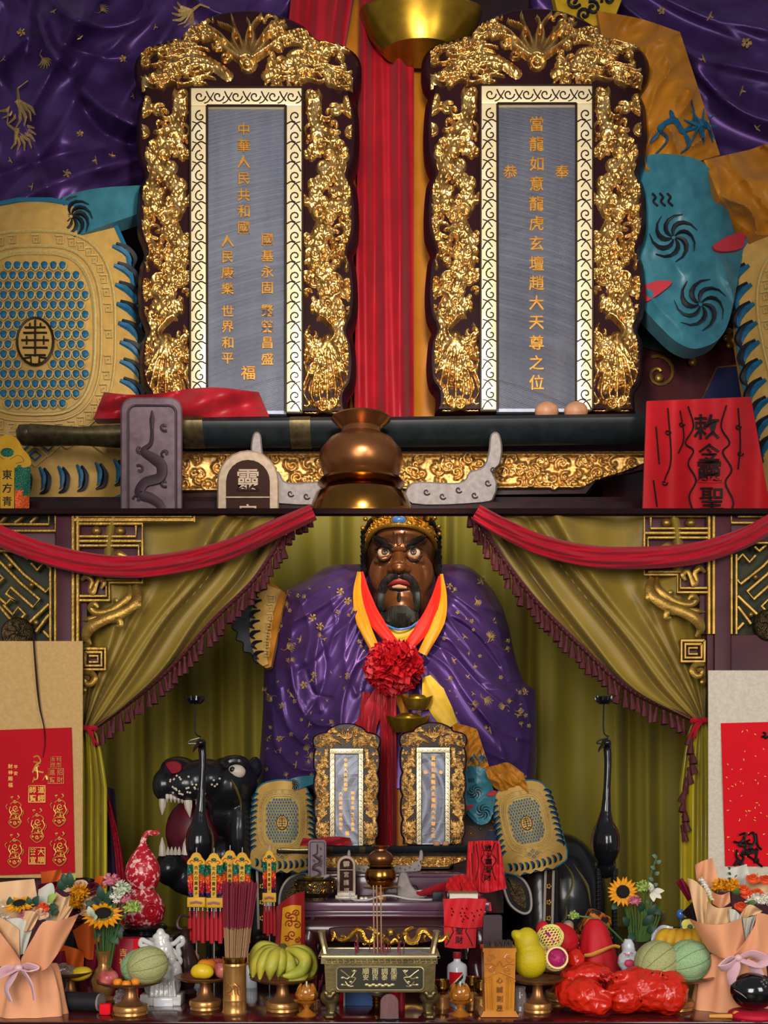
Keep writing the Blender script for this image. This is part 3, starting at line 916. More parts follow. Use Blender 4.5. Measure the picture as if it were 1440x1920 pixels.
    # red talisman cloth printed in black
    if up:
        q9 = Qf(DU - .6)
        X, Y = np.meshgrid(np.linspace(0, 1, 44), np.linspace(0, 1, 30))
        U = 1213 + (1408 - 1213) * X - 10 * Y + Y * 55 * X; V = 752 - 8 * X + Y * 260
        fold = lambda u, v: -.012 * math.sin((u - 1213) * .035 + v * .004) - .008 * math.sin((u - 1213) * .08 + 1)
        A = np.array([[q9(U[j, i], V[j, i], fold(U[j, i], V[j, i])) for i in range(44)] for j in range(30)])
        tl = thing('talisman_cloth', 'huge red cloth talisman with black brush marks at the right end of the upper tier', 'talisman', q9(1310, 1012))
        ob('cloth', G().slab(A, A + np.array([0, .02, 0])), 'talisman_red', tl)
        g = G(); f9 = lambda a, b, k=0: q9(a, b, fold(a, b) - .004 + .004 * k)
        for c, x, y, s in (('敕', 1325, 800, 50), ('令', 1330, 850, 40), ('靈', 1330, 882, 50), ('聖', 1335, 935, 48)): g.glyph(c, f9, s, cx=x, cy=y)
        for pts in ([(1290, 762), (1300, 800), (1285, 830), (1300, 845), (1290, 870), (1305, 900), (1292, 930), (1300, 960)], [(1362, 760), (1352, 800), (1368, 830), (1355, 848), (1372, 880), (1360, 905), (1375, 940), (1368, 965)],
                    [(1252, 765), (1258, 860), (1246, 900)], [(1275, 770), (1282, 820), (1272, 850)], [(1384, 765), (1388, 830), (1384, 880)], [(1230, 800), (1236, 870)], [(1225, 900), (1232, 950)]):
            g.tube([f9(*p) for p in cr(pts, 5)], .006, 5, flat=.5)
        for x, y in ((1252, 810), (1278, 795), (1384, 800), (1388, 850), (1246, 905)): g.tube([f9(*p) for p in spiral(x, y, 6, 1, 0, 8)], .005, 4)
        ob('brush_marks', g, 'black_ink', tl, smooth=False, kind='stuff')

# stepped stands that carry all this
def stand(label, steps):
    r = thing('altar_step', label, 'stand', (0, steps[0][0], steps[-1][3]))
    for d0, d1, zt, zb, x0, x1 in steps:
        ob('step', G().box((x0, d0, zb), (x1, d1, zt), bev=.006), 'dark_wood', r)
stand('dark stepped stand under the huge tablets of the upper tier', [(7.9, 8.28, H + 2.08, LOFT + .001, -4, 4), (7.55, 7.89, H + 1.957, LOFT + .001, -4, 4), (7.05, 7.54, H + 1.5, LOFT + .001, -4, 4)])
# ------------------------------------------------------------------ the seated statue
M('robe_purple', '452c60', .36, .45, var=[(.3, '3a2452'), (.7, '533670')], vs=5, bump=(60, .04))
M('thread_gold', 'c8a868', .45, .4, var='a08050', vs=60)
M('bronze_face', '6e4020', .3, .4, var='55301a', vs=5, coat=.15)
M('hair_black', '0d0b0b', .4, var='1c1815', vs=30)
M('beard_black', '100d0b', .45, var='2a2620', vs=90, stretch=(1, 1, .1))
M('eye_ivory', 'c9ab8a', .2, .2, coat=.6)
M('eye_brown', '4a3120', .15, coat=.8)
M('lip_red', '7a2020', .35); M('lip_pink', 'c08a6a', .4)
M('ribbon_red', 'd0210f', .5, var='bd160e', vs=6, sheen=.05)
M('ribbon_orange', 'd98a14', .5, var='c9760e', vs=6, sheen=.05)
M('sash_red', 'a01220', .5, var='8a0f1a', vs=4, sheen=.05)
M('sash_orange', 'b8721a', .5, var='a5620f', vs=4, sheen=.05)
M('inner_yellow', 'c9a020', .5, var='b08a1a', vs=20)
M('panel_yellow', 'bb954c', .55, var='a88240', vs=14, bump=(60, .1))
M('sleeve_orange', 'b97818', .45, var='9a5e10', vs=5, sheen=.05)
M('thread_beige', 'bfa565', .55, var='a68d50', vs=80)
M('thread_blue', '1d5f80', .5, var='174a66', vs=30)
M('thread_navy', '14161e', .55)
M('teal_satin', '265a68', .35, var='346e7a', vs=10, sheen=.05, bump=(30, .1))
M('trim_red', 'a8303a', .5); M('trim_blue', '20607c', .5)
M('gem_blue', '3f6fae', .1, coat=.8)
M('ingot_gold', '9c7a24', .26, .85, var='8a671c', vs=6)
M('throne_maroon', '3d1519', .35, coat=.3); M('throne_green', '1c3326', .45); M('throne_navy', '171b40', .45)
M('boot_black', '1b1614', .3, coat=.3); M('boot_white', 'a59c90', .5)

ST = thing('deity_statue', 'large seated temple statue in a purple brocade robe with a dark bearded face', 'statue', P(745, 1700, 5.9))

# robe ---------------------------------------------------------------
rows = [(1058, 628, 868), (1066, 606, 886), (1078, 588, 900), (1092, 562, 912), (1108, 532, 926), (1140, 514, 943), (1180, 504, 955), (1220, 498, 963),
        (1258, 495, 974), (1282, 494, 985), (1292, 494, 1003), (1330, 493, 1006), (1380, 490, 1007), (1430, 486, 1007), (1480, 482, 1002)]
FOLD = [([(690, 1090), (640, 1130), (600, 1190), (590, 1260), (600, 1330)], 9, .035), ([(660, 1085), (600, 1105), (560, 1140), (545, 1200), (548, 1290)], 9, .03),
        ([(625, 1075), (570, 1110), (530, 1160), (518, 1240), (520, 1330)], 8, .028), ([(676, 1130), (650, 1190), (648, 1250), (668, 1300)], 10, .03),
        ([(700, 1215), (660, 1260), (640, 1330), (640, 1400)], 10, .035), ([(600, 1190), (612, 1250), (600, 1300), (575, 1340)], 8, -.03),
        ([(545, 1250), (560, 1320), (590, 1355), (620, 1360)], 10, .04), ([(525, 1290), (535, 1350), (565, 1390), (600, 1400)], 9, .04), ([(510, 1330), (520, 1400), (560, 1440), (600, 1445)], 9, .035),
        ([(500, 1210), (505, 1300), (500, 1400), (492, 1470)], 8, .02), ([(575, 1260), (590, 1300), (620, 1310)], 7, -.03), ([(640, 1150), (600, 1230), (560, 1260)], 7, -.02),
        ([(840, 1080), (880, 1100), (915, 1140), (940, 1190)], 10, .03), ([(832, 1110), (870, 1125), (910, 1165), (945, 1230)], 9, .03), ([(825, 1150), (870, 1165), (920, 1215), (955, 1275)], 9, .032),
        ([(812, 1190), (850, 1205), (900, 1260), (960, 1310)], 10, .035), ([(800, 1220), (840, 1250), (880, 1310), (940, 1370), (1000, 1390)], 10, .035), ([(800, 1250), (830, 1290), (860, 1350), (900, 1400), (960, 1430)], 11, .035),
        ([(815, 1130), (850, 1160), (890, 1190), (935, 1250)], 6, -.02), ([(805, 1205), (850, 1230), (900, 1285), (970, 1345)], 6, -.025),
        ([(965, 1275), (990, 1330), (995, 1400), (985, 1470)], 9, .03), ([(930, 1170), (950, 1240), (965, 1300)], 7, .02), ([(900, 1330), (940, 1400), (950, 1470)], 8, .025),
        ([(560, 1120), (580, 1180), (570, 1240)], 6, .015), ([(620, 1120), (630, 1170), (615, 1230)], 6, .015), ([(720, 1290), (690, 1350), (680, 1420)], 9, .02)]
FOLD = [(cr(p, 6), w, h) for p, w, h in FOLD]
def robe_depth(X, Y, T):
    e = np.sqrt(np.clip(1 - (2 * T - 1) ** 2, 0, 1))
    v = np.clip((Y - 1058) / 420, 0, 1)
    sh = np.clip((Y - 1056) / 60, 0, 1) ** .6
    D = 6.02 - .46 * e ** .9 * (.55 + .45 * sh) - .1 * v
    D += .3 * np.exp(-((X - 752) / np.interp(Y, [1050, 1120, 1215], [92, 76, 20])) ** 4) * np.clip((1225 - Y) / 50, 0, 1)
    th = np.arctan2(X - 750, Y - 1040); ro = np.hypot(X - 750, Y - 1040)
    D = D - ridged(th * 40, ro, 11, 330, 2.) * .045 * np.clip((ro - 40) / 120, 0, 1) * np.clip(e * 2, 0, 1)
    return D - .7 * ridge(X, Y, FOLD)
RG = relief(rows, robe_depth, 230, 210, .22)
ob('robe', RG, 'robe_purple', ST, angle=180)
robe_at = surf(RG)

# gold brocade sprigs laid on the cloth
def sprig(g, fn, x, y, s, r, kind):
    a0 = r.uniform(0, 6.28)
    def L(pts, w): g.tube([fn(x + s * px, y + s * py) for px, py in pts], w, 4, flat=.45)
    w = s * .16
    if kind == 0:
        for k in range(5):
            a = a0 + k * 1.2566
            L([(cos(a) * .15, sin(a) * .15), (cos(a) * .6, sin(a) * .6), (cos(a + .25) * .85, sin(a + .25) * .85)], [w * PXM * q for q in (1, 2.4, .8)])
    elif kind == 1:
        for k in range(7):
            a = a0 + (k - 3) * .33; l = 1.7 - .12 * abs(k - 3)
            L([(0, 0), (cos(a) * .7 * l, sin(a) * .7 * l), (cos(a + .2) * l, sin(a + .2) * l)], [w * PXM * q for q in (1, .9, .4)])
        L([(0, 0), (-cos(a0) * .8, -sin(a0) * .8), (-cos(a0 + .5) * 1.4, -sin(a0 + .5) * 1.4)], [w * PXM, w * PXM * .6, w * PXM * .4])
    else:
        L([(cos(a0) * -.8, sin(a0) * -.8), (0, .2), (cos(a0) * .8, sin(a0) * .8)], [w * PXM * q for q in (.6, 1.4, .6)])
        L([(0, 0), (cos(a0 + 1.5) * .7, sin(a0 + 1.5) * .7)], [w * PXM * q for q in (1.4, .6)])
PXM = 5.7 / F
def robe_pt(x, y, o=.004):
    d = robe_at(x, y, 5.9)
    return P(x, y, d - o)
rr_ = random.Random(5); g = G()
for k in range(240):
    x, y = rr_.uniform(492, 1002), rr_.uniform(1085, 1470)
    if robe_at(x, y) is None or 690 < x < 800 and y < 1340: continue
    sprig(g, robe_pt, x, y, rr_.choice((4, 4.5, 5, 7, 9)), rr_, rr_.choice((0, 0, 1, 2, 2)))
ob('gold_brocade', g, 'thread_gold', ST, kind='stuff')

# head ---------------------------------------------------------------
hd = G()
def E_(px, py, d, rx, ry, rd, rot=None): hd.ell(P(px, py, d), (rx * d / F, rd, ry * d / F), 24, rot=rot)
E_(752, 1035, 5.84, 65, 84, .235); E_(753, 1095, 5.82, 65, 68, .22); E_(752, 1132, 5.80, 56, 42, .19)
E_(718, 1076, 5.695, 27, 38, .05); E_(787, 1076, 5.695, 27, 38, .05)
E_(752, 1003, 5.69, 48, 24, .08)
for x, s in ((722, 1), (777, -1)):
    E_(x, 1020, 5.645, 27, 8, .05, Matrix.Rotation(.38 * s, 3, 'Y'))
    E_(x - 2 * s, 1050, 5.655, 20, 8, .04, Matrix.Rotation(-.25 * s, 3, 'Y'))
E_(752, 1140, 5.655, 28, 26, .06); E_(750, 1092, 5.635, 26, 15, .045)
hd.tube([P(748, 1028, 5.64), P(748, 1050, 5.60), P(748, 1064, 5.565)], [.026, .030, .042], 12)
E_(748, 1066, 5.57, 12, 9, .032); E_(735, 1068, 5.60, 10, 8, .03); E_(761, 1068, 5.60, 10, 8, .03)
hd.tube([P(752, 1130, 5.85), P(752, 1200, 5.95)], [.13, .15], 14)
HM = blob(hd, 'bronze_face', .0075, 3)
head = ob('head', HM, None, ST)
fa = surf(HM)
def FP(x, y, o=0.): return P(x, y, fa(x, y, 5.72) - o)
PX = 5.62 / F
def fstroke(name, pts, w, mat, o=.004, flat=.6, n=8, seg=6):
    g = G()
    for p in pts if isinstance(pts[0][0], (list, tuple)) else [pts]:
        g.tube([FP(a, b, o) for a, b in cr(p, seg)], [x * PX for x in w], n, flat=flat)
    return ob(name, g, mat, head)
for ex, s in ((721, -1), (775, 1)):
    c = FP(ex, 1036, 0); c.y = fa(ex, 1036, 5.65) + .006
    eye = ob('eyeball', G().ell(c, (13.5 * PX, .027, 11.5 * PX), 20), 'eye_ivory', head)
    ob('iris', G().ell(c + Vector((0, -.0215, 0)), (6.6 * PX, .007, 6.6 * PX), 16), 'eye_brown', eye)
    ob('pupil', G().ell(c + Vector((0, -.026, 0)), (2.6 * PX, .004, 2.6 * PX), 10), 'hair_black', eye)
    up_ = [(ex - s * 14, 1034), (ex - s * 8, 1027), (ex + s * 4, 1024), (ex + s * 13, 1029), (ex + s * 18, 1031)]
    fstroke('eyelid', up_, [2, 3.4, 3.2, 2.4, 1], 'hair_black', .022)
    fstroke('eyelid', [(ex - s * 14, 1038), (ex - s * 6, 1046), (ex + s * 5, 1048), (ex + s * 14, 1041)], [1.6, 2.6, 2.6, 1.4], 'bronze_face', .018)
    fstroke('eye_fold', [(ex - s * 13, 1044), (ex - s * 4, 1052), (ex + s * 8, 1052), (ex + s * 17, 1042)], [1, 1.8, 1.8, .8], 'hair_black', .004)
    bx = 748 + s * 12
    fstroke('eyebrow', [(748 + s * 10, 1032), (748 + s * 18, 1025), (748 + s * 30, 1016), (748 + s * 44, 1010), (748 + s * 56, 1003)], [4, 6, 6.5, 5.5, 1.2], 'hair_black', .004)
    fstroke('brow_edge', [(748 + s * 16, 1021), (748 + s * 28, 1011), (748 + s * 44, 1004)], [1, 2, 1], 'aged_bronze', .008)
    # frown ridges, moustache, ear and side hair
    fstroke('frown_ridge', [(748 + s * 11, 996), (748 + s * 9, 1010), (748 + s * 13, 1026)], [1.6, 3, 2.2], 'bronze_face', .003)
    fstroke('moustache', [(748 + s * 2, 1080), (748 + s * 14, 1083), (748 + s * 25, 1094), (748 + s * 31, 1112), (748 + s * 33, 1135), (748 + s * 28, 1158)], [6, 9.5, 10.5, 10, 9, 5], 'beard_black', .006)
    fstroke('nostril', [(748 + s * 5, 1073), (748 + s * 11, 1074)], [2.6, 2.4], 'hair_black', .002, 1)
    g = G(); ec = P(752 + s * 67, 1052, 5.84)
    g.ell(ec, (8 * PX, .05, 30 * PX), 14); g.tube([ec + Vector((s * .006, -.03, .05)), ec + Vector((s * .014, -.05, 0)), ec + Vector((s * .006, -.04, -.06))], [.008, .012, .014], 8)
    ob('ear', g, 'bronze_face', head)
    g = G()
    for k in range(9):
        y0 = 985 + k * 9
        g.tube([P(752 + s * (64 + k % 3), y0, 5.80), P(752 + s * (70 + k % 2), y0 + 14, 5.77), P(752 + s * (73 - k % 3), y0 + 26, 5.78)], [.006, .018, .002], 6)
    ob('side_hair', g, 'hair_black', head)
fstroke('brow_knot', [(736, 1031), (748, 1029), (760, 1031)], [4, 6, 4], 'bronze_face', .012)
fstroke('frown_ridge', [(744, 1000), (744, 1016), (748, 1022), (752, 1016), (752, 1000)], [1.4, 1.8, 2.2, 1.8, 1.4], 'bronze_face', .006)
fstroke('upper_lip', [(728, 1098), (738, 1092), (748, 1090), (760, 1092), (770, 1098)], [1.6, 4, 4.4, 4, 1.6], 'lip_red', .008)
fstroke('lower_lip', [(736, 1101), (748, 1100), (762, 1102)], [2, 4.4, 2.4], 'lip_pink', .012)
fstroke('mouth_line', [(730, 1104), (748, 1107), (768, 1105)], [1, 3, 1], 'hair_black', .004)
fstroke('chin_tuft', [(748, 1112), (748, 1120), (748, 1128)], [3.5, 5, 3], 'beard_black', .004)
g = G()
for k in range(26):
    t = (k - 12.5) / 12.5
    g.tube([FP(749 + t * 22, 1136 + 8 * t * t, .006), FP(749 + t * 31, 1150, .022), P(749 + t * 33, 1166, 5.60), P(749 + t * 29 + rnd.uniform(-2, 2), 1182 - 8 * t * t, 5.62)], [.009, .016, .013, .003], 6)
ob('beard', g, 'beard_black', head)

# crown
cr_pts = [(686, 1030), (690, 1014), (700, 998), (716, 988), (733, 985), (749, 984.5), (766, 986), (783, 990), (800, 999), (812, 1012), (819, 1030)]
c = np.array(cr(cr_pts, 6)); n = len(c)
t = np.linspace(-1, 1, n)
dd = 5.60 + .2 * np.abs(t) ** 2.2
g = G(); g.tube([P(x, y, q - .012) for (x, y), q in zip(c, dd)], .011, 8); cb = ob('crown_rim', g, 'bright_gold', head)
w = np.interp(np.abs(t), [0, .2, .5, 1], [24, 20, 17, 8])
A = np.stack([PA(c[:, 0] + (c[:, 0] - 750) * .05 * k, c[:, 1] - w * k, dd + .015 * k) for k in np.linspace(0, 1, 6)])
cbnd = ob('crown_band', G().slab(A, A + np.array([0, .02, 0])), 'ribbon_orange', head)
r = random.Random(2); g = G()
for k in range(90):
    i = r.randrange(4, n - 4); f = r.uniform(.15, .95)
    p = P(c[i, 0] + (c[i, 0] - 750) * .05 * f, c[i, 1] - w[i] * f, dd[i] + .015 * f - .004)
    g.tube([p + Vector((.011 * cos(a) * (1 - a * .12), -.003, .011 * sin(a) * (1 - a * .12))) for a in np.linspace(0, 5, 7) + 0], .0034, 4)
ob('filigree', g, 'bright_gold', head, kind='stuff')
ob('crown_gem', G().ell(P(748, 975, 5.60), (14 * PX, .022, 8 * PX), 20), 'gem_blue', head)
g = G(); g.tube([P(748 + 15 * cos(a), 975 + 9 * sin(a), 5.592) for a in np.linspace(0, 2 * PI, 25)[:-1]], .005, 6, closed=True)
ob('gem_setting', g, 'bright_gold', head)
ob('hair_cap', G().ell(P(752, 985, 5.88), (66 * 5.88 / F, .19, .06), 24), 'hair_black', head)
for x, y, rr0 in ((685, 973, 4.5), (680, 990, 4.5), (690, 962, 4), (815, 971, 5), (823, 987, 4.5), (824, 1001, 4), (800, 962, 4), (705, 966, 3.5)):
    o = ob('crown_bead', G().ell(P(x, y, 5.66), (rr0 * PX,) * 3, 12), 'bright_gold', head)
    g = G(); g.tube([P(x, y, 5.665), P(x + (752 - x) * .18, y + 9, 5.70)], .003, 5); ob('bead_wire', g, 'brass', o)
for k in range(9):
    x = 700 + k * 12.5
    g = G(); g.tube([P(x, 975, 5.68), P(x + 2, 966, 5.665), P(x + (x - 752) * .08, 958 + abs(k - 4), 5.665)], [.014, .016, .003], 6, flat=.4)
    ob('crown_leaf', g, 'bright_gold', head)

# collar, ribbons and rosette -----------------------------------------
def ribbon(pts, w, d0, nv=9, cup=.012, th=.006):
    """strip along pixel path pts=[(x, y, lift)], widths w"""
    p = np.array(cr([(a, b, e) for a, b, e in pts], 8)); n = len(p)
    tg = np.gradient(p[:, :2], axis=0); nr = np.stack([-tg[:, 1], tg[:, 0]], -1); nr /= np.linalg.norm(nr, axis=1)[:, None] + 1e-9
    ww = np.interp(np.linspace(0, 1, n), np.linspace(0, 1, len(w)), w)
    v = np.linspace(-1, 1, nv)
    X = p[:, :1] + nr[:, :1] * v * ww[:, None]; Y = p[:, 1:2] + nr[:, 1:] * v * ww[:, None]
    D = d0 - p[:, 2:3] - cup * (1 - v ** 2)[None, :] - .003 * np.sin(v * 6 + np.linspace(0, 5, n)[:, None])
    A = PA(X, Y, D)
    return G().slab(A, A + np.array([0, th, 0]))
def rd(x, y): return -(robe_at(x, y, 5.6) - 5.6)
ob('inner_collar', ribbon([(716, 1176, .02), (735, 1192, .03), (750, 1196, .03), (772, 1190, .03), (792, 1170, .02)], [10, 16, 18, 16, 10], 5.58), 'inner_yellow', ST)
g = G(); g.tube([P(*a) for a in cr([(714, 1166, 5.56), (735, 1177, 5.53), (750, 1180, 5.52), (772, 1175, 5.53), (792, 1160, 5.56)], 6)], .006, 6); ob('collar_trim', g, 'gem_blue', ST)
ob('yellow_front', ribbon([(750, 1186, .02), (752, 1212, .03), (748, 1240, .02)], [26, 20, 16], 5.58), 'inner_yellow', ST)
ob('yellow_apron', ribbon([(800, 1268, .0), (812, 1300, .02), (830, 1335, .03), (846, 1362, .03)], [8, 22, 20, 14], 5.42), 'inner_yellow', ST)
for s, nm, pts, w, mat in (
        (0, 'ribbon', [(674, 1072, .0), (670, 1115, .05), (680, 1165, .12), (706, 1224, .17)], [4, 8, 12, 9], 'ribbon_orange'),
        (0, 'ribbon', [(678, 1072, .0), (688, 1120, .06), (708, 1168, .13), (744, 1214, .18)], [3, 9, 13, 9], 'ribbon_red'),
        (0, 'ribbon', [(828, 1076, .0), (830, 1120, .05), (822, 1165, .11), (792, 1226, .17)], [3, 8, 12, 9], 'ribbon_orange'),
        (0, 'ribbon', [(825, 1080, .0), (816, 1125, .07), (796, 1172, .13), (764, 1214, .18)], [3, 9, 14, 10], 'ribbon_red')):
    ob('neck_ribbon', ribbon(pts, w, 5.60), mat, ST)
r = random.Random(9); g = G(); RC = P(738, 1252, 5.38); R0 = .118
for k in range(210):
    u = r.uniform(-1, 1); a = r.uniform(0, 2 * PI); s = math.sqrt(1 - u * u)
    nrm = Vector((s * cos(a), -abs(s * sin(a)) if r.random() < .8 else s * sin(a), u * .95))
    t1 = nrm.orthogonal().normalized(); t1.rotate(Matrix.Rotation(r.uniform(0, 6.28), 3, nrm)); t2 = nrm.cross(t1)
    c0 = RC + nrm * R0 * r.uniform(.75, .98); sz = r.uniform(.02, .036)
    A = np.zeros((4, 5, 3))
    for j in range(4):
        for i in range(5):
            p = c0 + t1 * sz * (i / 2 - 1) + t2 * sz * (j / 1.5 - 1) * .8 + nrm * (.014 * (-1) ** i + .01 * j * (1 if i % 2 else .6) + r.uniform(-.005, .005))
            A[j, i] = p
    g.grid(A)
g.ell(RC, (R0 * .86, R0 * .8, R0 * .86), 18)
M('rosette_red', 'b8121a', .5, var='98101a', vs=30)
ros = ob('rosette', g, 'rosette_red', ST, angle=30)
ob('rosette_tail', ribbon([(716, 1295, .1), (700, 1330, .1), (680, 1375, .06), (672, 1400, .05)], [14, 18, 20, 20], 5.5), 'sash_red', ST)

# ingots held at the waist ---------------------------------------------
def ingot_mesh():
    g = G()
    g.lathe([(.0, 0), (.62, 0), (.7, .1), (.86, .35), (1., .62), (.97, .66), (.8, .6), (.62, .56), (.6, .7), (.45, .86), (.2, .94), (0, .95)], n=40, sy=.62)
    for i, (x, y, z) in enumerate(g.v):
        e = abs(x)
        if z > .3: z += .22 * e ** 3 * min(1, (z - .3) / .3)
        g.v[i] = (x, y, z)
    return g.mesh('gold_ingot', 'ingot_gold')
ING = ingot_mesh()
def ingot(px, py, d, wpx, label, kz=1.):
    o = bpy.data.objects.new('gold_ingot', ING); COL.objects.link(o)
    s = wpx / 2 * d / F; o.location = P(px, py, d); o.scale = (s, s, s * kz)
    return tag(o, label, 'ingot')
ingot(765, 1374, 5.36, 84, 'large gold ingot held at the statue waist', .95)
ingot(782, 1331, 5.36, 60, 'smaller gold ingot stacked on the larger one at the statue waist', 1.05)
ingot(790, 100, 8.15, 230, 'huge gold ingot above the red sash on the upper tier', .8)
# ------------------------------------------------------------------ cloth patches shared by the two statues
def patch(top, bottom, fn, nx=50, ny=50, th=.02):
    """closed sheet between two outline curves; fn(x, y, u, v) -> point"""
    t = np.array(cr(top, 8)); b = np.array(cr(bottom, 8))
    def rs(c, n):
        s = np.r_[0, np.cumsum(np.hypot(*np.diff(c, axis=0).T))]; q = np.linspace(0, s[-1], n)
        return np.stack([np.interp(q, s, c[:, k]) for k in (0, 1)], -1)
    t = rs(t, nx); b = rs(b, nx)
    v = np.linspace(0, 1, ny)[:, None, None]
    XY = t[None] * (1 - v) + b[None] * v
    A = np.array([[fn(XY[j, i, 0], XY[j, i, 1], i / (nx - 1), j / (ny - 1)) for i in range(nx)] for j in range(ny)])
    return G().slab(A, A + np.array([0, th, 0]))

def knee_panel(q, cx, cy, rot, root, S, px):
    """embroidered knee apron, 400 x 570 close-up pixels"""
    ca, sa = cos(rot), sin(rot)
    def at(a, b, o=0.):
        bul = -.1 * (1 - (a / 235) ** 2) - .03 * (1 - (b / 330) ** 2) - .006 * sin(a * .03 + b * .02)
        return q(cx + a * ca - b * sa, cy + a * sa + b * ca, bul - o)
    hw = [(-285, 30), (-278, 80), (-262, 122), (-235, 152), (-190, 172), (-60, 195), (100, 204), (200, 210), (255, 196), (285, 130)]
    ny, nx = 46, 30
    bs = np.linspace(-285, 285, ny); w = np.interp(bs, [p[0] for p in hw], [p[1] for p in hw])
    A = np.array([[at((i / (nx - 1) * 2 - 1) * w[j], bs[j] + (8 * sin(i * .8) if j == ny - 1 else 0)) for i in range(nx)] for j in range(ny)])
    pn = ob('knee_apron', G().slab(A, A + np.array([0, .03 * S, 0])), 'panel_yellow', root)
    e = 1.0 * px
    def T(g, pts, w, o=.004, n=5, fl=.6): g.tube([at(a, b, o) for a, b in pts], [x * e for x in w] if hasattr(w, '__len__') else w * e, n, flat=fl)
    g = G(); edge = [(w[j], bs[j]) for j in range(ny)]; edge += [(-a, b) for a, b in reversed(edge)]
    g.tube([at(a, b, .002) for a, b in edge], 4.5 * e, 6, closed=True); ob('piping', g, 'trim_blue', pn)
    sup = lambda A_, B_, c, n=48: [(A_ * np.sign(cos(t)) * abs(cos(t)) ** .6, c + B_ * np.sign(sin(t)) * abs(sin(t)) ** .7) for t in np.linspace(0, 2 * PI, n + 1)[:-1]]
    g = G()
    for A_, B_, wd in ((112, 152, 5), (124, 164, 3), (150, 192, 3)): g.tube([at(a, b, .004) for a, b in sup(A_, B_, -35)], wd * e, 5, closed=True, flat=.6)
    fr = sup(137, 178, -35, 40)
    for k, (a, b) in enumerate(fr):
        T(g, [(a - 7, b - 7), (a + 7, b - 7), (a + 7, b + 7), (a - 3, b + 7), (a - 3, b - 1), (a + 2, b - 1)], 1.9)
    ob('cord_border', g, 'thread_beige', pn, kind='stuff')
    g = G(); g2 = G()
    for j in range(15):
        for i in range(-6, 7):
            a = i * 17 + (8.5 if j % 2 else 0); b = -165 + j * 18.5
            if (abs(a) / 100) ** 3 + (abs(b + 35) / 140) ** 3 > 1 or (a / 40) ** 2 + ((b + 20) / 52) ** 2 < 1: continue
            g.ell(at(a, b + 2, .004), (7 * e, 2.6 * e, 7.4 * e), 8)
            T(g2, [(a - 8, b), (a - 6, b + 8), (a, b + 12), (a + 6, b + 8), (a + 8, b)], 1.7, .006)
    tag(ob('scale_pattern', g, 'thread_blue', pn), kind='stuff'); tag(ob('scale_outline', g2, 'thread_beige', pn), kind='stuff')
    for s in (-1, 1):
        for k in range(10):
            b = -190 + k * 36; a = s * (158 + 14 * min(1, k / 5))
            pts = cr([(a - s * 6, b - 14), (a + s * 14, b - 4), (a + s * 28, b + 14), (a + s * 24, b + 34)], 4)
            g = G(); T(g, pts, [3, 7, 8, 2], .004); h = ob('wave_hook', g, 'thread_navy', pn)
            g = G(); T(g, [(x - s * 7, y + 5) for x, y in pts[:-3]], [4, 7, 6, 1], .003); ob('wave_fill', g, 'thread_blue', pn)
    for k in range(10):
        a = -158 + k * 35; b = 200 + 18 * (1 - (a / 170) ** 2)
        pts = cr([(a, b), (a + 8, b + 18), (a + 5, b + 40), (a - 8, b + 48)], 4)
        g = G(); T(g, pts, [3, 8, 7, 2], .004); ob('wave_hook', g, 'thread_navy', pn)
        g = G(); T(g, [(x - 9, y - 2) for x, y in pts[:-3]], [3, 7, 6, 1], .003); ob('wave_fill', g, 'thread_blue', pn)
    # longevity medallion
    g = G(); g.prism([(36 * cos(t), -20 + 46 * sin(t)) for t in np.linspace(0, 2 * PI, 28)[:-1]], lambda a, b, k: at(a, b, .008 - .006 * k)); md = ob('medallion', g, 'panel_yellow', pn)
    g = G(); g.tube([at(34 * cos(t), -20 + 44 * sin(t), .009) for t in np.linspace(0, 2 * PI, 28)[:-1]], 2.5 * e, 5, closed=True)
    for b in (-46, -36, -22, -8, 6): T(g, [(-26 + abs(b + 20) * .25, b), (26 - abs(b + 20) * .25, b)], 2.6, .009)
    T(g, [(0, -60), (0, 8)], 2.8, .009); T(g, [(-22, 12), (-8, 10), (-8, 22)], 2.4, .009); T(g, [(22, 12), (8, 10), (8, 22)], 2.4, .009)
    for sx_ in (-1, 1): T(g, [(sx_ * 10, -54), (sx_ * 10, -46)], 2.4, .009); T(g, [(sx_ * 16, -30), (sx_ * 16, -14)], 2.2, .009)
    ob('longevity_sign', g, 'black_line', md, kind='stuff')
    g = G(); g2 = G()
    for a, b in ((0, 158), (-24, 176), (24, 176), (0, 194)):
        for r_, gg in ((20, g), (9, g2)): T(gg, [(a, b - r_), (a + r_ * 1.15, b), (a, b + r_), (a - r_ * 1.15, b), (a, b - r_)], 2.2, .006)
    T(g, cr([(-130, 190), (-90, 165), (-60, 180), (-45, 165)], 5), 2.5); T(g, cr([(130, 190), (90, 165), (60, 180), (45, 165)], 5), 2.5)
    ob('knot_outline', g, 'thread_beige', pn, kind='stuff'); ob('knot_fill', g2, 'thread_blue', pn, kind='stuff')
    return pn

def swirl(g, fn, cx, cy, R, px, arms=7, mir=1):
    for k in range(arms):
        a = k * 2 * PI / arms
        pts = [(cx + R * t * cos(a + mir * 1.5 * t * t), cy + R * t * sin(a + mir * 1.5 * t * t)) for t in np.linspace(.08, 1, 8)]
        g.tube([fn(*p) for p in pts], [x * px for x in (1.5, 4, 5.5, 3.5, .8)], 5, flat=.6)

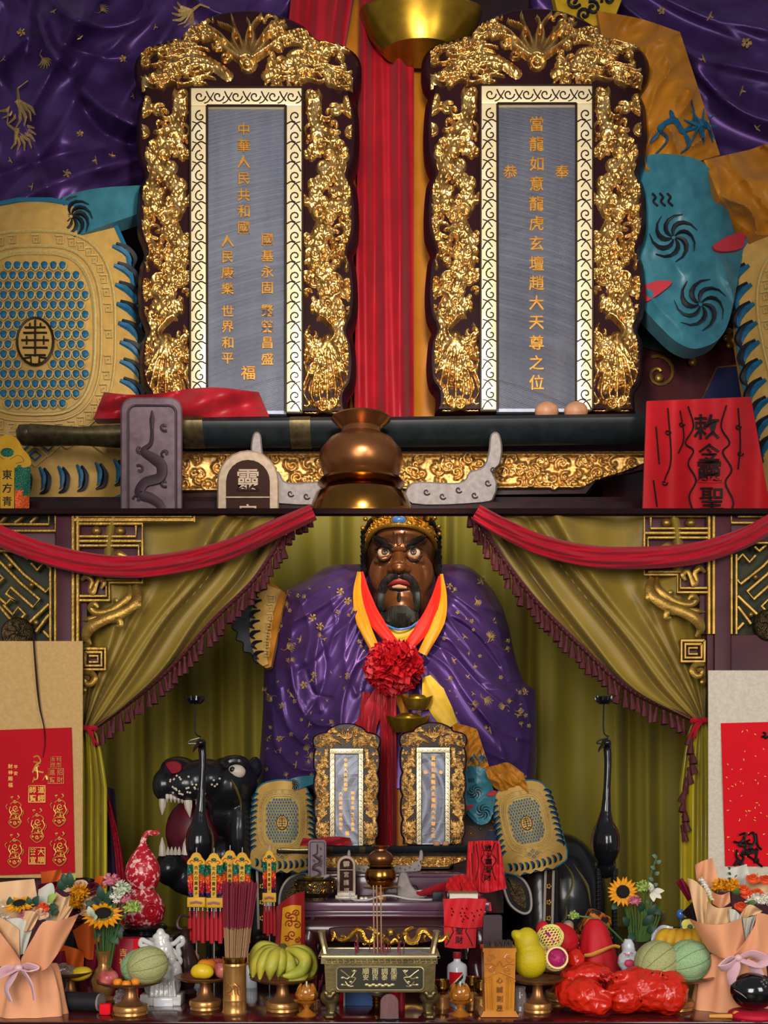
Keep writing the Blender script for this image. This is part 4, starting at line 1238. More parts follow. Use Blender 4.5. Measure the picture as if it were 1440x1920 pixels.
wr = lambda x, y, s=90., z=3.: float(1 - abs(noise.noise((x / s, y / (s * 1.6), z)))) ** 3 + .3 * float(1 - abs(noise.noise((y / s * 1.1, x / s * 1.6, z)))) ** 2
def lap(q, root, S, px):
    """cloth of the lap, in close-up pixels"""
    # sashes
    f = lambda x, y, u, v: q(x, y, .02 - .012 * sin(u * 9 + v * 2) - .006 * sin(u * 23))
    ob('orange_sash', patch([(600, -160), (850, -160)], [(628, 800), (842, 800)], f, 40, 30, .03 * S), 'sash_orange', root)
    f = lambda x, y, u, v: q(x, y, -.03 - .018 * sin(u * 8 + 1 + v * 1.5) - .009 * sin(u * 21 - v * 3) - .02 * sin(PI * u))
    ob('red_sash', patch([(676, -170), (776, -170)], [(664, 800), (776, 800)], f, 40, 40, .02 * S), 'sash_red', root)
    ob('red_sash', patch([(560, -170), (690, -170)], [(530, 170), (632, 170)], f, 30, 24, .02 * S), 'sash_red', root)
    # orange sleeve with a blue dragon
    fs = lambda x, y, u=0, v=0: q(x, y, -.04 - .03 * sin(PI * np.clip((x - 1130) / 230, 0, 1)) - .03 * wr(x + y * .5, y - x * .5, 60))
    ob('orange_sleeve', patch([(1120, 20), (1200, 35), (1275, 60)], [(1170, 320), (1260, 315), (1350, 290)], fs, 80, 80, .04 * S), 'sleeve_orange', root)
    g = G()
    for pts in ([(1225, 295), (1250, 265), (1235, 245), (1262, 228), (1280, 250), (1300, 225), (1295, 190)], [(1262, 228), (1255, 210)], [(1280, 250), (1290, 275), (1275, 290)], [(1300, 225), (1325, 240), (1335, 270)], [(1310, 235), (1318, 268)], [(1235, 250), (1218, 270)]):
        g.tube([fs(*p) + Vector((0, -.006 * S, 0)) for p in cr(pts, 5)], [x * px for x in (2, 6, 5, 2)], 5, flat=.5)
    for k in range(9): g.tube([fs(1312 + 4 * cos(k), 240) + Vector((0, -.006 * S, 0)), fs(1312 + 34 * cos(k * .7), 240 + 34 * sin(k * .7)) + Vector((0, -.007 * S, 0))], [4 * px, 1 * px], 5, flat=.5)
    ob('dragon_embroidery', g, 'thread_blue', root, kind='stuff')
    # teal thigh cloth
    ft = lambda x, y, u=0, v=0: q(x, y, -.06 - .05 * sin(PI * np.clip((x - 1180) / 230, 0, 1)) - .014 * wr(x, y, 80, 5))
    tl = ob('teal_cloth', patch([(1180, 300), (1240, 288), (1310, 300), (1345, 335)], [(1190, 560), (1235, 610), (1275, 645), (1315, 652), (1362, 615), (1392, 480)], ft, 60, 60, .05 * S), 'teal_satin', root)
    o = lambda a, b: ft(a, b) + Vector((0, -.005 * S, 0))
    for sx0, sy0, sr in ((1262, 447, 46), (1312, 572, 50)):
        g = G(); swirl(g, o, sx0, sy0, sr, px); ob('swirl_embroidery', g, 'thread_navy', tl, kind='stuff')
    g = G()
    for k in range(3): g.tube([o(*p) for p in cr([(1222 + k * 14, 365), (1228 + k * 14, 372), (1224 + k * 14, 380), (1232 + k * 14, 388)], 3)], 2.2 * px, 4)
    ob('wave_embroidery', g, 'thread_navy', tl, kind='stuff')
    for pts in ([(1392, 440), (1360, 448), (1335, 465), (1350, 475), (1390, 468)], [(1196, 545), (1230, 530), (1258, 532), (1240, 550), (1205, 570)]):
        ob('red_trim', G().prism([tuple(p) for p in cr(pts, 3, True)], lambda a, b, k: ft(a, b) + Vector((0, (-.008 + .012 * k) * S, 0))), 'trim_red', tl)
    fl = lambda x, y, u=0, v=0: q(x, y, -.07 - .03 * sin(PI * np.clip((x - 20) / 260, 0, 1)))
    tl = ob('teal_cloth', patch([(30, 420), (80, 385), (170, 355), (285, 346)], [(60, 462), (120, 452), (190, 425), (285, 392)], fl, 36, 14, .04 * S), 'teal_satin', root)
    g = G(); swirl(g, lambda a, b: fl(a, b) + Vector((0, -.005 * S, 0)), 135, 408, 40, px, 9); ob('swirl_embroidery', g, 'thread_navy', tl, kind='stuff')
    # yellow cloth over the right knee
    fy = lambda x, y, u=0, v=0: q(x, y, -.08 - .03 * wr(x - y * .6, y + x * .5, 60, 8) - .03 * sin(PI * v))
    ob('yellow_cloth', patch([(1320, 300), (1400, 282), (1470, 268), (1560, 330)], [(1360, 400), (1420, 440), (1520, 430), (1600, 460)], fy, 90, 60, .05 * S), 'sleeve_orange', root)
    knee_panel(q, 66, 660, 0, root, S, px)
    knee_panel(q, 1588, 662, -.21, root, S, px)
    # throne side panel
    tf = lambda a, b, k: q(a, b, .09 + .05 * k)
    th = ob('throne_panel', G().prism([(1130, 560), (1440, 600), (1440, 1200), (1130, 1200)], tf), 'throne_maroon', root)
    z = Vector((0, -.004 * S, 0))
    ob('throne_inlay', G().prism([(1195, 600), (1260, 640), (1300, 660), (1250, 662), (1200, 650)], lambda a, b, k: q(a, b, .08 + .02 * k)), 'throne_green', th)
    ob('throne_inlay', G().prism([(1345, 690), (1402, 685), (1402, 752), (1318, 748)], lambda a, b, k: q(a, b, .08 + .02 * k)), 'throne_navy', th)
    g = G(); g.tube([q(a, b, .085) for a, b in spiral(1235, 700, 34, 1.2, -2, 20)], 3.4 * px, 6); g.tube([q(a, b, .085) for a, b in ((1345, 690), (1402, 684))], 3 * px, 6); g.tube([q(a, b, .085) for a, b in ((1345, 690), (1318, 748))], 3 * px, 6)
    ob('gilt_scroll', g, 'old_gold', th, kind='stuff')
    for x, y, r_ in ((1298, 678, 9), (1236, 708, 9), (1380, 634, 20)):
        g = G(); g.ell(q(x, y, .08), (r_ * px, r_ * px * .6, r_ * px), 12)
        if r_ > 12:
            for k in range(8): g.ell(q(x + 18 * cos(k * PI / 4), y + 18 * sin(k * PI / 4), .08), (7 * px, 4 * px, 7 * px), 8)
        ob('rosette_boss', g, 'old_gold', th)

lap(Qlow(5.44), ST, 1., 5.4 / F / 3.31)

# lower part of the statue: throne block, boots, sleeve cuff --------------
ob('throne', G().box(P(560, 1480, 5.95), (P(940, 0, 5.95).x, 6.3, TOP), bev=.01), 'throne_maroon', ST)
for s, x0 in ((1, 1015), (-1, 505)):
    g = G(); d = 5.52
    zb = H - TOP
    g.tube([P(x0 - s * 12, 1560, 5.75), P(x0 - s * 2, 1640, d + .05), P(x0, 1720, d), P(x0, 1776, d)], [.11, .10, .09, .10], 16)
    g.ell((P(x0 - s * 20, 0, d).x, d - .05, TOP + .06), (.13, .2, .06), 18)
    bt = ob('boot', blob(g, 'boot_black', .012, 3), None, ST)
    st = G().slab(*(lambda A: (A, A + np.array([0, .012, 0])))(np.array([[P(x0 + s * (8 + 5 * i - v * 3), 1632 + v * 110, d - .085 - .008 * (1 - abs(i - 1.5) / 1.5)) for i in range(4)] for v in np.linspace(0, 1, 10)])))
    sp = ob('boot_strip', st, 'plaque_brown', bt)
    for k in (-1, 1):
        g = G(); g.tube([P(x0 + s * (8 + (15 if k > 0 else 0) - v * 3), 1632 + v * 110, d - .098) for v in np.linspace(0, 1, 8)], .006, 5); ob('strip_edge', g, 'boot_white', bt)
    for y in (1662, 1692, 1722):
        g = G()
        for k in range(5): g.ell(P(x0 + s * 14 + 3.4 * cos(k * 1.257), y + 3.4 * sin(k * 1.257), d - .105), (.006, .004, .006), 6)
        ob('boot_flower', g, 'old_gold', bt)
    # embroidered boot flap with pale edge
    fl_ = [tuple(p) for p in cr([(x0 - s * 72, 1640), (x0 - s * 40, 1645), (x0 - s * 22, 1670), (x0 - s * 20, 1705), (x0 - s * 36, 1712), (x0 - s * 62, 1690)], 5, True)]
    fpn = ob('boot_flap', G().prism(fl_, lambda a, b, k: P(a, b, d - .06 + .05 * k)), 'boot_black', bt)
    g = G(); g.tube([P(a, b, d - .062) for a, b in fl_], .007, 5, closed=True); ob('flap_edge', g, 'boot_white', fpn)
    ob('flap_center', G().prism(inset(fl_, 10), lambda a, b, k: P(a, b, d - .068 + .05 * k)), 'aged_bronze', fpn)
fc = lambda x, y, u=0, v=0: P(x, y, 5.74 - .09 * sin(PI * np.clip((x - 462) / 75, 0, 1)) - .012 * sin(y * .12 + x * .05))
cuff = ob('armored_cuff', patch([(488, 1096), (505, 1090), (535, 1112)], [(486, 1240), (498, 1252), (508, 1250)], fc, 20, 40, .12), 'sleeve_orange', ST)
cuff2 = ob('armored_cuff', patch([(490, 1094), (478, 1120), (470, 1160), (470, 1200), (482, 1238), (494, 1250)], [(528, 1108), (516, 1140), (506, 1170), (500, 1200), (500, 1225), (504, 1246)], lambda x, y, u=0, v=0: fc(x, y) + Vector((0, -.02, 0)), 40, 14, .06), 'panel_yellow', ST)
for k in range(7):
    g = G(); y = 1108 + k * 19; x = 484 - 8 * sin(PI * k / 6)
    g.tube([fc(a, b) + Vector((0, -.03, 0)) for a, b in cr([(x + 12, y), (x, y + 3), (x - 5, y + 10), (x + 2, y + 15)], 4)], [.004, .011, .010, .003], 6, flat=.5); ob('wave_hook', g, 'thread_navy', cuff2)
g = G()
for k in range(7):
    x, y = 510 - k * 1.6, 1125 + k * 17
    g.tube([fc(a, b) + Vector((0, -.032, 0)) for a, b in ((x - 6, y - 6), (x + 5, y - 6), (x + 5, y + 5), (x - 3, y + 5), (x - 3, y - 1), (x + 1, y - 1))], .0035, 5)
ob('fret_border', g, 'thread_beige', cuff2, kind='stuff')
sc_ = [(478, 1128), (462, 1140), (440, 1158), (434, 1178), (444, 1186), (442, 1200), (455, 1206), (456, 1222), (470, 1226), (476, 1240), (486, 1240), (480, 1180)]
ob('scalloped_cuff', G().prism([tuple(p) for p in cr(sc_, 4, True)], lambda a, b, k: P(a, b, 5.70 + .05 * k), bev=2), 'thread_navy', ST)
ob('sleeve_end', patch([(468, 1098), (490, 1090)], [(438, 1165), (480, 1180)], lambda x, y, u, v: P(x, y, 5.76 - .05 * sin(PI * u)), 14, 14, .06), 'sleeve_orange', ST)

# ------------------------------------------------------------------ the huge statue of the upper tier (its lap is what shows)
SU = thing('colossal_statue', 'colossal purple-robed statue lap behind the huge tablets on the upper tier', 'statue', (0, 8.7, LOFT))
DR = 8.75
UF = [(cr(p, 6), w, h) for p, w, h in (
    ([(70, 30), (95, 90), (140, 150), (200, 205), (268, 245)], 22, .16), ([(150, 175), (210, 215), (270, 238)], 20, .12), ([(-40, 60), (10, 170), (60, 260), (90, 360)], 30, .12),
    ([(80, -40), (120, 20), (190, 50), (260, 30), (290, -50)], 24, .14), ([(-80, 440), (20, 385), (120, 335), (270, 290)], 22, .12), ([(130, 130), (180, 235), (250, 275)], 22, -.16),
    ([(0, 330), (120, 290), (260, 268)], 20, -.1), ([(40, -60), (60, 20), (50, 100)], 20, -.08), ([(330, -60), (400, 20), (520, 30), (560, -50)], 26, .12), ([(110, 80), (200, 110), (300, 100)], 18, -.06))]
def ud(X, Y): return DR - .25 * np.exp(-((X - 150) / 260) ** 2) - .16 * ridged(X * .8 + Y * .6, Y * .8 - X * .6, 150, 420, 4.) - ridge(X, Y, UF)
def uf(x, y, u=0, v=0): return P(x, y, float(ud(np.array([x]), np.array([y]))[0]))
def big_patch(top, bottom, dep, nx, ny):
    t = np.array(cr(top, 8)); b = np.array(cr(bottom, 8))
    rs = lambda c: np.stack([np.interp(np.linspace(0, 1, nx), np.linspace(0, 1, len(c)), c[:, k]) for k in (0, 1)], -1)
    v = np.linspace(0, 1, ny)[:, None, None]; XY = rs(t)[None] * (1 - v) + rs(b)[None] * v
    A = PA(XY[..., 0], XY[..., 1], dep(XY[..., 0], XY[..., 1])); B = A.copy(); B[..., 1] = np.maximum(A[..., 1] + .06, DR + .12)
    return G().slab(A, B)
LR = big_patch([(-330, -70), (650, -70)], [(-330, 520), (-90, 450), (0, 420), (90, 388), (200, 352), (290, 324), (420, 300), (650, 280)], ud, 150, 110)
ob('robe', LR, 'robe_purple', SU, angle=180)
UF2 = [(cr(p, 6), w, h) for p, w, h in (([(1120, -40), (1200, 30), (1300, 100), (1460, 140)], 26, .12), ([(1180, -60), (1300, 20), (1460, 60)], 24, .1), ([(1300, 130), (1380, 200), (1460, 230)], 24, .1), ([(1150, 30), (1250, 90), (1330, 180)], 20, -.08))]
ud2 = lambda X, Y: DR - .05 - .12 * ridged(X * .5 - Y * .85, Y * .5 + X * .85, 130, 420, 9.) - ridge(X, Y, UF2)
RR = big_patch([(1000, -70), (1760, -70)], [(1000, 330), (1760, 330)], ud2, 90, 70)
ob('robe', RR, 'robe_purple', SU, angle=180)
ra = surf([LR, RR]); PXM = 8.6 / F; g = G(); r = random.Random(4)
for x, y, s, k in ((35, 190, 30, 1), (30, 245, 26, 1), (360, 20, 24, 1), (80, 110, 12, 1), (40, 60, 10, 0), (150, 70, 8, 2), (230, 110, 8, 0), (290, 50, 8, 2), (125, 325, 9, 0), (180, 300, 10, 2), (210, 290, 8, 2),
                   (60, 350, 9, 2), (20, 300, 8, 2), (420, 60, 10, 0), (250, 180, 7, 2), (100, 20, 8, 2), (1330, 30, 12, 2), (1400, 80, 12, 0), (1390, 170, 12, 2), (1320, 110, 10, 2), (1240, 20, 9, 0), (1420, 240, 10, 2), (150, 250, 8, 0), (5, 110, 9, 2), (190, 20, 9, 1)):
    sprig(g, lambda a, b: P(a, b, ra(a, b, DR) - .012), x, y, s, r, k)
ob('gold_brocade', g, 'thread_gold', SU, kind='stuff')
PXM = 5.7 / F
lap(Qup(8.45), SU, 3.6, 8.2 / F)
fa_ = lambda x, y, u=0, v=0: P(x, y, 8.3 - .03 * sin(x * .05))
ob('yellow_apron', patch([(1030, -40), (1180, -40)], [(1045, 20), (1100, 48), (1150, 40)], fa_, 24, 14, .08), 'inner_yellow', SU)
g = G()
for x, y in ((1075, 5), (1110, 18), (1140, 2), (1095, 30)): g.tube([fa_(a, b) + Vector((0, -.02, 0)) for a, b in spiral(x, y, 14, 1.2, x, 12)], .012, 5)
ob('apron_embroidery', g, 'thread_navy', SU, kind='stuff')
# ------------------------------------------------------------------ black tiger beside the throne
M('tiger_black', '101113', .28, var='1b1c1f', vs=5, coat=.25)
M('mouth_maroon', '5a1522', .4, var='3f0e18', vs=12)
M('tooth_ivory', 'b9ad9a', .35); M('tiger_nose', '7a1522', .6, spec=.1)
M('tiger_stripe', '5a4c22', .5)
TG = thing('black_tiger', 'black tiger sculpture with open toothed mouth beside the seated statue', 'sculpture', P(430, 1780, 5.6))
g = G()
def te(px, py, d, rx, ry, rd): g.ell(P(px, py, d), (rx * d / F, rd, ry * d / F), 20)
te(309, 1472, 5.36, 23, 32, .09); te(352, 1470, 5.33, 38, 34, .1); te(385, 1462, 5.38, 56, 40, .14); te(428, 1475, 5.48, 56, 56, .2)
te(335, 1440, 5.40, 34, 22, .1); te(455, 1560, 5.52, 32, 100, .2); te(425, 1520, 5.50, 36, 50, .16); te(440, 1432, 5.42, 30, 17, .07)
te(322, 1628, 5.40, 32, 34, .12); te(375, 1650, 5.45, 62, 32, .14); te(440, 1650, 5.52, 50, 50, .18); te(415, 1605, 5.50, 30, 40, .12); te(460, 1720, 5.7, 70, 80, .2); te(478, 1440, 5.56, 14, 22, .06)
TH = blob(g, 'tiger_black', .011, 3); hd_ = ob('head', TH, None, TG); ta = surf(TH)
g = G(); te(362, 1560, 5.47, 52, 62, .1); ob('mouth_cavity', g, 'mouth_maroon', hd_)
g = G(); te(350, 1600, 5.42, 32, 26, .06); ob('tongue', g, 'mouth_maroon', hd_)
def tp(x, y, o=0): return P(x, y, ta(x, y, 5.42) - o)
e = ob('eyeball', G().ell(tp(443, 1447, -.012), (18 * 5.3 / F, .035, 14 * 5.3 / F), 18), 'tooth_ivory', hd_)
ob('pupil', G().ell(tp(436, 1443, .012), (.014, .01, .014), 12), 'tiger_black', e)
g = G(); g.tube([tp(*p, .02) for p in cr([(420, 1440), (432, 1428), (450, 1428), (462, 1440)], 5)], [.008, .014, .014, .006], 7); ob('eyelid', g, 'tiger_black', hd_)
ob('nose', G().prism([tuple(p) for p in cr([(310, 1432), (325, 1426), (340, 1432), (340, 1446), (326, 1452), (318, 1448)], 4, True)], lambda a, b, k: P(a, b, 5.255 + .06 * k), bev=2), 'tiger_nose', hd_)
def tooth(x, y, l, w, d, ddx=0):
    g = G(); g.tube([P(x, y, d), P(x + ddx * .4, y + l * .5, d - .006), P(x + ddx, y + l, d + .004)], [w * 5.3 / F, w * .8 * 5.3 / F, .002], 8); ob('tooth', g, 'tooth_ivory', hd_)
tooth(306, 1496, 32, 8, 5.33, -2); tooth(352, 1496, 36, 9, 5.31, 4)
for k in range(5): tooth(314 + k * 7, 1490 + k * .5, 14, 4.2, 5.30)
tooth(370, 1502, 12, 4, 5.36); tooth(380, 1508, 10, 3.6, 5.38)
tooth(305, 1604, -34, 7.5, 5.33, -1); tooth(349, 1602, -40, 9, 5.33, 4)
for k in range(4): tooth(315 + k * 7, 1602, -14, 4, 5.33)
r = random.Random(8)
for k in range(34):
    x, y = r.uniform(318, 412), r.uniform(1452, 1490)
    ob('whisker_spot', G().ell(tp(x, y, .002), (.0055, .004, .0055), 7), 'tooth_ivory', hd_)
g = G(); g.tube([tp(*p, .004) for p in cr([(434, 1462), (442, 1478), (450, 1500), (452, 1520)], 5)], [.003, .012, .008, .003], 6, flat=.4); ob('cheek_stripe', g, 'tiger_stripe', hd_)
g = G(); te(1050, 1690, 5.95, 88, 130, .3); te(1000, 1640, 6.0, 70, 110, .3); te(1090, 1780, 5.9, 60, 60, .25); te(940, 1660, 6.25, 90, 90, .25)
TR = blob(g, 'tiger_black', .02, 4); bd = ob('haunch', TR, None, TG); tb = surf(TR)
for pts in ([(1050, 1610), (1072, 1640), (1070, 1670), (1052, 1700)], [(1075, 1620), (1100, 1660), (1108, 1700)], [(1062, 1700), (1060, 1720), (1048, 1735)]):
    g = G(); g.tube([P(x, y, tb(x, y, 5.7) - .004) for x, y in cr(pts, 5)], [.002, .01, .002], 6, flat=.4); ob('fur_stripe', g, 'tiger_stripe', bd)

# ------------------------------------------------------------------ crane candlesticks
def crane(px, label, dx, straight):
    d = 4.95; r = thing('crane_candlestick', label, 'candlestick', (P(px, 0, d).x, d, TOP))
    c = 5 / F
    def tb_(name, pts, w, flat=1., par=None, n=10): 
        g = G(); g.tube([Vector(p) for p in cr([P(px + a, b, d + e) for a, b, e in pts], 6)], [x * c for x in w], n, flat=flat); return ob(name, g, 'black_lacquer', par or r)
    g = G(); base = P(px + dx, 1306, d)
    g.lathe([(.004, -.03), (.016, -.032), (.03, -.022), (.036, -.004), (.034, .0), (.026, -.008), (.0, -.012)], base, 20)
    dish = ob('drip_dish', g, 'black_lacquer', r)
    for k in range(10):
        a = k * PI / 5; g = G(); g.tube([base + Vector((cos(a) * .018, sin(a) * .018, -.032)), base + Vector((cos(a) * .034, sin(a) * .034, -.016)), base + Vector((cos(a) * .037, sin(a) * .037, .001))], [.003, .006, .003], 5); ob('dish_petal', g, 'black_lacquer', dish)
    tb_('stem', [(dx, 1318, 0), (dx, 1372, 0), (dx + 10, 1382, 0), (dx - 8, 1388, 0), (dx - 12, 1394, 0), (dx + 10, 1394, 0), (dx + 2, 1400, 0)], [1.4] * 4, n=6)
    g = G()
    g.tube([Vector(p) for p in cr([P(px + 6, 1392, d), P(px + 8, 1430, d), P(px + 6, 1480, d), P(px + 4, 1520, d), P(px + 2, 1550, d)], 6)], [x * c for x in (8, 7, 7, 10, 18)], 14)
    g.ell(P(px + 5, 1393, d - .01), (10 * c, .03, 8 * c), 12)
    g.ell(P(px + 3, 1580, d + .02), (27 * c, .09, 46 * c), 18); g.ell(P(px + 3, 1622, d + .05), (20 * c, .07, 26 * c), 14)
    ob('body', blob(g, 'black_lacquer', .006, 4), None, r)
    tb_('beak', [(2, 1394, -.02), (-6, 1402, -.07), (-10, 1410, -.11)], [4, 3, .8])
    for s in (-1, 1):
        lx = px + 5 + s * 15
        g = G(); q0 = P(lx, 1628, d + .02); z0 = TOP + .012
        g.tube([q0, Vector((q0.x, q0.y, (q0.z + z0) / 2)), Vector((q0.x, q0.y - .01, z0))], [.016, .011, .013], 10); lg = ob('leg', g, 'black_lacquer', r)
        for k in range(14):
            z1 = q0.z - .03 - k * .018
            if z1 > z0 + .02: gg = G(); gg.lathe([(.0125, -.003), (.0145, 0), (.0125, .003)], (q0.x, q0.y - .003, z1), 12); ob('leg_ring', gg, 'black_lacquer', lg)
    g = G(); g.lathe([(.0, 0), (.1, 0), (.1, .006), (.09, .013), (.0, .013)], (P(px + 5, 0, d).x, d + .02, TOP), 24); ob('base', g, 'black_lacquer', r)
crane(372, 'black crane candlestick in front of the tiger head', -6, False)
crane(1132, 'black crane candlestick standing in front of the right curtain', 0, True)

# ------------------------------------------------------------------ hanging scrolls
def scroll(name, label, x0, y0, x1, y1, mat, d):
    r = thing('hanging_scroll', label, 'scroll', P((x0 + x1) / 2, y1, d))
    A = np.array([[P(x0 + (x1 - x0) * u, y0 + (y1 - y0) * v, d - .006 * sin(PI * u) - .004 * sin(v * 6)) for u in np.linspace(0, 1, 14)] for v in np.linspace(0, 1, 24)])
    ob('paper', G().slab(A, A + np.array([0, .005, 0])), mat, r)
    return r
d = 5.37
S1 = scroll('l', 'tan paper scroll with red panel of gold seals at left', -60, 1202, 155, 1646, 'paper_tan', d)
A = np.array([[P(-8 + 144 * u + 6 * v * u - 2, 1369 - 5 * u + 272 * v, d - .012 - .006 * sin(PI * (u * .7 + .3)) - .004 * sin(v * 6)) for u in np.linspace(-.3, 1, 14)] for v in np.linspace(0, 1, 20)])
rp = ob('red_panel', G().slab(A, A + np.array([0, .004, 0])), 'scroll_red', S1)
sf = lambda a, b, k=0: P(a, b, d - .025 + .004 * k)
zz = lambda x, y: (x / 6.857, 1380 + y / 6.857)
def seal(x0, y0, x1, y1, chars, mat='gilt_ink', w=.0035):
    g = G(); a = zz(x0, y0); b = zz(x1, y1)
    g.tube([sf(a[0], a[1]), sf(b[0], a[1]), sf(b[0], b[1]), sf(a[0], b[1])], w, 4, closed=True)
    n = len(chars); cw = (b[0] - a[0]) / 2; chh = (b[1] - a[1]) / 2
    for i, c in enumerate(chars): g.glyph(c, sf, min(cw, chh) * .86, cx=b[0] - cw * (.5 + i // 2), cy=a[1] + chh * (.5 + i % 2))
    ob('seal', g, mat, rp, smooth=False, kind='stuff')
M('gilt_faint', 'c46a3c', .5, .2)
seal(370, 640, 580, 850, '道經師寶'); seal(372, 1436, 580, 1645, '大順榮宣'); seal(620, 420, 820, 610, '招財進寶', 'gilt_faint'); seal(650, 265, 785, 400, '利市吉祥', 'gilt_faint', .002)
def lines(name, sets, w, mat, par, fn, tr):
    for grp in sets:
        g = G()
        for pts in grp: g.tube([fn(*tr(*p)) for p in cr(pts, 5)], w, 5, flat=.5)
        ob(name, g, mat, par, kind='stuff')
def talis(cx, cy, s):
    """tall talisman figure: crown, head, coils, heart-shaped foot"""
    o = []
    P_ = lambda pts: [(cx + a * s, cy + b * s) for a, b in pts]
    o += [P_(spiral(0, -190, 22, 1, 0, 10)), P_([(-60, -150), (-30, -175), (0, -165), (40, -180), (85, -140), (60, -100)]), P_(spiral(10, -95, 48, 1.4, .5, 16)), P_(spiral(-18, -40, 40, 1.3, 2, 14)), P_(spiral(28, 10, 38, 1.2, 4, 14)),
          P_([(-60, -120), (-75, -60), (-50, -10), (-70, 40)]), P_([(75, -110), (95, -40), (60, 20), (70, 60)]), P_([(-90, 90), (-60, 60), (0, 50), (60, 55), (85, 85), (60, 130), (0, 170), (-60, 130), (-90, 90)]), P_(spiral(0, 100, 26, 1.2, 0, 12)), P_(spiral(-55, 90, 12, 1, 0, 8)), P_(spiral(55, 88, 12, 1, 0, 8)),
          P_([(-30, -215), (-55, -245), (-20, -250)]), P_([(30, -215), (60, -240), (40, -270)]), P_([(-100, -80), (-120, -120), (-95, -150)]), P_([(95, 10), (120, -30), (110, -70)]), P_([(-40, -20), (0, -10), (40, -25)]), P_([(-35, 30), (0, 40), (35, 28)])]
    return o
lines('gold_talisman', [talis(190, 1020, .95), talis(185, 1520, 1.0), talis(475, 1200, 1.0), talis(760, 1000, .95), talis(765, 1500, 1.0)], .0032, 'gilt_ink', rp, sf, zz)
lines('brush_character', [[[(430, 270), (490, 260), (520, 330), (460, 380), (420, 470)], [(430, 330), (520, 350)], [(500, 380), (450, 440), (560, 470)], [(470, 400), (480, 540), (430, 560)], [(420, 600), (440, 530)], [(550, 570), (590, 510), (610, 560)]]], .005, 'gilt_ink', rp, sf, zz)
g = G()
for i, c in enumerate('財神賜福'): g.glyph(c, sf, 9, cx=19.5, cy=1380 + (390 + i * 80) / 6.857)
for i, c in enumerate('平安'): g.glyph(c, sf, 8, cx=29.5, cy=1380 + (400 + i * 80) / 6.857)
ob('small_script', g, 'gilt_ink', rp, smooth=False, kind='stuff')
g = G(); g.tube([P(*p, d - .03) for p in cr([(62, 1188), (65, 1230), (70, 1290), (75, 1330), (82, 1362), (84, 1395), (80, 1420)], 5)], [.007, .008, .009, .007, .005, .003, .002], 6, flat=.4); ob('hanging_cord', g, 'dark_wood', S1)
S2 = scroll('r', 'cream textured scroll with gold-flecked red panel at right', 1328, 1257, 1500, 1642, 'paper_cream', d)
A = np.array([[P(1352 + 8 * v + (148 - 8 * v) * u, 1356 - 4 * u + (268 + 4 * u) * v, d - .012 - .006 * sin(PI * u * .8) - .004 * sin(v * 6)) for u in np.linspace(0, 1, 12)] for v in np.linspace(0, 1, 20)])
rp2 = ob('red_panel', G().slab(A, A + np.array([0, .004, 0])), 'scroll_red_bright', S2)
r = random.Random(12)
for k in range(46):
    x, y = r.uniform(1362, 1440), r.uniform(1364, 1615); a = r.uniform(0, 3)
    ob('gold_fleck', G().ell(P(x, y, d - .021), (.0035 + .003 * r.random(), .0012, .0025), 6, rot=Matrix.Rotation(a, 3, 'Y')), 'gilt_ink', rp2)
z2 = lambda x, y: (1000 + x / 3.273, 1260 + y / 3.273)
lines('ink_figure', [[[(1265, 1000), (1300, 990), (1290, 1030), (1260, 1060), (1310, 1070)], [(1230, 1040), (1280, 1050), (1330, 1030)], [(1290, 1010), (1300, 1080), (1280, 1110), (1310, 1120)], [(1320, 1000), (1350, 985), (1360, 1040), (1330, 1080), (1345, 1110)], [(1365, 990), (1375, 1060), (1400, 1090)],
    [(1250, 1090), (1245, 1130), (1265, 1160), (1240, 1180)], [(1270, 1120), (1290, 1140), (1275, 1175)], [(1290, 1110), (1350, 1150), (1405, 1195)], [(1370, 1110), (1365, 1150), (1380, 1165)], [(1300, 1095), (1340, 1090), (1380, 1100)], [(1258, 1140), (1230, 1190)], [(1310, 1050), (1340, 1060), (1320, 1075)]] + [spiral(x, y, 16, 1.3, x, 10) for x, y in ((1300, 1100), (1320, 1102), (1342, 1100), (1362, 1098), (1276, 1170), (1372, 1160))],
    [[(1410, 370), (1425, 380), (1420, 400)], [(1400, 400), (1415, 395), (1425, 405), (1440, 395)]]], .007, 'black_ink', rp2, sf, z2)

# banners behind the left drape
M('banner_purple', '3a2440', .6, var='2a1a30', vs=6); M('lace_red', 'a3142a', .55, var='7a0e1e', vs=60, bump=(120, .6))
solo('purple_banner', patch([(186, 1470), (214, 1480)], [(190, 1790), (236, 1790)], lambda x, y, u, v: P(x, y, 5.62 - .02 * sin(u * 7)), 18, 24, .01), 'banner_purple', 'dark purple banner hanging behind the left yellow drape tail', 'banner')
solo('red_lace_sash', patch([(186, 1455), (190, 1452)], [(222, 1780), (246, 1780)], lambda x, y, u, v: P(x + 22 * sin(PI * min(1, v * 1.4) * .5) * (1 - v) + 6 * v, y, 5.56 - .012 * sin(u * 9 + v * 8)), 14, 40, .012), 'lace_red', 'red lace sash hanging beside the left yellow drape tail', 'sash')
# ------------------------------------------------------------------ long offering table and the small altar table
tt = thing('offering_table', 'long dark red lacquered table covered with offerings', 'table', (0, 4.2, 0))
ob('table_top', G().box((-2.3, 3.79, TOP - .05), (2.3, 4.655, TOP), bev=.006), 'lacquer_top', tt)
ob('edge_band', G().box((-2.3, 3.775, TOP - .05), (2.3, 3.79, TOP - .003)), 'rail_wood', tt)
ob('apron', G().box((-1.86, 3.83, TOP - .2), (1.86, 3.86, TOP - .05)), 'deep_red_wood', tt)
for x in (-1.8, 1.8):
    for y in (3.86, 4.58): ob('leg', G().box((x - .04, y - .04, 0), (x + .04, y + .04, TOP - .05)), 'deep_red_wood', tt)

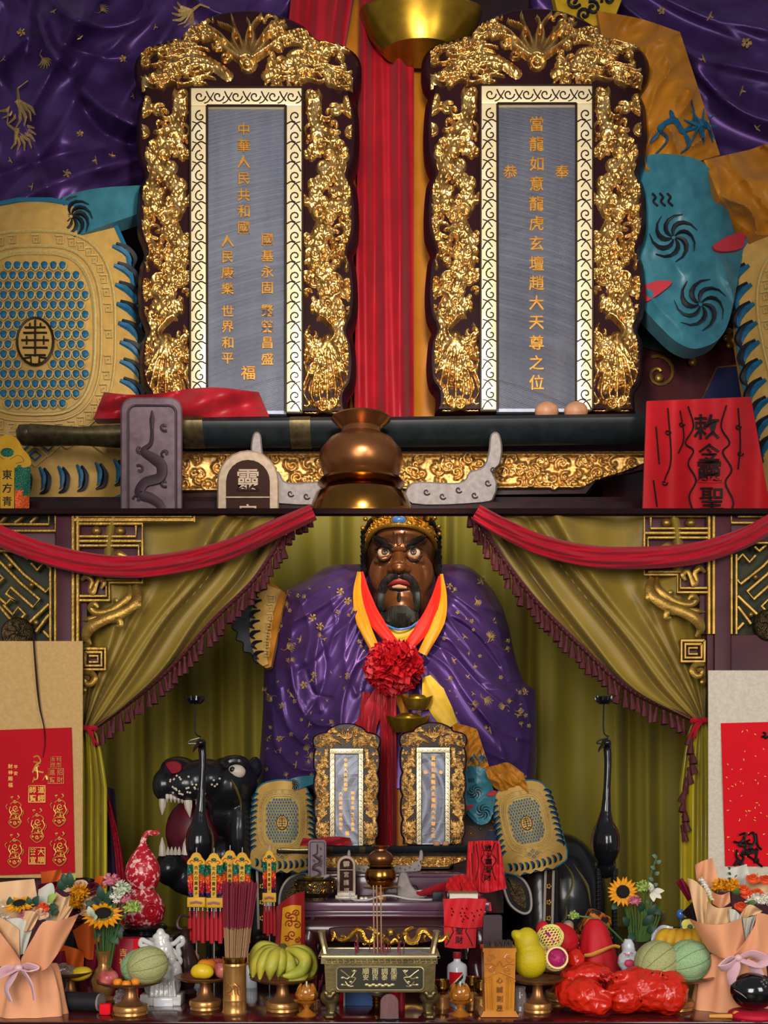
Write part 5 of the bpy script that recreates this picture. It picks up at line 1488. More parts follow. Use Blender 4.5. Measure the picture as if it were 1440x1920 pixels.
D0 = 4.62; ZT = H - .4107
X0, X1 = P(557, 0, D0).x, P(918, 0, D0).x
at_ = thing('altar_table', 'small purple-brown altar table with gilded dragon apron in front of the statue', 'table', ((X0 + X1) / 2, D0, TOP))
ob('table_top', G().box((X0, D0, ZT - .033), (X1, 5.4, ZT), bev=.004), 'purple_wood', at_)
ob('moulding', G().box((X0 + .012, D0 + .012, ZT - .05), (X1 - .012, 5.38, ZT - .033), bev=.005), 'purple_wood', at_)
ob('moulding', G().box((X0 + .02, D0 + .02, ZT - .062), (X1 - .02, 5.37, ZT - .05), bev=.003), 'purple_wood', at_)
A = np.array([[(X0 + .03 + (X1 - X0 - .06) * u, D0 + .03 - .025 * sin(PI * v), ZT - .062 - .1 * v) for u in np.linspace(0, 1, 6)] for v in np.linspace(0, 1, 10)])
ob('apron', G().slab(A, A + np.array([0, .03, 0])), 'deep_red_wood', at_)
for s, x in ((1, X0 + .06), (-1, X1 - .06)):
    for y in (D0 + .06, 5.3):
        g = G(); g.tube([Vector(p) for p in cr([(x, y, ZT - .07), (x - s * .03, y - .02, ZT - .16), (x - s * .01, y, ZT - .24), (x - s * .02, y - .01, TOP)], 6)], [.035, .05, .035, .04], 12); ob('leg', g, 'deep_red_wood', at_)
# gilded dragons on a dark lobed board under the apron
DB = D0 - .005
ob('dragon_board', G().prism([tuple(p) for p in cr([(617, 1745), (630, 1738), (720, 1737), (820, 1737), (836, 1745), (836, 1758), (800, 1768), (735, 1772), (670, 1768), (628, 1764)], 4, True)], lambda a, b, k: P(a, b, DB + .02 * k), bev=2), 'deep_red_wood', at_)
g = G(); zb = lambda x, y: (590 + x / 5.76, 1720 + y / 5.76)
for m in (0, 1):
    f = lambda x, y: P(*zb(1640 - x if m else x, y), DB - .012)
    def L(pts, w): g.tube([f(*p) for p in cr(pts, 5)], [k * 1.55 * D0 / F for k in w], 7, flat=.7)
    L([(215, 190), (260, 240), (330, 245), (390, 200), (450, 140), (510, 160), (530, 220), (570, 265), (620, 260), (650, 210), (640, 170)], [1, 3, 3.5, 4, 4.2, 4.2, 4.4, 4.6, 4.6, 4, 3])
    L([(640, 170), (680, 190), (700, 220)], [4, 5, 2.5]); L([(660, 150), (600, 130), (550, 120)], [3, 2, .6]); L([(650, 140), (600, 112), (570, 108)], [3, 2, .6]); L([(670, 150), (640, 110)], [2.5, .6])
    for k in range(4): L([(215, 195), (200 - 4 * k, 160 + 30 * k), (180 + 6 * k, 170 + 28 * k)], [2.5, 2, .6])
    L([(450, 190), (460, 230), (440, 265)], [2.5, 2, 1]); L([(560, 260), (540, 290), (520, 280)], [2.5, 2, 1]); L([(700, 260), (740, 270), (770, 240), (790, 265), (820, 285)], [1.5, 2.5, 2.5, 3, 2.5]); L([(330, 245), (320, 210), (280, 200)], [2.5, 2, .8]); L([(730, 230), (745, 200), (720, 180)], [2, 2, .8])
    for k in range(6): L([(420 + k * 20, 150 - 6 * (k % 2)), (415 + k * 20, 122 + 5 * abs(k - 2))], [1.6, .5])
L([(820, 180), (820, 181)], [5, 5]); g.ell(P(*zb(820, 165), DB - .014), (.014, .012, .016), 12)
for k in range(5): L([(820, 150), (820 + (k - 2) * 18, 120 + 8 * abs(k - 2))], [2, .6])
ob('dragon_carving', g, 'bright_gold', at_, kind='stuff')
# step behind
Z2 = H - .3143
sp_ = thing('altar_step', 'low purple wooden step on the small altar table', 'stand', (0, 4.93, ZT))
ob('step', G().box((P(585, 0, 4.93).x, 4.93, ZT), (P(905, 0, 4.93).x, 5.39, Z2), bev=.004), 'purple_wood', sp_)
ob('step_edge', G().box((P(582, 0, 4.92).x, 4.92, Z2 - .016), (P(908, 0, 4.92).x, 4.932, Z2 - .002), bev=.002), 'purple_wood', sp_)

# things on the small table ----------------------------------------------
def onZ(px, d, z): return Vector(((px - 720) / F * d, d, z))
M('ash_grey', '8f8a80', .8, var='6f6a62', vs=60); M('cable_white', 'a8a0a0', .5); M('cable_black', '1a1a1c', .5); M('page_white', 'c9c4b4', .7); M('cover_tan', '9a7a52', .6)
c = onZ(592, 4.74, ZT); u = 4.74 / F
bw = thing('bronze_bowl', 'dark embossed bronze bowl holding gold ingots on the small altar table', 'bowl', c)
ob('body', G().lathe([(.0, 0), (22 * u, 0), (22 * u, 5 * u), (34 * u, 14 * u), (37 * u, 28 * u), (34 * u, 36 * u), (37 * u, 40 * u), (34 * u, 40 * u), (30 * u, 36 * u), (0, 33 * u)], c, 36), 'aged_bronze', bw)
for s in (-1, 1):
    g = G(); g.tube([c + Vector((s * (36 * u + .008 * sin(t)), 0, (30 + 7 * cos(t)) * u)) for t in np.linspace(0, PI, 8)], .005, 6); ob('handle', g, 'aged_bronze', bw)
r = random.Random(3); g = G()
for k in range(36):
    a = -PI + PI * r.random(); z = r.uniform(16, 34) * u
    g.tube([c + Vector((cos(a + .1 * cos(t)) * 36.6 * u, sin(a + .1 * cos(t)) * 36.6 * u, z + 3 * u * sin(t))) for t in np.linspace(0, 4.5, 7)], .0022, 4)
ob('embossing', g, 'brass', bw, kind='stuff')
for k, (x, m, l) in enumerate(((578, 'bright_gold', 'small gold ingot lying in the bronze bowl'), (597, 'brass', 'small brass lump in the middle of the bronze bowl'))):
    o = bpy.data.objects.new('gold_ingot', ING); COL.objects.link(o); o.location = onZ(x, 4.73, ZT + 37 * u); o.scale = (.024, .024, .018); tag(o, l, 'ingot')
solo('jade_chip', G().ell(onZ(606, 4.74, ZT + 42 * u), (.03, .012, .009), 12, rot=Matrix.Rotation(-.35, 3, 'Y')), 'stone_grey', 'grey stone chip leaning in the bronze bowl', 'stone')
# cloud-shaped carved scraps, cables, grey box, candle
solo('cloud_ornament', G().prism([tuple(p) for p in cr([(748, 1640), (762, 1636), (768, 1650), (775, 1664), (790, 1676), (800, 1684), (748, 1684)], 5, True)], lambda a, b, k: P(a, b, 4.80 + .03 * k), bev=2), 'stone_grey', 'grey cloud-shaped stone ornament right of the small brass censer', 'ornament')
g = G(); g.tube([Vector(p) for p in cr([onZ(656, 4.7, ZT + .03), onZ(658, 4.69, ZT + .012), onZ(668, 4.68, ZT + .004), onZ(690, 4.67, ZT + .006), onZ(712, 4.67, ZT + .02), onZ(735, 4.68, ZT + .022), onZ(765, 4.68, ZT + .009), onZ(800, 4.7, ZT + .004), onZ(815, 4.72, ZT + .004)], 6)], .0042, 6)
solo('white_cable', g, 'cable_white', 'white cable winding across the small altar table', 'cable')
g = G(); g.tube([onZ(775, 4.86, ZT + .01 + .02 * (1 + sin(t))) + Vector((.02 * cos(t), .01 * cos(t * 2), 0)) for t in np.linspace(0, 9, 24)], .003, 5)
solo('black_cable', g, 'cable_black', 'small coil of black cable behind the white cable', 'cable')
solo('grey_box', G().box(onZ(812, 4.70, ZT) + Vector((-.003, 0, 0)), onZ(829, 4.70, ZT + .036) + Vector((0, .03, 0)), bev=.004), 'cable_black', 'small dark grey box next to the book', 'box')
g = G(); g.tube([onZ(757, 4.84, ZT + .012), onZ(790, 4.80, ZT + .02), onZ(815, 4.78, ZT + .04), onZ(838, 4.76, ZT + .055)], [.012, .014, .02, .024], 8, flat=.6)
solo('twisted_cloth', g, 'crimson_cloth', 'twisted red cloth trailing toward the book', 'cloth')
solo('cream_block', G().box(onZ(745, 4.86, ZT), onZ(800, 4.86, ZT + .03) + Vector((0, .03, 0)), bev=.004), 'paper_cream', 'pale stone block behind the white cable', 'block')
for x, l in ((678, 'left'), (686, 'right')):
    solo('bead', G().ell(onZ(x, 4.7, ZT + .008), (.009, .009, .008), 10), 'pale_gold', f'tiny pale bead by the censer foot, the {l} one', 'bead')
# red talisman cloths at the right end
def tcloth(label, top, bot, d, dep, marks, glyphs, w=.0022, th=.006):
    t = thing('talisman_cloth', label, 'talisman', P(bot[0][0], bot[0][1], d))
    f = lambda x, y, u=0, v=0: P(x, y, d + dep(x, y))
    ob('cloth', patch(top, bot, f, 30, 30, th), 'talisman_red', t)
    o = lambda a, b, k=0: f(a, b) + Vector((0, -.004 + .003 * k, 0))
    g = G()
    for p in marks: g.tube([o(*q) for q in cr(p, 5)], w, 5, flat=.5)
    for c_, x, y, s in glyphs: g.glyph(c_, o, s, cx=x, cy=y)
    ob('brush_marks', g, 'black_ink', t, smooth=False, kind='stuff')
tcloth('red talisman cloth with black characters hanging over the sword tip', [(878, 1578), (910, 1576), (937, 1577)], [(873, 1660), (905, 1674), (950, 1666)], 4.9, lambda x, y: -.008 * sin(x * .35 + y * .03) - .004 * sin(x * .8),
       [[(903, 1582), (907, 1600), (902, 1612), (908, 1625), (903, 1645), (906, 1655)], [(928, 1580), (922, 1600), (930, 1612), (923, 1628), (929, 1650)], [(893, 1582), (897, 1620), (892, 1650)], [(933, 1582), (934, 1620)], [(884, 1600), (886, 1640)], [(888, 1585), (889, 1600)]],
       [('敕', 915, 1590, 15), ('令', 915, 1604, 12), ('靈', 916, 1616, 15), ('聖', 916, 1630, 14), ('財', 914, 1645, 13)])
tcloth('crumpled red cloth heaped under the book', [(838, 1648), (860, 1640), (880, 1642)], [(832, 1690), (865, 1694), (905, 1690)], 4.72, lambda x, y: -.014 * sin(x * .25 + y * .2) - .008 * sin(x * .5 - y * .3), [[(862, 1655), (866, 1670), (862, 1680)]], [])
tcloth('red talisman cloth with black dotted marks hanging off the table edge below the book', [(831, 1686), (870, 1684), (912, 1686)], [(833, 1736), (870, 1740), (904, 1739)], 4.585, lambda x, y: -.005 * sin(x * .2 + y * .05),
       [[(846 + a, 1702 + b), (848 + a, 1705 + b)] for a, b in ((0, 0), (3, 6), (0, 12), (20, 0), (24, 8), (18, 14), (22, 20), (26, 14), (30, 18), (38, 8), (42, 14), (48, 4), (52, 12), (40, 22), (28, 0), (55, 2), (20, 24), (16, 8))], [], .003)
tcloth('red talisman cloth with two large black characters, lowest in the hanging stack', [(832, 1732), (862, 1733), (894, 1734)], [(834, 1776), (860, 1779), (892, 1777)], 4.60, lambda x, y: -.003 * sin(x * .2),
       [[(847, 1738), (850, 1746), (847, 1752), (840, 1766), (836, 1772)], [(876, 1738), (873, 1746), (876, 1752), (882, 1764), (886, 1774)]], [('聖', 861, 1745, 15), ('財', 861, 1762, 15)])
tcloth('small red cloth corner sticking out right of the hanging talismans', [(902, 1690), (920, 1692)], [(902, 1708), (922, 1708)], 4.63, lambda x, y: -.003 * sin(x * .2), [], [])
bk = thing('book', 'white-edged book with tan cover lying on the red cloth', 'book', P(866, 1690, 4.64))
ob('pages', G().box(P(843, 1690, 4.60), P(896, 1676, 4.60) + Vector((0, .13, 0))), 'page_white', bk)
ob('cover', G().box(P(842, 1676, 4.597), P(896.5, 1674.6, 4.597) + Vector((0, .135, 0))), 'cover_tan', bk)
ob('spine', G().box(P(838, 1690, 4.6), P(843, 1674.6, 4.6) + Vector((0, .13, 0)), bev=.002), 'dark_wood', bk)

# ------------------------------------------------------------------ bronze censer in front
M('censer_bronze', '7a6a44', .36, .8, var='5f5234', vs=10, bump=(60, .1)); M('censer_dark', '2c2a20', .45, .5); M('censer_light', 'a89a70', .4, .7); M('ash', '9a948a', .9, var='787268', vs=80, bump=(90, .5))
M('joss_red', '7a1f30', .7, var='661a28', vs=50); M('joss_tan', 'a07c58', .75, var='8a6848', vs=40); M('joss_dark', '3a2f2a', .8)
dc = 3.83; s_ = dc / F; zc = lambda y: H - (y - CY) / F * dc; xc = lambda x: (x - 720) / F * dc
cz = thing('bronze_censer', 'rectangular bronze incense burner with lion-paw legs at the front of the table', 'incense burner', (xc(711), dc, TOP))
def tap(y0, y1, x0a, x1a, x0b, x1b, d0a, d0b, dep):
    v = []
    for y, xa, xb, dd in ((y0, x0a, x1a, d0a), (y1, x0b, x1b, d0b)):
        for x, yy in ((xa, dd), (xb, dd), (xb, dc + dep - (dd - dc)), (xa, dc + dep - (dd - dc))): v.append((xc(x), yy, zc(y)))
    return G().add(v, [(0, 1, 5, 4), (1, 2, 6, 5), (2, 3, 7, 6), (3, 0, 4, 7), (0, 3, 2, 1), (4, 5, 6, 7)])
DP = .2
ob('body', tap(1806, 1861, 608, 817, 611, 815, dc, dc + .006, DP), 'censer_bronze', cz, smooth=False)
ob('fret_band', tap(1797, 1807, 602, 820, 602, 820, dc - .004, dc - .004, DP + .004), 'censer_bronze', cz, smooth=False)
rim = G()
for a, b in (((597, dc - .01), (825, dc + .006)), ((597, dc + DP - .004), (825, dc + DP + .012))): rim.box((xc(a[0]), a[1], zc(1797)), (xc(b[0]), b[1], zc(1791)), bev=.002)
for a, b in ((597, 604), (818, 825)): rim.box((xc(a), dc - .01, zc(1797)), (xc(b), dc + DP + .012, zc(1791)), bev=.002)
ob('rim', rim, 'censer_light', cz)
ob('ash_bed', G().box((xc(603), dc + .006, zc(1797)), (xc(819), dc + DP - .004, zc(1793))), 'ash', cz)
g = G(); x = 612
while x < 812:
    g.tube([(xc(a), dc - .006, zc(b)) for a, b in ((x, 1799.5), (x + 8, 1799.5), (x + 8, 1804.5), (x + 3, 1804.5), (x + 3, 1802))], .0012, 4); x += 11
ob('fret', g, 'censer_dark', cz, kind='stuff')
ob('inscribed_panel', G().prism(rr(631, 1813, 794, 1856, 7), lambda a, b, k: (xc(a), dc - .003 + .006 * k, zc(b))), 'censer_dark', cz)
g = G(); g.tube([(xc(a), dc - .004, zc(b)) for a, b in rr(631, 1813, 794, 1856, 7)], .0026, 6, closed=True); ob('panel_rim', g, 'censer_light', cz)
for row, (y, ch) in enumerate(((1821, '順雨調風'), (1832, '安民泰國'))):
    for i, c_ in enumerate(ch):
        g = G(); g.glyph(c_, lambda a, b, k: (xc(a), dc - .007 + .005 * k, zc(b)), 13 if row == 0 else 11.5, cx=686 + i * 17.5, cy=y); ob('character', g, 'censer_light', cz, smooth=False)
g = G()
for m in (0, 1):
    f = lambda a, b: (xc(1424 - (590 + a / 5.76) if m else 590 + a / 5.76), dc - .006, zc(1720 + b / 5.76))
    for pts in ([(280, 565), (330, 600), (380, 640), (440, 650), (420, 690), (390, 720)], [(380, 640), (350, 660), (300, 640)], [(400, 640), (430, 600), (440, 570)], [(330, 690), (370, 740), (420, 740)], [(290, 730), (350, 725)], [(400, 570), (430, 590), (455, 570)]):
        g.tube([f(*p) for p in cr(pts, 5)], .0024, 5)
    for x, y in ((430, 575), (300, 650), (390, 695), (370, 735), (300, 725)): g.ell(f(x, y), (.006, .003, .004), 7)
for k in range(9): g.ell((xc(688 + k * 6), dc - .005, zc(1846 + 2 * (k % 2))), (.008, .003, .005), 7)
ob('plum_relief', g, 'censer_light', cz, kind='stuff')
for s, x in ((1, 601), (-1, 820)):
    g = G(); g.tube([Vector(p) for p in cr([(xc(x + s * 7), dc + DP / 2, zc(1795)), (xc(x + s * 4), dc + DP / 2, zc(1780)), (xc(x), dc + DP / 2, zc(1762)), (xc(x - s), dc + DP / 2, zc(1752))], 5)], [.012, .01, .011, .013], 8, flat=3.4, up=(0, 1, 0)); ob('handle', g, 'censer_light', cz)
    for yy in (dc + .03, dc + DP - .03):
        g = G(); lx = 618 if s == 1 else 806
        g.ell((xc(lx), yy, zc(1872)), (.034, .03, .03), 14); g.tube([(xc(lx), yy, zc(1875)), (xc(lx + s * 4), yy - .004, zc(1895)), (xc(lx), yy - .004, zc(1906)), (xc(lx - s * 2), yy - .01, TOP + .012)], [.026, .016, .015, .022], 10)
        for k in (-1, 0, 1): g.ell((xc(lx + k * 5), yy - .022, TOP + .008), (.008, .012, .008), 8)
        g.ell((xc(lx), yy - .03, zc(1868)), (.014, .012, .012), 8); g.ell((xc(lx - 7), yy - .026, zc(1862)), (.01, .01, .01), 8); g.ell((xc(lx + 7), yy - .026, zc(1862)), (.01, .01, .01), 8)
        v0 = min(v[2] for v in g.v)
        if v0 < TOP: g.v = [(a, b, max(c_, TOP)) for a, b, c_ in g.v]
        ob('leg', blob(g, 'censer_bronze', .003, 2), None, cz)
    
# incense: three tall sticks, many stubs
def stick(path, r, mats, label, group, n=6, split=None):
    g = G()
    if split is None: g.tube(path, r, n)
    else:
        a, b = Vector(path[0]), Vector(path[1]); m = a.lerp(b, split)
        g.tube([a, m], r * .75, n, mi=0); g.tube([m, b], r, n, mi=1)
    return solo('incense_stick', g, mats, label, 'incense', group)
zA = zc(1793) - .004
for x0, x1, l in ((701, 702, 'left'), (708, 708, 'middle'), (715, 716, 'right')):
    stick([(xc(x0), dc + .08, zA), (xc(x1) - .004, dc + .075, zc(1663))], .0024, 'joss_tan', f'tall unburnt incense stick in the bronze burner, the {l} of three', 'tall incense sticks')
r = random.Random(6)
for k in range(26):
    x = r.choice((r.uniform(688, 760), r.uniform(690, 730), r.uniform(666, 672))); y = dc + r.uniform(.03, .16)
    stick([(xc(x), y, zA), (xc(x) + r.uniform(-.004, .004), y, zA + r.uniform(.02, .055))], .0017, 'joss_red', 'short burnt-down red incense stub standing in the bronze burner ash', 'incense stubs in the burner', 5)
for x, l, rd_ in ((640, 'left', .011), (738, 'right', .02)):
    c = (xc(x) * 1.1, dc + .38, TOP); t = thing('red_candle_cup', f'small red candle cup behind the bronze burner, the {l} one', 'candle', c)
    ob('cup', G().lathe([(.0, 0), (rd_ * .8, 0), (rd_, .14), (rd_, .178), (rd_ * .85, .178), (.0, .17)], c, 18), 'scroll_red_bright', t); g = G(); g.tube([(c[0], c[1], c[2] + .17), (c[0], c[1], c[2] + .188)], .0015, 5); ob('wick', g, 'black_ink', t)
# ------------------------------------------------------------------ footed dishes and fruit
M('apple_red', 'a84a48', .4, var=[(.35, '8f2f36'), (.6, 'c07060')], vs=16, coat=.2)
M('orange_fruit', 'd8801a', .45, var='c97010', vs=20, bump=(220, .25)); M('mango_yellow', 'cfae1c', .4, var='b99a1a', vs=10, coat=.15)
M('melon_net', '9a9c64', .6, var=[(.35, '8d9058'), (.6, 'a8a873')], vs=260, bump=(420, .5))
M('melon_green', '86a878', .6, var=[(.35, '789c6a'), (.6, '98b488')], vs=260, bump=(420, .5))
M('melon_groove', '6d7a4c', .7); M('stem_brown', '4a3a22', .8)
M('banana_green', 'a8a034', .42, var=[(.35, '8c9030'), (.65, 'b8a83c')], vs=9); M('banana_yellow', 'c99c22', .42, var='a87a16', vs=9); M('banana_tip', '4a4420', .7)
M('pomelo_yellow', 'bfa616', .42, var='a8960f', vs=8, bump=(160, .25)); M('dragonfruit', 'a01c58', .42, var='8a1a4a', vs=14); M('foam_net', 'd8cc6a', .6); M('net_cream', 'd9c080', .6)
M('film_clear', 'e8e0e0', .08, trans=.9, spec=.7); M('paper_box_red', 'a8162c', .5, var='98122a', vs=5)

def dish_mesh():
    g = G(); g.lathe([(.0, 0), (.052, 0), (.054, .003), (.052, .012), (.057, .016), (.058, .03), (.054, .036), (.034, .046), (.023, .066), (.02, .088), (.021, .1), (.03, .106), (.08, .11), (.108, .12), (.112, .126), (.107, .127), (.07, .118), (.0, .114)], n=48)
    return g.mesh('dish', 'bowl_brass')
def dish_parts():
    a = G().lathe([(.0, 0), (.052, 0), (.055, .003), (.053, .012), (.057, .016), (.058, .03), (.054, .036), (.0, .036)], n=48).mesh('foot', 'satin_gold')
    b = G().lathe([(.05, .035), (.034, .046), (.023, .066), (.02, .088), (.021, .1), (.03, .106)], n=40).mesh('stem', 'bowl_brass')
    c = G().lathe([(.03, .104), (.08, .109), (.108, .12), (.112, .126), (.107, .127), (.07, .118), (.0, .114)], n=48).mesh('plate', 'bowl_brass')
    return a, b, c
DISH = dish_parts()
def dish(px, d, w, label):
    t = thing('footed_dish', label, 'dish', onZ(px, d, TOP), 'footed brass offering dishes'); k = w / 2 * d / F / .112
    t.scale = (k, k, .93)
    for n, m in zip(('foot', 'stem', 'plate'), DISH):
        o = bpy.data.objects.new(n, m); COL.objects.link(o); o.parent = t
    return TOP + .117 * .93
def fr(px, py, d): return P(px, py, d)
def sphere_fruit(name, px, py, d, r, mat, label, cat, kz=.92, stem=True):
    c = P(px, py, d); rr0 = r * d / F; n = 18
    g = G(); prof = []
    for j in range(13):
        a = PI * j / 12; q = sin(a) * rr0; z = -cos(a) * rr0 * kz
        if a > 2.5: z -= rr0 * .22 * (1 - q / (rr0 * .6)) if q < rr0 * .6 else 0
        prof.append((q, z))
    g.lathe(prof, c, n)
    if not stem: return solo(name, g, mat, label, cat)
    t = thing(name, label, cat, c - Vector((0, 0, rr0 * kz)))
    ob('flesh', g, mat, t)
    s = G(); top = c + Vector((0, 0, rr0 * kz * .74)); s.tube([top, top + Vector((.003, -.002, rr0 * .3))], .0022, 5); ob('stem', s, 'stem_brown', t)
    return t
def melon(px, py, d, r, mat, label, yaw, pitch, elong=1.08):
    c = P(px, py, d); R = r * d / F
    m = Matrix.Translation(c) @ Matrix.Rotation(yaw, 4, 'Z') @ Matrix.Rotation(pitch, 4, 'Y')
    t = thing('melon', label, 'melon', c - Vector((0, 0, R)))
    nx, ny = 60, 24; A = np.zeros((ny, nx, 3))
    for j in range(ny):
        ph = PI * (j + .02) / (ny - .96)
        for i in range(nx):
            a = 2 * PI * i / nx; q = R * (1 - .03 * (abs(cos(5 * a)) < .16) * sin(ph))
            A[j, i] = m @ Vector((q * sin(ph) * cos(a), q * sin(ph) * sin(a), q * elong * cos(ph)))
    g = G().grid(A, wrap=True); ob('rind', g, mat, t, angle=180)
    for k in range(10):
        a = (k + .5) * PI / 5; g = G()
        g.tube([m @ Vector((R * .985 * sin(p) * cos(a), R * .985 * sin(p) * sin(a), R * .985 * elong * cos(p))) for p in np.linspace(.06, PI - .1, 18)], [R * x for x in (.012, .02, .02, .02, .012)], 5); ob('groove', g, 'melon_groove', t)
    g = G(); g.tube([m @ Vector((0, 0, R * elong * .97)), m @ Vector((0, 0, R * elong * 1.05))], [R * .07, R * .05], 8); ob('stem_scar', g, 'stem_brown', t)
def banana(t, p, r, mat, n=8):
    g = G(); g.tube([Vector(q) for q in cr(p, 7)], [r * x for x in (.3, .75, 1, 1.03, .95, .6, .22)], 6); b = ob('banana', g, mat, t, angle=65)
    g = G(); e = Vector(p[-1]); f = Vector(p[-2]); dd = (e - f).normalized(); g.tube([e - dd * .004, e + dd * .008], [r * .24, r * .16], 6); ob('tip', g, 'banana_tip', b)

# left dish: apple, kumquats, melons
d = 3.92; zt = dish(245, d, 128, 'footed brass dish holding an apple, kumquats and a melon')
sphere_fruit('apple', 203, 1834, d - .01, 19, 'apple_red', 'red apple on the dish beside the kumquats', 'apple')
for x, y, dd, l in ((221, 1842, -.05, 'left'), (237, 1845.5, -.075, 'middle'), (254, 1841, -.05, 'right')):
    sphere_fruit('kumquat', x, y, d + dd, 9, 'orange_fruit', f'small orange kumquat on the apple dish, the {l} of three', 'kumquat', .95)
melon(277, 1810, d - .01, 36, 'melon_net', 'netted green melon on the left dish showing its star-shaped end', .5, 1.35)
melon(262, 1812, d + .085, 33, 'melon_green', 'pale melon half hidden behind the netted melon', .2, 1.2)
# second dish
d = 4.02; dish(385, d, 116, 'footed brass dish holding a mango, an orange and apples')
g = G(); g.ell(P(380, 1821, d - .05), (.040, .03, .027), 18, rot=Matrix.Rotation(.15, 3, 'Y')); g.ell(P(373, 1822, d - .05), (.03, .026, .024), 14)
o = ob('mango', blob(g, 'mango_yellow', .004, 4), None, label='yellow mango at the front of the second dish', cat='mango')
sphere_fruit('orange', 388, 1815, d + .015, 20, 'orange_fruit', 'orange behind the yellow mango', 'orange', .95)
sphere_fruit('apple', 404, 1812, d + .06, 19, 'apple_red', 'red apple behind the orange on the second dish', 'apple')
sphere_fruit('apple', 418, 1818, d + .0, 18, 'apple_red', 'red apple beside the incense holder on the second dish', 'apple')
# far-left dish
d = 4.12; dish(132, d, 86, 'footed brass dish half hidden by the left bouquet')
g = G(); g.ell(P(150, 1826, d - .01), (.045, .03, .026), 16, rot=Matrix.Rotation(-.2, 3, 'Y')); ob('mango', blob(g, 'mango_yellow', .004, 3), None, label='yellow fruit in clear film on the far left dish', cat='mango')
r = random.Random(4)
def crumple(c, rad, seed, n=22, amp=.3):
    A = np.zeros((n // 2 + 1, n, 3))
    for j in range(n // 2 + 1):
        ph = PI * j / (n // 2)
        for i in range(n):
            a = 2 * PI * i / n; v = Vector((sin(ph) * cos(a), sin(ph) * sin(a), cos(ph)))
            q = 1 + amp * noise.noise(v * 2.3 + Vector((seed, 0, 0))) + amp * .5 * noise.noise(v * 6 + Vector((0, seed, 0)))
            A[j, i] = [c[k] + rad[k] * q * v[k] for k in range(3)]
    return G().grid(A, wrap=True)
solo('clear_bag', crumple(P(118, 1824, 4.10), (.045, .04, .03), 2), 'film_clear', 'crumpled clear plastic bag on the far left dish', 'bag', angle=25)
solo('clear_wrapper', crumple(P(226, 1872, 4.02), (.022, .03, .03), 5, amp=.5), 'film_clear', 'crumpled clear wrapper beside the left dish stem', 'wrapper', angle=25)
# banana dish
d = 3.99; dish(530, d, 124, 'footed brass dish carrying the green bananas')
t = thing('banana_bunch', 'bunch of greenish bananas on the dish left of the burner', 'bananas', onZ(530, d, TOP + .12))
for pts in ([(527, 1779, 0), (500, 1784, -.03), (482, 1806, -.06), (474, 1832, -.06)], [(527, 1779, 0), (506, 1788, -.06), (492, 1810, -.09), (487, 1836, -.09)], [(528, 1780, 0), (515, 1792, -.08), (508, 1815, -.11), (506, 1836, -.1)], [(530, 1780, 0), (525, 1795, -.07), (524, 1815, -.08), (522, 1832, -.08)],
            [(533, 1779, 0), (558, 1786, -.04), (572, 1800, -.05), (566, 1818, -.06), (545, 1828, -.09), (530, 1830, -.1)], [(533, 1779, 0), (566, 1782, 0), (582, 1800, -.0), (584, 1822, -.0), (572, 1836, -.02)], [(533, 1780, 0), (552, 1790, -.02), (566, 1812, -.03), (566, 1832, -.05), (540, 1838, -.08)], [(528, 1778, .02), (492, 1776, .02), (476, 1796, .03), (470, 1826, .02)], [(531, 1782, 0), (540, 1800, -.05), (545, 1822, -.06), (548, 1836, -.06)]):
    banana(t, [P(a, b, d + e) for a, b, e in pts], .024, 'banana_green')
g = G(); g.tube([P(530, 1772, d + .01), P(530, 1779, d), P(530, 1785, d)], [.012, .022, .014], 8); ob('crown', g, 'banana_tip', t)
# right dish: pomelo and dragon fruit
d = 3.97; dish(1008, d, 104, 'footed brass dish carrying the pomelo')
dish(1050, 4.2, 110, 'footed brass dish behind the red plastic bags')
g = G(); g.ell(P(994, 1800, d), (.061, .06, .064), 22); g.ell(P(988, 1768, d), (.044, .044, .055), 18); g.ell(P(972, 1756, d), (.03, .03, .02), 12, rot=Matrix.Rotation(.7, 3, 'Y'))
ob('pomelo', blob(g, 'pomelo_yellow', .005, 6), None, label='large pear-shaped yellow pomelo beside the carved stick box', cat='pomelo')
def dragonfruit(px, py, d, label, face, netmat, op=.62):
    t = thing('dragon_fruit', label, 'dragon fruit', P(px, py + 22, d)); R = 21 * d / F; c = P(px, py, d)
    g = G(); g.ell(c, (R * .92, R * 1.1, R * .95), 20); b = ob('flesh', g, 'dragonfruit', t)
    for k in range(10):
        a = k * 2.4; z = -.6 + k * .13; s = math.sqrt(1 - z * z); v = Vector((s * cos(a), -abs(s * sin(a)), z))
        g = G(); g.tube([c + Vector((v.x * R * .9, v.y * R * 1.05, v.z * R * .92)), c + Vector((v.x * R * .98, v.y * R * 1.14, v.z * R)) + Vector((0, 0, .008)), c + Vector((v.x * R, v.y * R * 1.1, v.z * R)) + Vector((0, 0, .016))], [.007, .006, .001], 6, flat=.4); ob('scale', g, 'dragonfruit', b)
    m = Matrix.Translation(c) @ face.to_4x4()
    g = G(); N = 22
    for s in (-1, 1):
        for i in range(N):
            pts = []
            for k in range(11):
                f = k / 10; ph = op + f * (2.85 - op); a = 2 * PI * i / N + s * f * 1.3
                pts.append(m @ Vector((R * 1.1 * sin(ph) * cos(a), R * 1.1 * sin(ph) * sin(a), R * 1.25 * cos(ph))))
            g.tube(pts, .0022, 4)
    g.tube([m @ Vector((R * 1.1 * sin(op) * cos(a), R * 1.1 * sin(op) * sin(a), R * 1.25 * cos(op))) for a in np.linspace(0, 2 * PI, 30)[:-1]], .0045, 5, closed=True)
    ob('foam_net', g, netmat, t, kind='stuff')
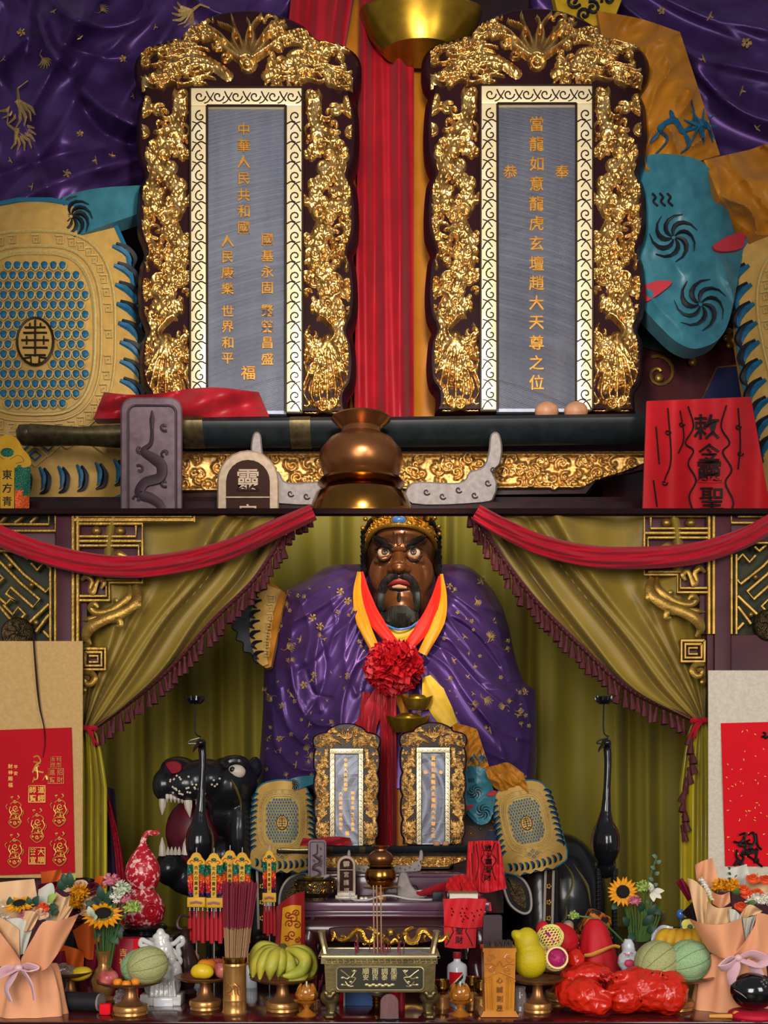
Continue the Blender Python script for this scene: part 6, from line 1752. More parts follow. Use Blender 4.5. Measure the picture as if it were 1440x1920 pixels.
dragonfruit(1041, 1797, 3.96, 'dragon fruit in a foam net, open end facing front, beside the pomelo', Matrix.Rotation(1.35, 3, 'X') @ Matrix.Rotation(.1, 3, 'Y'), 'net_cream', 1.0)
dragonfruit(1031, 1758, 4.08, 'upper dragon fruit in a yellow foam net above the other', Matrix.Rotation(-2.2, 3, 'Y'), 'foam_net')
# right melons and bananas
d = 4.02; dish(1262, d, 150, 'footed brass dish under the two right melons')
melon(1231, 1804, d - .03, 40, 'melon_net', 'netted melon on the right dish, left of the greener one', .5, 1.1)
melon(1290, 1802, d - .02, 40, 'melon_green', 'greener ribbed melon next to the right bouquet', .35, 1.25)
t = thing('banana_bunch', 'bunch of ripe yellow bananas behind the two melons', 'bananas', P(1275, 1795, 4.2))
for k in range(6): banana(t, [P(1270 + k * 5, 1745 + abs(k - 2) * 1, 4.16), P(1245 + k * 15, 1752, 4.10), P(1236 + k * 17, 1772, 4.08), P(1238 + k * 15, 1798, 4.12)], .022, 'banana_yellow')

# ------------------------------------------------------------------ incense holders
d = 3.94; c = onZ(440, d, TOP); u = d / F
t = thing('incense_holder', 'tall gold cylinder holding a sheaf of incense sticks', 'incense holder', c)
ob('tube', G().lathe([(0, 0), (23 * u, 0), (24 * u, 3 * u), (22 * u, 7 * u), (22 * u, 24 * u), (23 * u, 26 * u), (21.5 * u, 29 * u), (21.5 * u, 88 * u), (23 * u, 91 * u), (22 * u, 95 * u)], c, 40), 'satin_gold', t)
ob('rim', G().lathe([(22 * u, 95 * u), (23.5 * u, 97 * u), (23.5 * u, 106 * u), (21 * u, 107 * u), (20 * u, 100 * u), (0, 98 * u)], c, 40), 'brass', t)
g = G()
for k in range(3): g.tube([c + Vector((22 * u * sin(a), -22.2 * u * cos(a), (50 + 8 * sin(3 * a + k * 2) + k * 3) * u)) for a in np.linspace(-.55, .55, 14)], .002, 4)
for k in range(5): g.tube([c + Vector((22 * u * sin(a0 + .12 * cos(t_)), -22.2 * u * cos(a0 + .12 * cos(t_)), (46 + 9 * sin(t_)) * u)) for t_ in np.linspace(0, 5, 10) for a0 in [(-.5 + k * .25)]], .0018, 4)
ob('embossing', g, 'satin_gold', t, kind='stuff')
r = random.Random(15); sheaf = []
STK = G(); STK.tube([(0, 0, 0), (0, 0, .55)], .0016, 5, mi=0); STK.tube([(0, 0, .55), (0, 0, 1)], .0023, 5, mi=1)
STM = STK.mesh('incense_stick', ['joss_tan', 'joss_red'])
for k in range(120):
    a = r.uniform(0, 2 * PI); q = math.sqrt(r.random())
    b = Vector((c.x + cos(a) * q * 18 * u, c.y + sin(a) * q * 18 * u, c.z + 60 * u))
    e = Vector((c.x + (9 + cos(a) * q * 36) * u, c.y + sin(a) * q * 30 * u, H - (1655 + r.uniform(-4, 6) - CY) / F * d))
    o = bpy.data.objects.new('incense_stick', STM); COL.objects.link(o); v = e - b; o.location = b; L_ = v.length
    o.rotation_euler = v.to_track_quat('Z', 'Y').to_euler(); o.scale = (1, 1, L_)
    tag(o, 'red-tipped incense stick in the sheaf standing in the gold cylinder', 'incense', 'incense sheaf in the gold cylinder')
# amber carved box with dark stubs
M('amber_wood', 'b8701e', .3, var=[(.3, '8a4a14'), (.7, 'd08a28')], vs=5, coat=.4, sub=.15); M('amber_line', '6a3a10', .5)
d = 3.86; cx = 937
bx = thing('stick_box', 'carved amber wooden box full of dark sticks on the right', 'box', onZ(cx, d, TOP)); y_ = lambda y: H - (y - CY) / F * d; x_ = lambda x: (x - 720) / F * d
def frus(y0, y1, w0, w1, dep=.105):
    v = []
    for y, w in ((y0, w0), (y1, w1)):
        for sx, sy in ((-1, 0), (1, 0), (1, 1), (-1, 1)): v.append((x_(cx + sx * w), d + sy * dep + (0 if sy else (w0 - w) * .0003), y_(y)))
    return G().add(v, [(0, 1, 5, 4), (1, 2, 6, 5), (2, 3, 7, 6), (3, 0, 4, 7), (0, 3, 2, 1), (4, 5, 6, 7)])
ob('body', frus(1784, 1896, 30, 27), 'amber_wood', bx, smooth=False); ob('rim', frus(1778, 1785, 31.5, 31.5, .108), 'amber_wood', bx, smooth=False)
ob('foot', frus(1896, 1907, 30, 36, .12), 'amber_wood', bx, smooth=False)
g = G(); fb = lambda a, b, k=0: (x_(cx + a), d - .003 + .003 * k, y_(b))
for m in (-1, 1):
    for pts in (spiral(m * 18, 1798, 7, 1.2, 0, 12, m), spiral(m * 15, 1818, 8, 1.3, 1, 12, m), [(m * 27, 1808), (m * 16, 1806), (m * 6, 1812), (0, 1800)], [(m * 28, 1834), (m * 14, 1828), (0, 1822)], [(m * 18, 1832), (m * 17, 1860), (m * 16, 1892)], [(m * 14, 1832), (m * 13, 1892)], [(m * 24, 1836), (m * 22, 1890)], spiral(m * 24, 1838, 5, 1, 0, 8), [(m * 8, 1796), (m * 12, 1790), (m * 20, 1790)]):
        g.tube([fb(*p) for p in pts], .0022, 5)
ob('carving', g, 'amber_wood', bx, kind='stuff')
for i, c_ in enumerate('心誠則灵'):
    g = G(); g.glyph(c_, fb, 12.5, cx=0, cy=1838 + i * 17.5); ob('character', g, 'amber_line', bx, smooth=False)
r = random.Random(2)
for k in range(60):
    x, yy = r.uniform(-26, 26), r.uniform(.01, .09)
    b = Vector((x_(cx + x), d + yy, y_(1782))); e = b + Vector((r.uniform(-.006, .006), 0, r.uniform(.02, .034)))
    o = bpy.data.objects.new('incense_stub', bpy.data.meshes.get('stub') or G().tube([(0, 0, -.03), (0, 0, .028)], .0017, 5).mesh('stub', 'joss_dark')); COL.objects.link(o); o.location = b; o.rotation_euler = (e - b).to_track_quat('Z', 'Y').to_euler()
    tag(o, 'dark burnt incense stub packed in the carved amber box', 'incense', 'dark stubs in the amber box')

# ------------------------------------------------------------------ lotus lamps, cups, bottle
M('amber_glass', 'c07a2a', .15, var='a8641c', vs=14, trans=.35, coat=.5); M('bottle_white', 'c9ccd0', .25, coat=.4); M('label_black', '2a2420', .5)
def lotus(px, d, label):
    c = onZ(px, d, TOP); t = thing('lotus_lamp', label, 'candle holder', c, 'amber lotus lamps')
    ob('stem', G().lathe([(0, 0), (.032, 0), (.034, .004), (.02, .014), (.009, .024), (.011, .03), (.024, .042), (.042, .05), (.044, .053), (.03, .054), (0, .052)], c, 32), 'amber_glass', t)
    ob('cup', G().lathe([(0, .052), (.026, .055), (.035, .072), (.034, .09), (.026, .1), (.022, .098), (.0, .08)], c, 28), 'amber_glass', t)
    for ring, (n, r0, z0, h) in enumerate(((8, .034, .058, .032), (8, .03, .07, .038))):
        for k in range(n):
            a = 2 * PI * (k + ring * .5) / n; v = Vector((cos(a), sin(a), 0)); tn = Vector((-sin(a), cos(a), 0))
            A = np.zeros((6, 5, 3))
            for j in range(6):
                f = j / 5; w = .015 * sin(PI * min(1, f * .8 + .15)) * (1 - f ** 4)
                for i in range(5): A[j, i] = c + v * (r0 + .008 * sin(PI * f) - .006 * f - .006 * abs(i - 2) / 2) + tn * w * (i - 2) / 2 + Vector((0, 0, z0 + h * f))
            ob('petal', G().slab(A, A - np.array([v.x, v.y, 0]) * .002), 'amber_glass', t)
    g = G(); g.tube([c + Vector((0, 0, .08)), c + Vector((0, 0, .116))], .003, 6); ob('wick', g, 'paper_cream', t)
lotus(575, 3.9, 'amber lotus lamp left of the bronze burner'); lotus(863, 3.9, 'amber lotus lamp right of the bronze burner')
r = random.Random(33)
for k in range(14):
    b = onZ(590, 4.0, TOP + .02) + Vector((r.uniform(-.012, .012), r.uniform(-.01, .01), 0)); e = b + Vector((r.uniform(-.03, .04), r.uniform(-.02, .02), r.uniform(.08, .12)))
    solo('incense_stick', G().tube([b, e], .0014, 4), 'joss_red', 'thin red incense stick in the tuft behind the left lotus lamp', 'incense', 'tuft of thin incense')
solo('incense_pot', G().lathe([(0, 0), (.018, 0), (.024, .02), (.02, .035), (.014, .03), (0, .03)], onZ(590, 4.0, TOP), 18), 'bowl_brass', 'small brass pot holding the tuft of thin incense', 'pot')
def cups(px, d, n, label):
    c = onZ(px, d, TOP)
    g = G().lathe([(0, 0), (.026, 0), (.027, .004), (.025, .012), (.027, .04), (.02, .047), (.0, .047)], c, 24)
    t = thing('brass_cup', label, 'cup', c); ob('base', g, 'satin_gold', t)
    ob('bowl', G().lathe([(.01, .046), (.012, .052), (.024, .062), (.028, .08), (.024, .094), (.025, .098), (.022, .097), (.018, .085), (0, .07)], c, 24), 'brass', t)
cups(830, 4.05, 1, 'stacked brass offering cup right of the burner, left of the lotus lamp'); cups(886, 4.12, 1, 'brass offering cup behind the right lotus lamp'); cups(903, 4.02, 1, 'brass offering cup half hidden by the amber box')
c = onZ(857, 4.22, TOP); t = thing('liquor_bottle', 'white liquor bottle with red cap and red diagonal label', 'bottle', c); hb = .145 - .06
ob('bottle', G().lathe([(0, 0), (.036, 0), (.037, .004), (.037, .118), (.033, .128), (.016, .138), (.013, .142), (.013, .15), (0, .15)], c, 32), 'bottle_white', t)
ob('cap', G().lathe([(0, .15), (.0145, .15), (.0155, .153), (.0145, .172), (0, .174)], c, 20), 'crimson_cloth', t)
def wrap(a0, a1, f0, f1, rad, mat, nm):
    A = np.array([[c + Vector((rad * sin(a), -rad * cos(a), z)) for a in np.linspace(a0, a1, 12)] for z in (0, 1)])
    for j, f in enumerate((f0, f1)):
        for i in range(12): A[j, i, 2] = c.z + f(i / 11)
    ob(nm, G().slab(A, A + np.array([0, .001, 0])), mat, t)
wrap(-.9, .5, lambda u: .092 - .0 * u, lambda u: .104, .0378, 'scroll_red_bright', 'label'); wrap(-.9, .5, lambda u: .035 + .05 * u, lambda u: .098, .0377, 'scroll_red_bright', 'label'); wrap(-.9, .55, lambda u: .028 + .055 * u, lambda u: .042 + .055 * u, .0382, 'label_black', 'label_band'); wrap(-.9, .55, lambda u: .042 + .055 * u, lambda u: .048 + .055 * u, .0383, 'pale_gold', 'label_band')

# small things near the burner
M('book_blue', '3a5685', .5, var='33507c', vs=4); M('plaque_mauve', '6a4a48', .5, var='5a3c3a', vs=30, stretch=(4, 1, .4))
t = thing('blue_booklet', 'blue booklet leaning under the bronze burner', 'booklet', onZ(671, 4.08, TOP)); b0 = onZ(647, 4.08, TOP); b1 = onZ(700, 4.08, TOP + .1)
ob('cover', G().box(b0, b1 + Vector((0, .012, 0)), bev=.003), 'book_blue', t); ob('page_edge', G().box(b0 + Vector((-.006, .002, 0)), Vector((b0.x, b0.y + .01, b1.z - .003))), 'page_white', t)
d = 3.805; ar2 = [(730 + 17.5 * cos(a), 1881 - 17.5 * sin(a)) for a in np.linspace(0, PI, 13)] + [(712, 1912), (748, 1912)]
t = thing('arched_stand', 'small mauve arched plaque in a black foot at the table front', 'plaque', onZ(730, d, TOP)); ob('plaque', G().prism(ar2, lambda a, b, k: P(a, b, d + .012 * k), bev=1.5), 'plaque_mauve', t)
ob('foot', G().lathe([(0, 0), (.042, 0), (.044, .004), (.034, .008), (0, .008)], onZ(730, d + .006, TOP), 24, sy=.4), 'black_lacquer', t)
c = onZ(706, 3.93, TOP); t = thing('crystal_lamp', 'crystal ball lamp on a gold beaded stem under the burner', 'lamp', c)
ob('ball', G().ell(c + Vector((0, 0, .085)), (.028, .028, .026), 18), 'film_clear', t); ob('stem', G().lathe([(0, 0), (.03, 0), (.034, .006), (.02, .016), (.012, .03), (.016, .036), (.012, .042), (.016, .048), (.012, .054), (.018, .06), (0, .062)], c, 20), 'brass', t)
solo('red_candle', G().lathe([(0, 0), (.012, 0), (.013, .08), (.009, .085), (0, .086)], onZ(753, 4.0, TOP), 16), 'crimson_cloth', 'red candle standing under the right of the burner', 'candle')
solo('black_gift_tube', G().tube([onZ(112, 4.0, TOP + .033), onZ(186, 3.97, TOP + .033)], .033, 20).tube([onZ(186, 3.97, TOP + .033), onZ(190, 3.968, TOP + .033)], .031, 20, mi=1), ['cable_black', 'stone_grey'], 'dark cylinder tube lying on the table beside the left bouquet', 'tube')
solo('red_candy', G().box(onZ(185, 3.9, TOP), onZ(207, 3.9, TOP + .04) + Vector((0, .03, 0)), bev=.008), 'scroll_red_bright', 'small bright red wrapped sweet beside the left dish', 'sweet')
t = thing('gift_box', 'red cardboard gift box with gold characters behind the left melon', 'box', onZ(234, 4.26, TOP)); a = onZ(208, 4.26, TOP); b = Vector((onZ(260, 4.26, TOP).x, 4.33, P(0, 1760, 4.26).z))
ob('carton', G().box(a, b, bev=.002), 'paper_box_red', t); ob('side_strip', G().box((b.x - .02, a.y - .001, a.z), (b.x, a.y + .01, b.z)), 'scroll_red_bright', t)
for i, c_ in enumerate('吉祥'): g = G(); g.glyph(c_, lambda p, q, k: (a.x + .045 + p, a.y - .002 + .002 * k, b.z - .055 - q * -1 if False else b.z - .05 - q), .03, cx=0, cy=i * .036); ob('character', g, 'gilt_ink', t, smooth=False)
solo('black_riser', G().box(onZ(215, 4.4, TOP), Vector((onZ(325, 4.4, 0).x, 4.6, P(0, 1757, 4.4).z)), bev=.004), 'dark_wood', 'dark wooden riser under the red gourd', 'riser')
# red gourd
M('gourd_red', 'a01222', .35, var=[(.49, 'a01222'), (.55, 'b8323c'), (.59, 'd8a8a0')], vs=62, coat=.3)
zr = P(0, 1757, 4.4).z; c = onZ(268, 4.48, zr); u = 4.48 / F
t = thing('red_gourd', 'red carved bottle gourd with pale flower pattern on a black round stand', 'gourd', c)
ob('stand', G().lathe([(0, 0), (42 * u, 0), (44 * u, 3 * u), (40 * u, 7 * u), (44 * u, 10 * u), (46 * u, 15 * u), (38 * u, 20 * u), (0, 20 * u)], c, 32), 'black_lacquer', t)
ob('gourd', G().lathe([(0, 18 * u), (28 * u, 19 * u), (38 * u, 28 * u), (42 * u, 48 * u), (36 * u, 68 * u), (24 * u, 80 * u), (22 * u, 85 * u), (28 * u, 94 * u), (33 * u, 112 * u), (31 * u, 130 * u), (22 * u, 148 * u), (11 * u, 163 * u), (6 * u, 172 * u), (0, 174 * u)], c, 40), 'gourd_red', t)
g = G(); g.tube([Vector(p) for p in cr([c + Vector((0, 0, 166 * u)), c + Vector((2 * u, 0, 180 * u)), c + Vector((10 * u, 0, 191 * u)), c + Vector((22 * u, 0, 190 * u)), c + Vector((30 * u, 0, 193 * u))], 5)], [7 * u, 5 * u, 5 * u, 5 * u, 4 * u], 8); ob('stalk', g, 'gourd_red', t)
g = G()
for rr1 in (12, 8, 4): g.tube([c + Vector((22 * u + rr1 * u * cos(a), -math.sqrt(max(0, (41 * u) ** 2 - (22 * u + rr1 * u * cos(a)) ** 2)) - .001, 48 * u + rr1 * 1.2 * u * sin(a))) for a in np.linspace(0, 2 * PI, 20)[:-1]], .003 if rr1 == 12 else .005, 5, closed=True)
ob('carved_medallion', g, 'scroll_red', t, kind='stuff')
# dark bronze ewer
c = onZ(347, 4.32, TOP); u = 4.32 / F; M('ewer_brown', '3a2420', .35, .3, coat=.2)
t = thing('bronze_ewer', 'dark brown slender ewer with looping handle behind the second dish', 'ewer', c)
ob('body', G().lathe([(0, 0), (20 * u, 0), (22 * u, 5 * u), (16 * u, 12 * u), (26 * u, 40 * u), (26 * u, 60 * u), (16 * u, 85 * u), (9 * u, 100 * u), (8 * u, 118 * u), (12 * u, 124 * u), (0, 122 * u)], c, 28), 'ewer_brown', t)
g = G(); g.tube([Vector(p) for p in cr([c + Vector((0, 0, 118 * u)), c + Vector((-14 * u, 0, 130 * u)), c + Vector((-8 * u, 0, 148 * u)), c + Vector((8 * u, 0, 146 * u))], 5)], [5 * u, 4 * u, 3 * u, 2 * u], 7); ob('handle', g, 'ewer_brown', t)
# white porcelain shrine figure
M('porcelain', 'c4c2bc', .18, var='b3b2ae', vs=6, coat=.6, sub=.2)
d = 4.1; t = thing('porcelain_figure', 'white glazed porcelain immortal figure with openwork side scrolls', 'figurine', onZ(305, d, TOP))
ob('base', G().box(Vector((x_(0) * 0 + (264 - 720) / F * d, d - .02, TOP)), Vector(((341 - 720) / F * d, d + .07, TOP + .04)), bev=.004), 'porcelain', t)
ob('name_tablet', G().box(P(288, 1888, d - .025), P(324, 1872, d - .025) + Vector((0, .01, 0)), bev=.001), 'bottle_white', t)
g = G(); w_ = d / F
def pe(x, y, rx, ry, rd, dd=0): g.ell(P(x, y, d + .02 + dd), (rx * w_, rd, ry * w_), 14)
pe(304, 1845, 36, 34, .045); pe(304, 1815, 27, 34, .04); pe(306, 1785, 20, 26, .035); pe(303, 1768, 15, 16, .028); pe(302, 1757, 17, 9, .024); pe(301, 1748, 8, 8, .02); pe(330, 1825, 12, 24, .03, -.01); pe(322, 1800, 8, 12, .02, -.02); pe(285, 1830, 10, 22, .025, -.02)
for k in range(6): g.tube([P(285 + k * 8, 1835, d - .02), P(283 + k * 9, 1870, d - .026)], [.006, .008], 6)
ob('figure', blob(g, 'porcelain', .004, 2), None, t)
for pts in ([(290, 1772), (276, 1766), (266, 1762), (264, 1772), (276, 1776), (284, 1790), (268, 1792), (264, 1808)], [(316, 1772), (328, 1768), (340, 1758), (343, 1768), (334, 1776), (336, 1790), (326, 1796), (322, 1780), (338, 1800), (332, 1812)]):
    g = G(); g.tube([P(a, b, d + .03) for a, b in cr(pts, 6)], .009, 8); ob('side_scroll', g, 'porcelain', t)
for x, y, h_ in ((366, 1795, 1), (468, 1800, 1)):   # little pink-faced figures
    c = onZ(x, 4.5, TOP); t = thing('doll', f'tiny pink-headed doll standing behind the {"second dish" if x < 400 else "gold cylinder"}', 'doll', c)
    zz1 = P(x, y, 4.5).z; g = G(); g.lathe([(0, 0), (.03, 0), (.026, (zz1 - TOP) * .5), (.016, zz1 - TOP - .02), (0, zz1 - TOP - .015)], c, 16); ob('robe', g, 'bottle_white', t)
    ob('face', G().ell(Vector((c.x, c.y, zz1)), (.016, .016, .019), 14), 'lip_pink', t); ob('hair_bun', G().ell(Vector((c.x, c.y + .004, zz1 + .018)), (.01, .01, .009), 10), 'apple_red', t)

# ------------------------------------------------------------------ hanging pendants
M('pendant_yellow', 'c9971c', .5, var='b88614', vs=12); M('foil_green', '1f5a44', .2, .4, bump=(120, .6)); M('foil_orange', 'c8501c', .2, .4, bump=(120, .6)); M('foil_red', 'a8202c', .2, .4, bump=(120, .6)); M('foil_violet', '2c1f4a', .2, .4, bump=(120, .6)); M('tassel_red', 'a81c24', .6, var='8a141c', vs=120, stretch=(1, 1, .1)); M('lotus_mauve', '8a5a52', .6)
def tassel_local():
    g = G(); g.lathe([(0, 0), (.0035, 0), (.004, -.012), (.0065, -.03), (.007, -.105), (0, -.1)], n=8); return g.mesh('tassel', 'tassel_red')
TAS2 = tassel_local()
def pendant(px, py, d, text, label, k=1., w=1.):
    """py: top of the head board"""
    z0 = P(px, py, d).z; u = d / F * k
    t = thing('pendant_banner', label, 'pendant', (P(px, 0, d).x, d, TOP), 'five-direction pendants')
    o = Vector((P(px, 0, d).x, d, z0)); f = lambda a, b, q=0: o + Vector((a * u * w, q, -b * u))
    hb_ = [tuple(p) for p in cr([(0, 0), (7, 3), (11, 10), (16, 16), (16, 23), (0, 24), (-16, 23), (-16, 16), (-11, 10), (-7, 3)], 3, True)]
    h0 = ob('head_board', G().prism(hb_, lambda a, b, q: f(a, b, -.004 + .008 * q), bev=1), 'pendant_yellow', t)
    g = G()
    for m in (-1, 1): g.tube([f(m * a, b, -.006) for a, b in cr([(2, 18), (8, 15), (12, 19), (6, 21)], 4)], .0016, 4)
    ob('head_flourish', g, 'foil_orange', h0); ob('head_jewel', G().ell(f(0, 13, -.005), (5 * u * w, .003, 3.4 * u), 8), 'foil_green', h0)
    ob('text_strip', G().box(f(-5, 22, -.005), f(5, 84, .002)), 'pendant_yellow', t)
    for i, c_ in enumerate(text): g = G(); g.glyph(c_, lambda a, b, q: f(a, b, -.0065 + .002 * q), 7.4, cx=0, cy=29 + i * 9.6, sx=1 / 1); ob('character', g, 'black_ink', t, smooth=False)
    for m in (-1, 1):
        for j, (mat, y0, y1) in enumerate((('foil_green', 22, 44), ('foil_orange', 40, 58), ('foil_red', 54, 76), ('foil_violet', 72, 86))):
            A = np.array([[f(m * (5.5 + a * 11 * (1 - .12 * j * .5)), y0 + (y1 - y0) * v, -.001 - .004 * sin(a * 5 + v * 3 + j)) for a in np.linspace(0, 1, 6)] for v in np.linspace(0, 1, 6)])
            ob('foil_ribbon', G().slab(A, A + np.array([0, .0015, 0])), mat, t)
    pq_ = ob('lotus_plaque', G().box(f(-17, 84, -.006), f(17, 103, .004), bev=.003), 'pendant_yellow', t)
    g = G()
    for q in range(7): g.ell(f((q - 3) * 3.2, 93 + abs(q - 3) * .6, -.007), (.005 * w, .002, .0055), 7)
    ob('lotus_print', g, 'lotus_mauve', pq_, kind='stuff')
    for q in range(4):
        to = bpy.data.objects.new('tassel', TAS2); COL.objects.link(to); to.parent = t; to.location = f(-12 + q * 8, 110) - t.location; to.scale = (1.25 * w, 1.25, k * (1.05 + .1 * (q % 2)))
        for b in range(2): bo_ = ob('bead', G().ell(f(-12 + q * 8, 105 + b * 3.4), (.003, .003, .003), 6), 'paper_cream', t)
    g = G(); g.tube([f(0, -9, .006), Vector((o.x, d + .006, TOP))], .0016, 5); ob('rod', g, 'cable_white', t)
pendant(368, 1598, 4.34, '西方白貴童子', 'yellow pendant banner, leftmost, before the tiger'); pendant(401, 1599, 4.36, '北方黑貴童子', 'yellow pendant banner, second from the left')
pendant(431, 1594, 4.38, '中央黃貴童子', 'yellow pendant banner half hidden behind incense, third from the left'); pendant(454, 1598, 4.34, '南方紅貴童子', 'yellow pendant banner behind the incense tips, fourth from the left'); pendant(505, 1594, 4.4, '東方青貴童子', 'narrow yellow pendant banner standing alone right of the incense', .95, .8)
DU2 = DU - .52   # one more at the left end of the upper tier
pendant(14, 815, DU2, '東方青貴童子', 'huge yellow pendant banner at the left edge of the upper tier', 2.6, 1.)
# ------------------------------------------------------------------ flowers
M('petal_yellow', 'd8930f', .5, var='c47c08', vs=40); M('seed_dark', '1c1410', .8, bump=(300, .8)); M('stem_green', '4a6a34', .5, var='3a5628', vs=10); M('leaf_dark', '2c4a38', .5, var='233c2c', vs=12); M('leaf_grey', '5f7466', .55, var='4c6055', vs=20)
M('rose_cream', 'd8b090', .5, var='c99a78', vs=14); M('rose_maroon', '5a0f1e', .5, var='420a16', vs=14); M('rose_orange', 'd8552a', .5, var='c8401c', vs=14); M('rose_pink', 'c9788a', .5, var='b8606f', vs=20); M('flower_white', 'cfcab8', .55); M('carnation_green', '9fb45c', .55, var='8aa04a', vs=40); M('hydrangea', 'a9b894', .55, var='c2c6ae', vs=40)
M('wrap_peach', 'd9976e', .6, var='cd8a62', vs=3); M('wrap_peach_light', 'd8b084', .6, var='cfa276', vs=3); M('wrap_white', 'bdbcae', .6); M('wrap_maroon', '6a1226', .4); M('wrap_orange', 'c4561c', .55); M('wrap_black', '1c1216', .5); M('bow_pink', 'd3aeb2', .25, var='c79ca4', vs=10, sheen=.1)

def petal_mesh(name, L, W, curl, mat):
    A = np.zeros((7, 5, 3))
    for j in range(7):
        f = j / 6; w = W * sin(PI * (.12 + .88 * f) ** .8) * (1 if f < .98 else .3)
        for i in range(5): s = (i - 2) / 2; A[j, i] = (w * s, L * f, curl * L * f * f - .12 * L * (1 - s * s) * sin(PI * f) + .0)
    return G().slab(A, A + np.array([0, 0, -L * .03])).mesh(name, mat)
PET = petal_mesh('petal', 1, .2, .12, 'petal_yellow')
def frame(dirn):
    return Vector(dirn).normalized().to_track_quat('Z', 'Y').to_matrix()
def put(mesh, name, parent, mat4):
    o = bpy.data.objects.new(name, mesh); COL.objects.link(o); o.parent = parent
    o.matrix_parent_inverse = Matrix.Translation(-Vector(parent.location)); o.matrix_basis = mat4; return o
def sunflower(parent, pos, dirn, R, n=19, disc=.42, droop=0.):
    """petals around a dark disc, each petal a part"""
    Rm = frame(dirn).to_4x4(); T_ = Matrix.Translation(pos); r = random.Random(int(R * 1e5))
    for k in range(n):
        a = 2 * PI * k / n + r.uniform(-.06, .06)
        m = T_ @ Rm @ Matrix.Rotation(a, 4, 'Z') @ Matrix.Translation((0, R * disc * .8, -.002 * (k % 2))) @ Matrix.Rotation(-droop + r.uniform(-.15, .1), 4, 'X') @ Matrix.Scale(R * r.uniform(.58, .68), 4)
        put(PET, 'petal', parent, m)
    g = G(); g.ell((0, 0, 0), (R * disc, R * disc, R * .12), 20); g.xf(T_ @ Rm); ob('seed_disc', g, 'seed_dark', parent)
    g = G(); g.lathe([(0, -.25 * R), (.12 * R, -.22 * R), (.45 * R, -.04 * R), (0, 0)], n=12); g.xf(T_ @ Rm); ob('calyx', g, 'stem_green', parent)
def rose(parent, pos, dirn, R, mat, name='rose_head', seed=0):
    g = G(); r = random.Random(seed + int(abs(pos[0]) * 999)); Rm = frame(dirn).to_4x4()
    for ring, (n, rad, tilt) in enumerate(((3, .22, .15), (4, .5, .5), (5, .8, .95))):
        for k in range(n):
            a = 2 * PI * k / n + ring * .7 + r.uniform(-.2, .2); A = np.zeros((5, 6, 3))
            for j in range(5):
                f = j / 4
                for i in range(6):
                    s = (i - 2.5) / 2.5; b = a + s * (.75 if ring else 1.1); q = R * (rad * (.45 + .55 * f) + tilt * .22 * f * f)
                    A[j, i] = (q * cos(b), q * sin(b), R * (-.5 + f * (1.15 - .3 * ring) - .12 * s * s * f - .25 * tilt * f * f))
            g.slab(A, A * .97)
    g.ell((0, 0, -.35 * R), (.7 * R, .7 * R, .35 * R), 10); g.xf(Matrix.Translation(pos) @ Rm)
    return ob(name, g, mat, parent, angle=60)
def puff(parent, pos, R, mat, seed, n=60, name='carnation_head', z=.8):
    """frilly ball of small petals"""
    r = random.Random(seed); g = G(); pos = Vector(pos)
    for k in range(n):
        u = r.uniform(-.4, 1); a = r.uniform(0, 2 * PI); s = math.sqrt(1 - u * u); nrm = Vector((s * cos(a), s * sin(a), u)); t1 = nrm.orthogonal().normalized(); t1.rotate(Matrix.Rotation(r.uniform(0, 6), 3, nrm)); t2 = nrm.cross(t1); c0 = pos + nrm * R * r.uniform(.6, .9)
        A = np.array([[c0 + t1 * R * .26 * (i - 1) + t2 * R * .2 * (j - .5) + nrm * R * (.16 * (-1) ** i + .14 * j) for i in range(3)] for j in range(2)]); g.grid(A)
    g.ell(pos, (R * .7, R * .7, R * .7 * z), 10)
    return ob(name, g, mat, parent, angle=30)
def leaf(parent, p, q, w, mat, bend=.2, name='leaf'):
    p, q = Vector(p), Vector(q); d = q - p; L = d.length; sd = d.cross(Vector((0, -1, .3))).normalized(); up = sd.cross(d).normalized()
    A = np.array([[p + d * f + sd * w * sin(PI * (.06 + .9 * f)) * s + up * L * bend * (sin(PI * f) * .6 - .25 * s * s) for s in (-1, 0, 1)] for f in np.linspace(0, 1, 7)])
    return ob(name, G().slab(A, A + np.array([0, .0012, 0])), mat, parent)
def stem(parent, pts, r=.003, mat='stem_green', name='stem'):
    g = G(); g.tube([Vector(p) for p in cr(pts, 5)], r, 6); return ob(name, g, mat, parent)

def vase(px, d, label, prof, mat):
    c = onZ(px, d, TOP); t = thing('flower_vase', label, 'vase', c); ob('body', G().lathe(prof, c, 36), mat, t); return c
u = 4.16 / F
c = vase(195, 4.16, 'brass vase with a flared neck holding the left flowers', [(0, 0), (20 * u, 0), (22 * u, 6 * u), (14 * u, 12 * u), (20 * u, 24 * u), (24 * u, 42 * u), (18 * u, 58 * u), (11 * u, 68 * u), (11 * u, 76 * u), (14 * u, 90 * u), (17 * u, 97 * u), (15 * u, 97 * u), (10 * u, 80 * u), (0, 70 * u)], 'satin_gold')
def vflower(kind, label, cat, head, base, mid=None, **k):
    t = thing(kind, label, cat, base); stem(t, [base, mid or (Vector(base) + Vector(head)) / 2, head], k.get('sr', .0035)); return t
def V(px, py, d): return P(px, py, d)
b = lambda dx, dz=60: c + Vector((dx, 0, dz * u))
t = vflower('sunflower', 'sunflower facing up in the left brass vase', 'flower', V(193, 1714, 4.10), b(.0)); sunflower(t, V(193, 1712, 4.09), (.05, -.62, .9), .082, 20, .36, .25)
t = vflower('carnation', 'pink carnation at the top of the left vase', 'flower', V(208, 1655, 4.17), b(.01)); puff(t, V(208, 1653, 4.17), .03, 'rose_pink', 3)
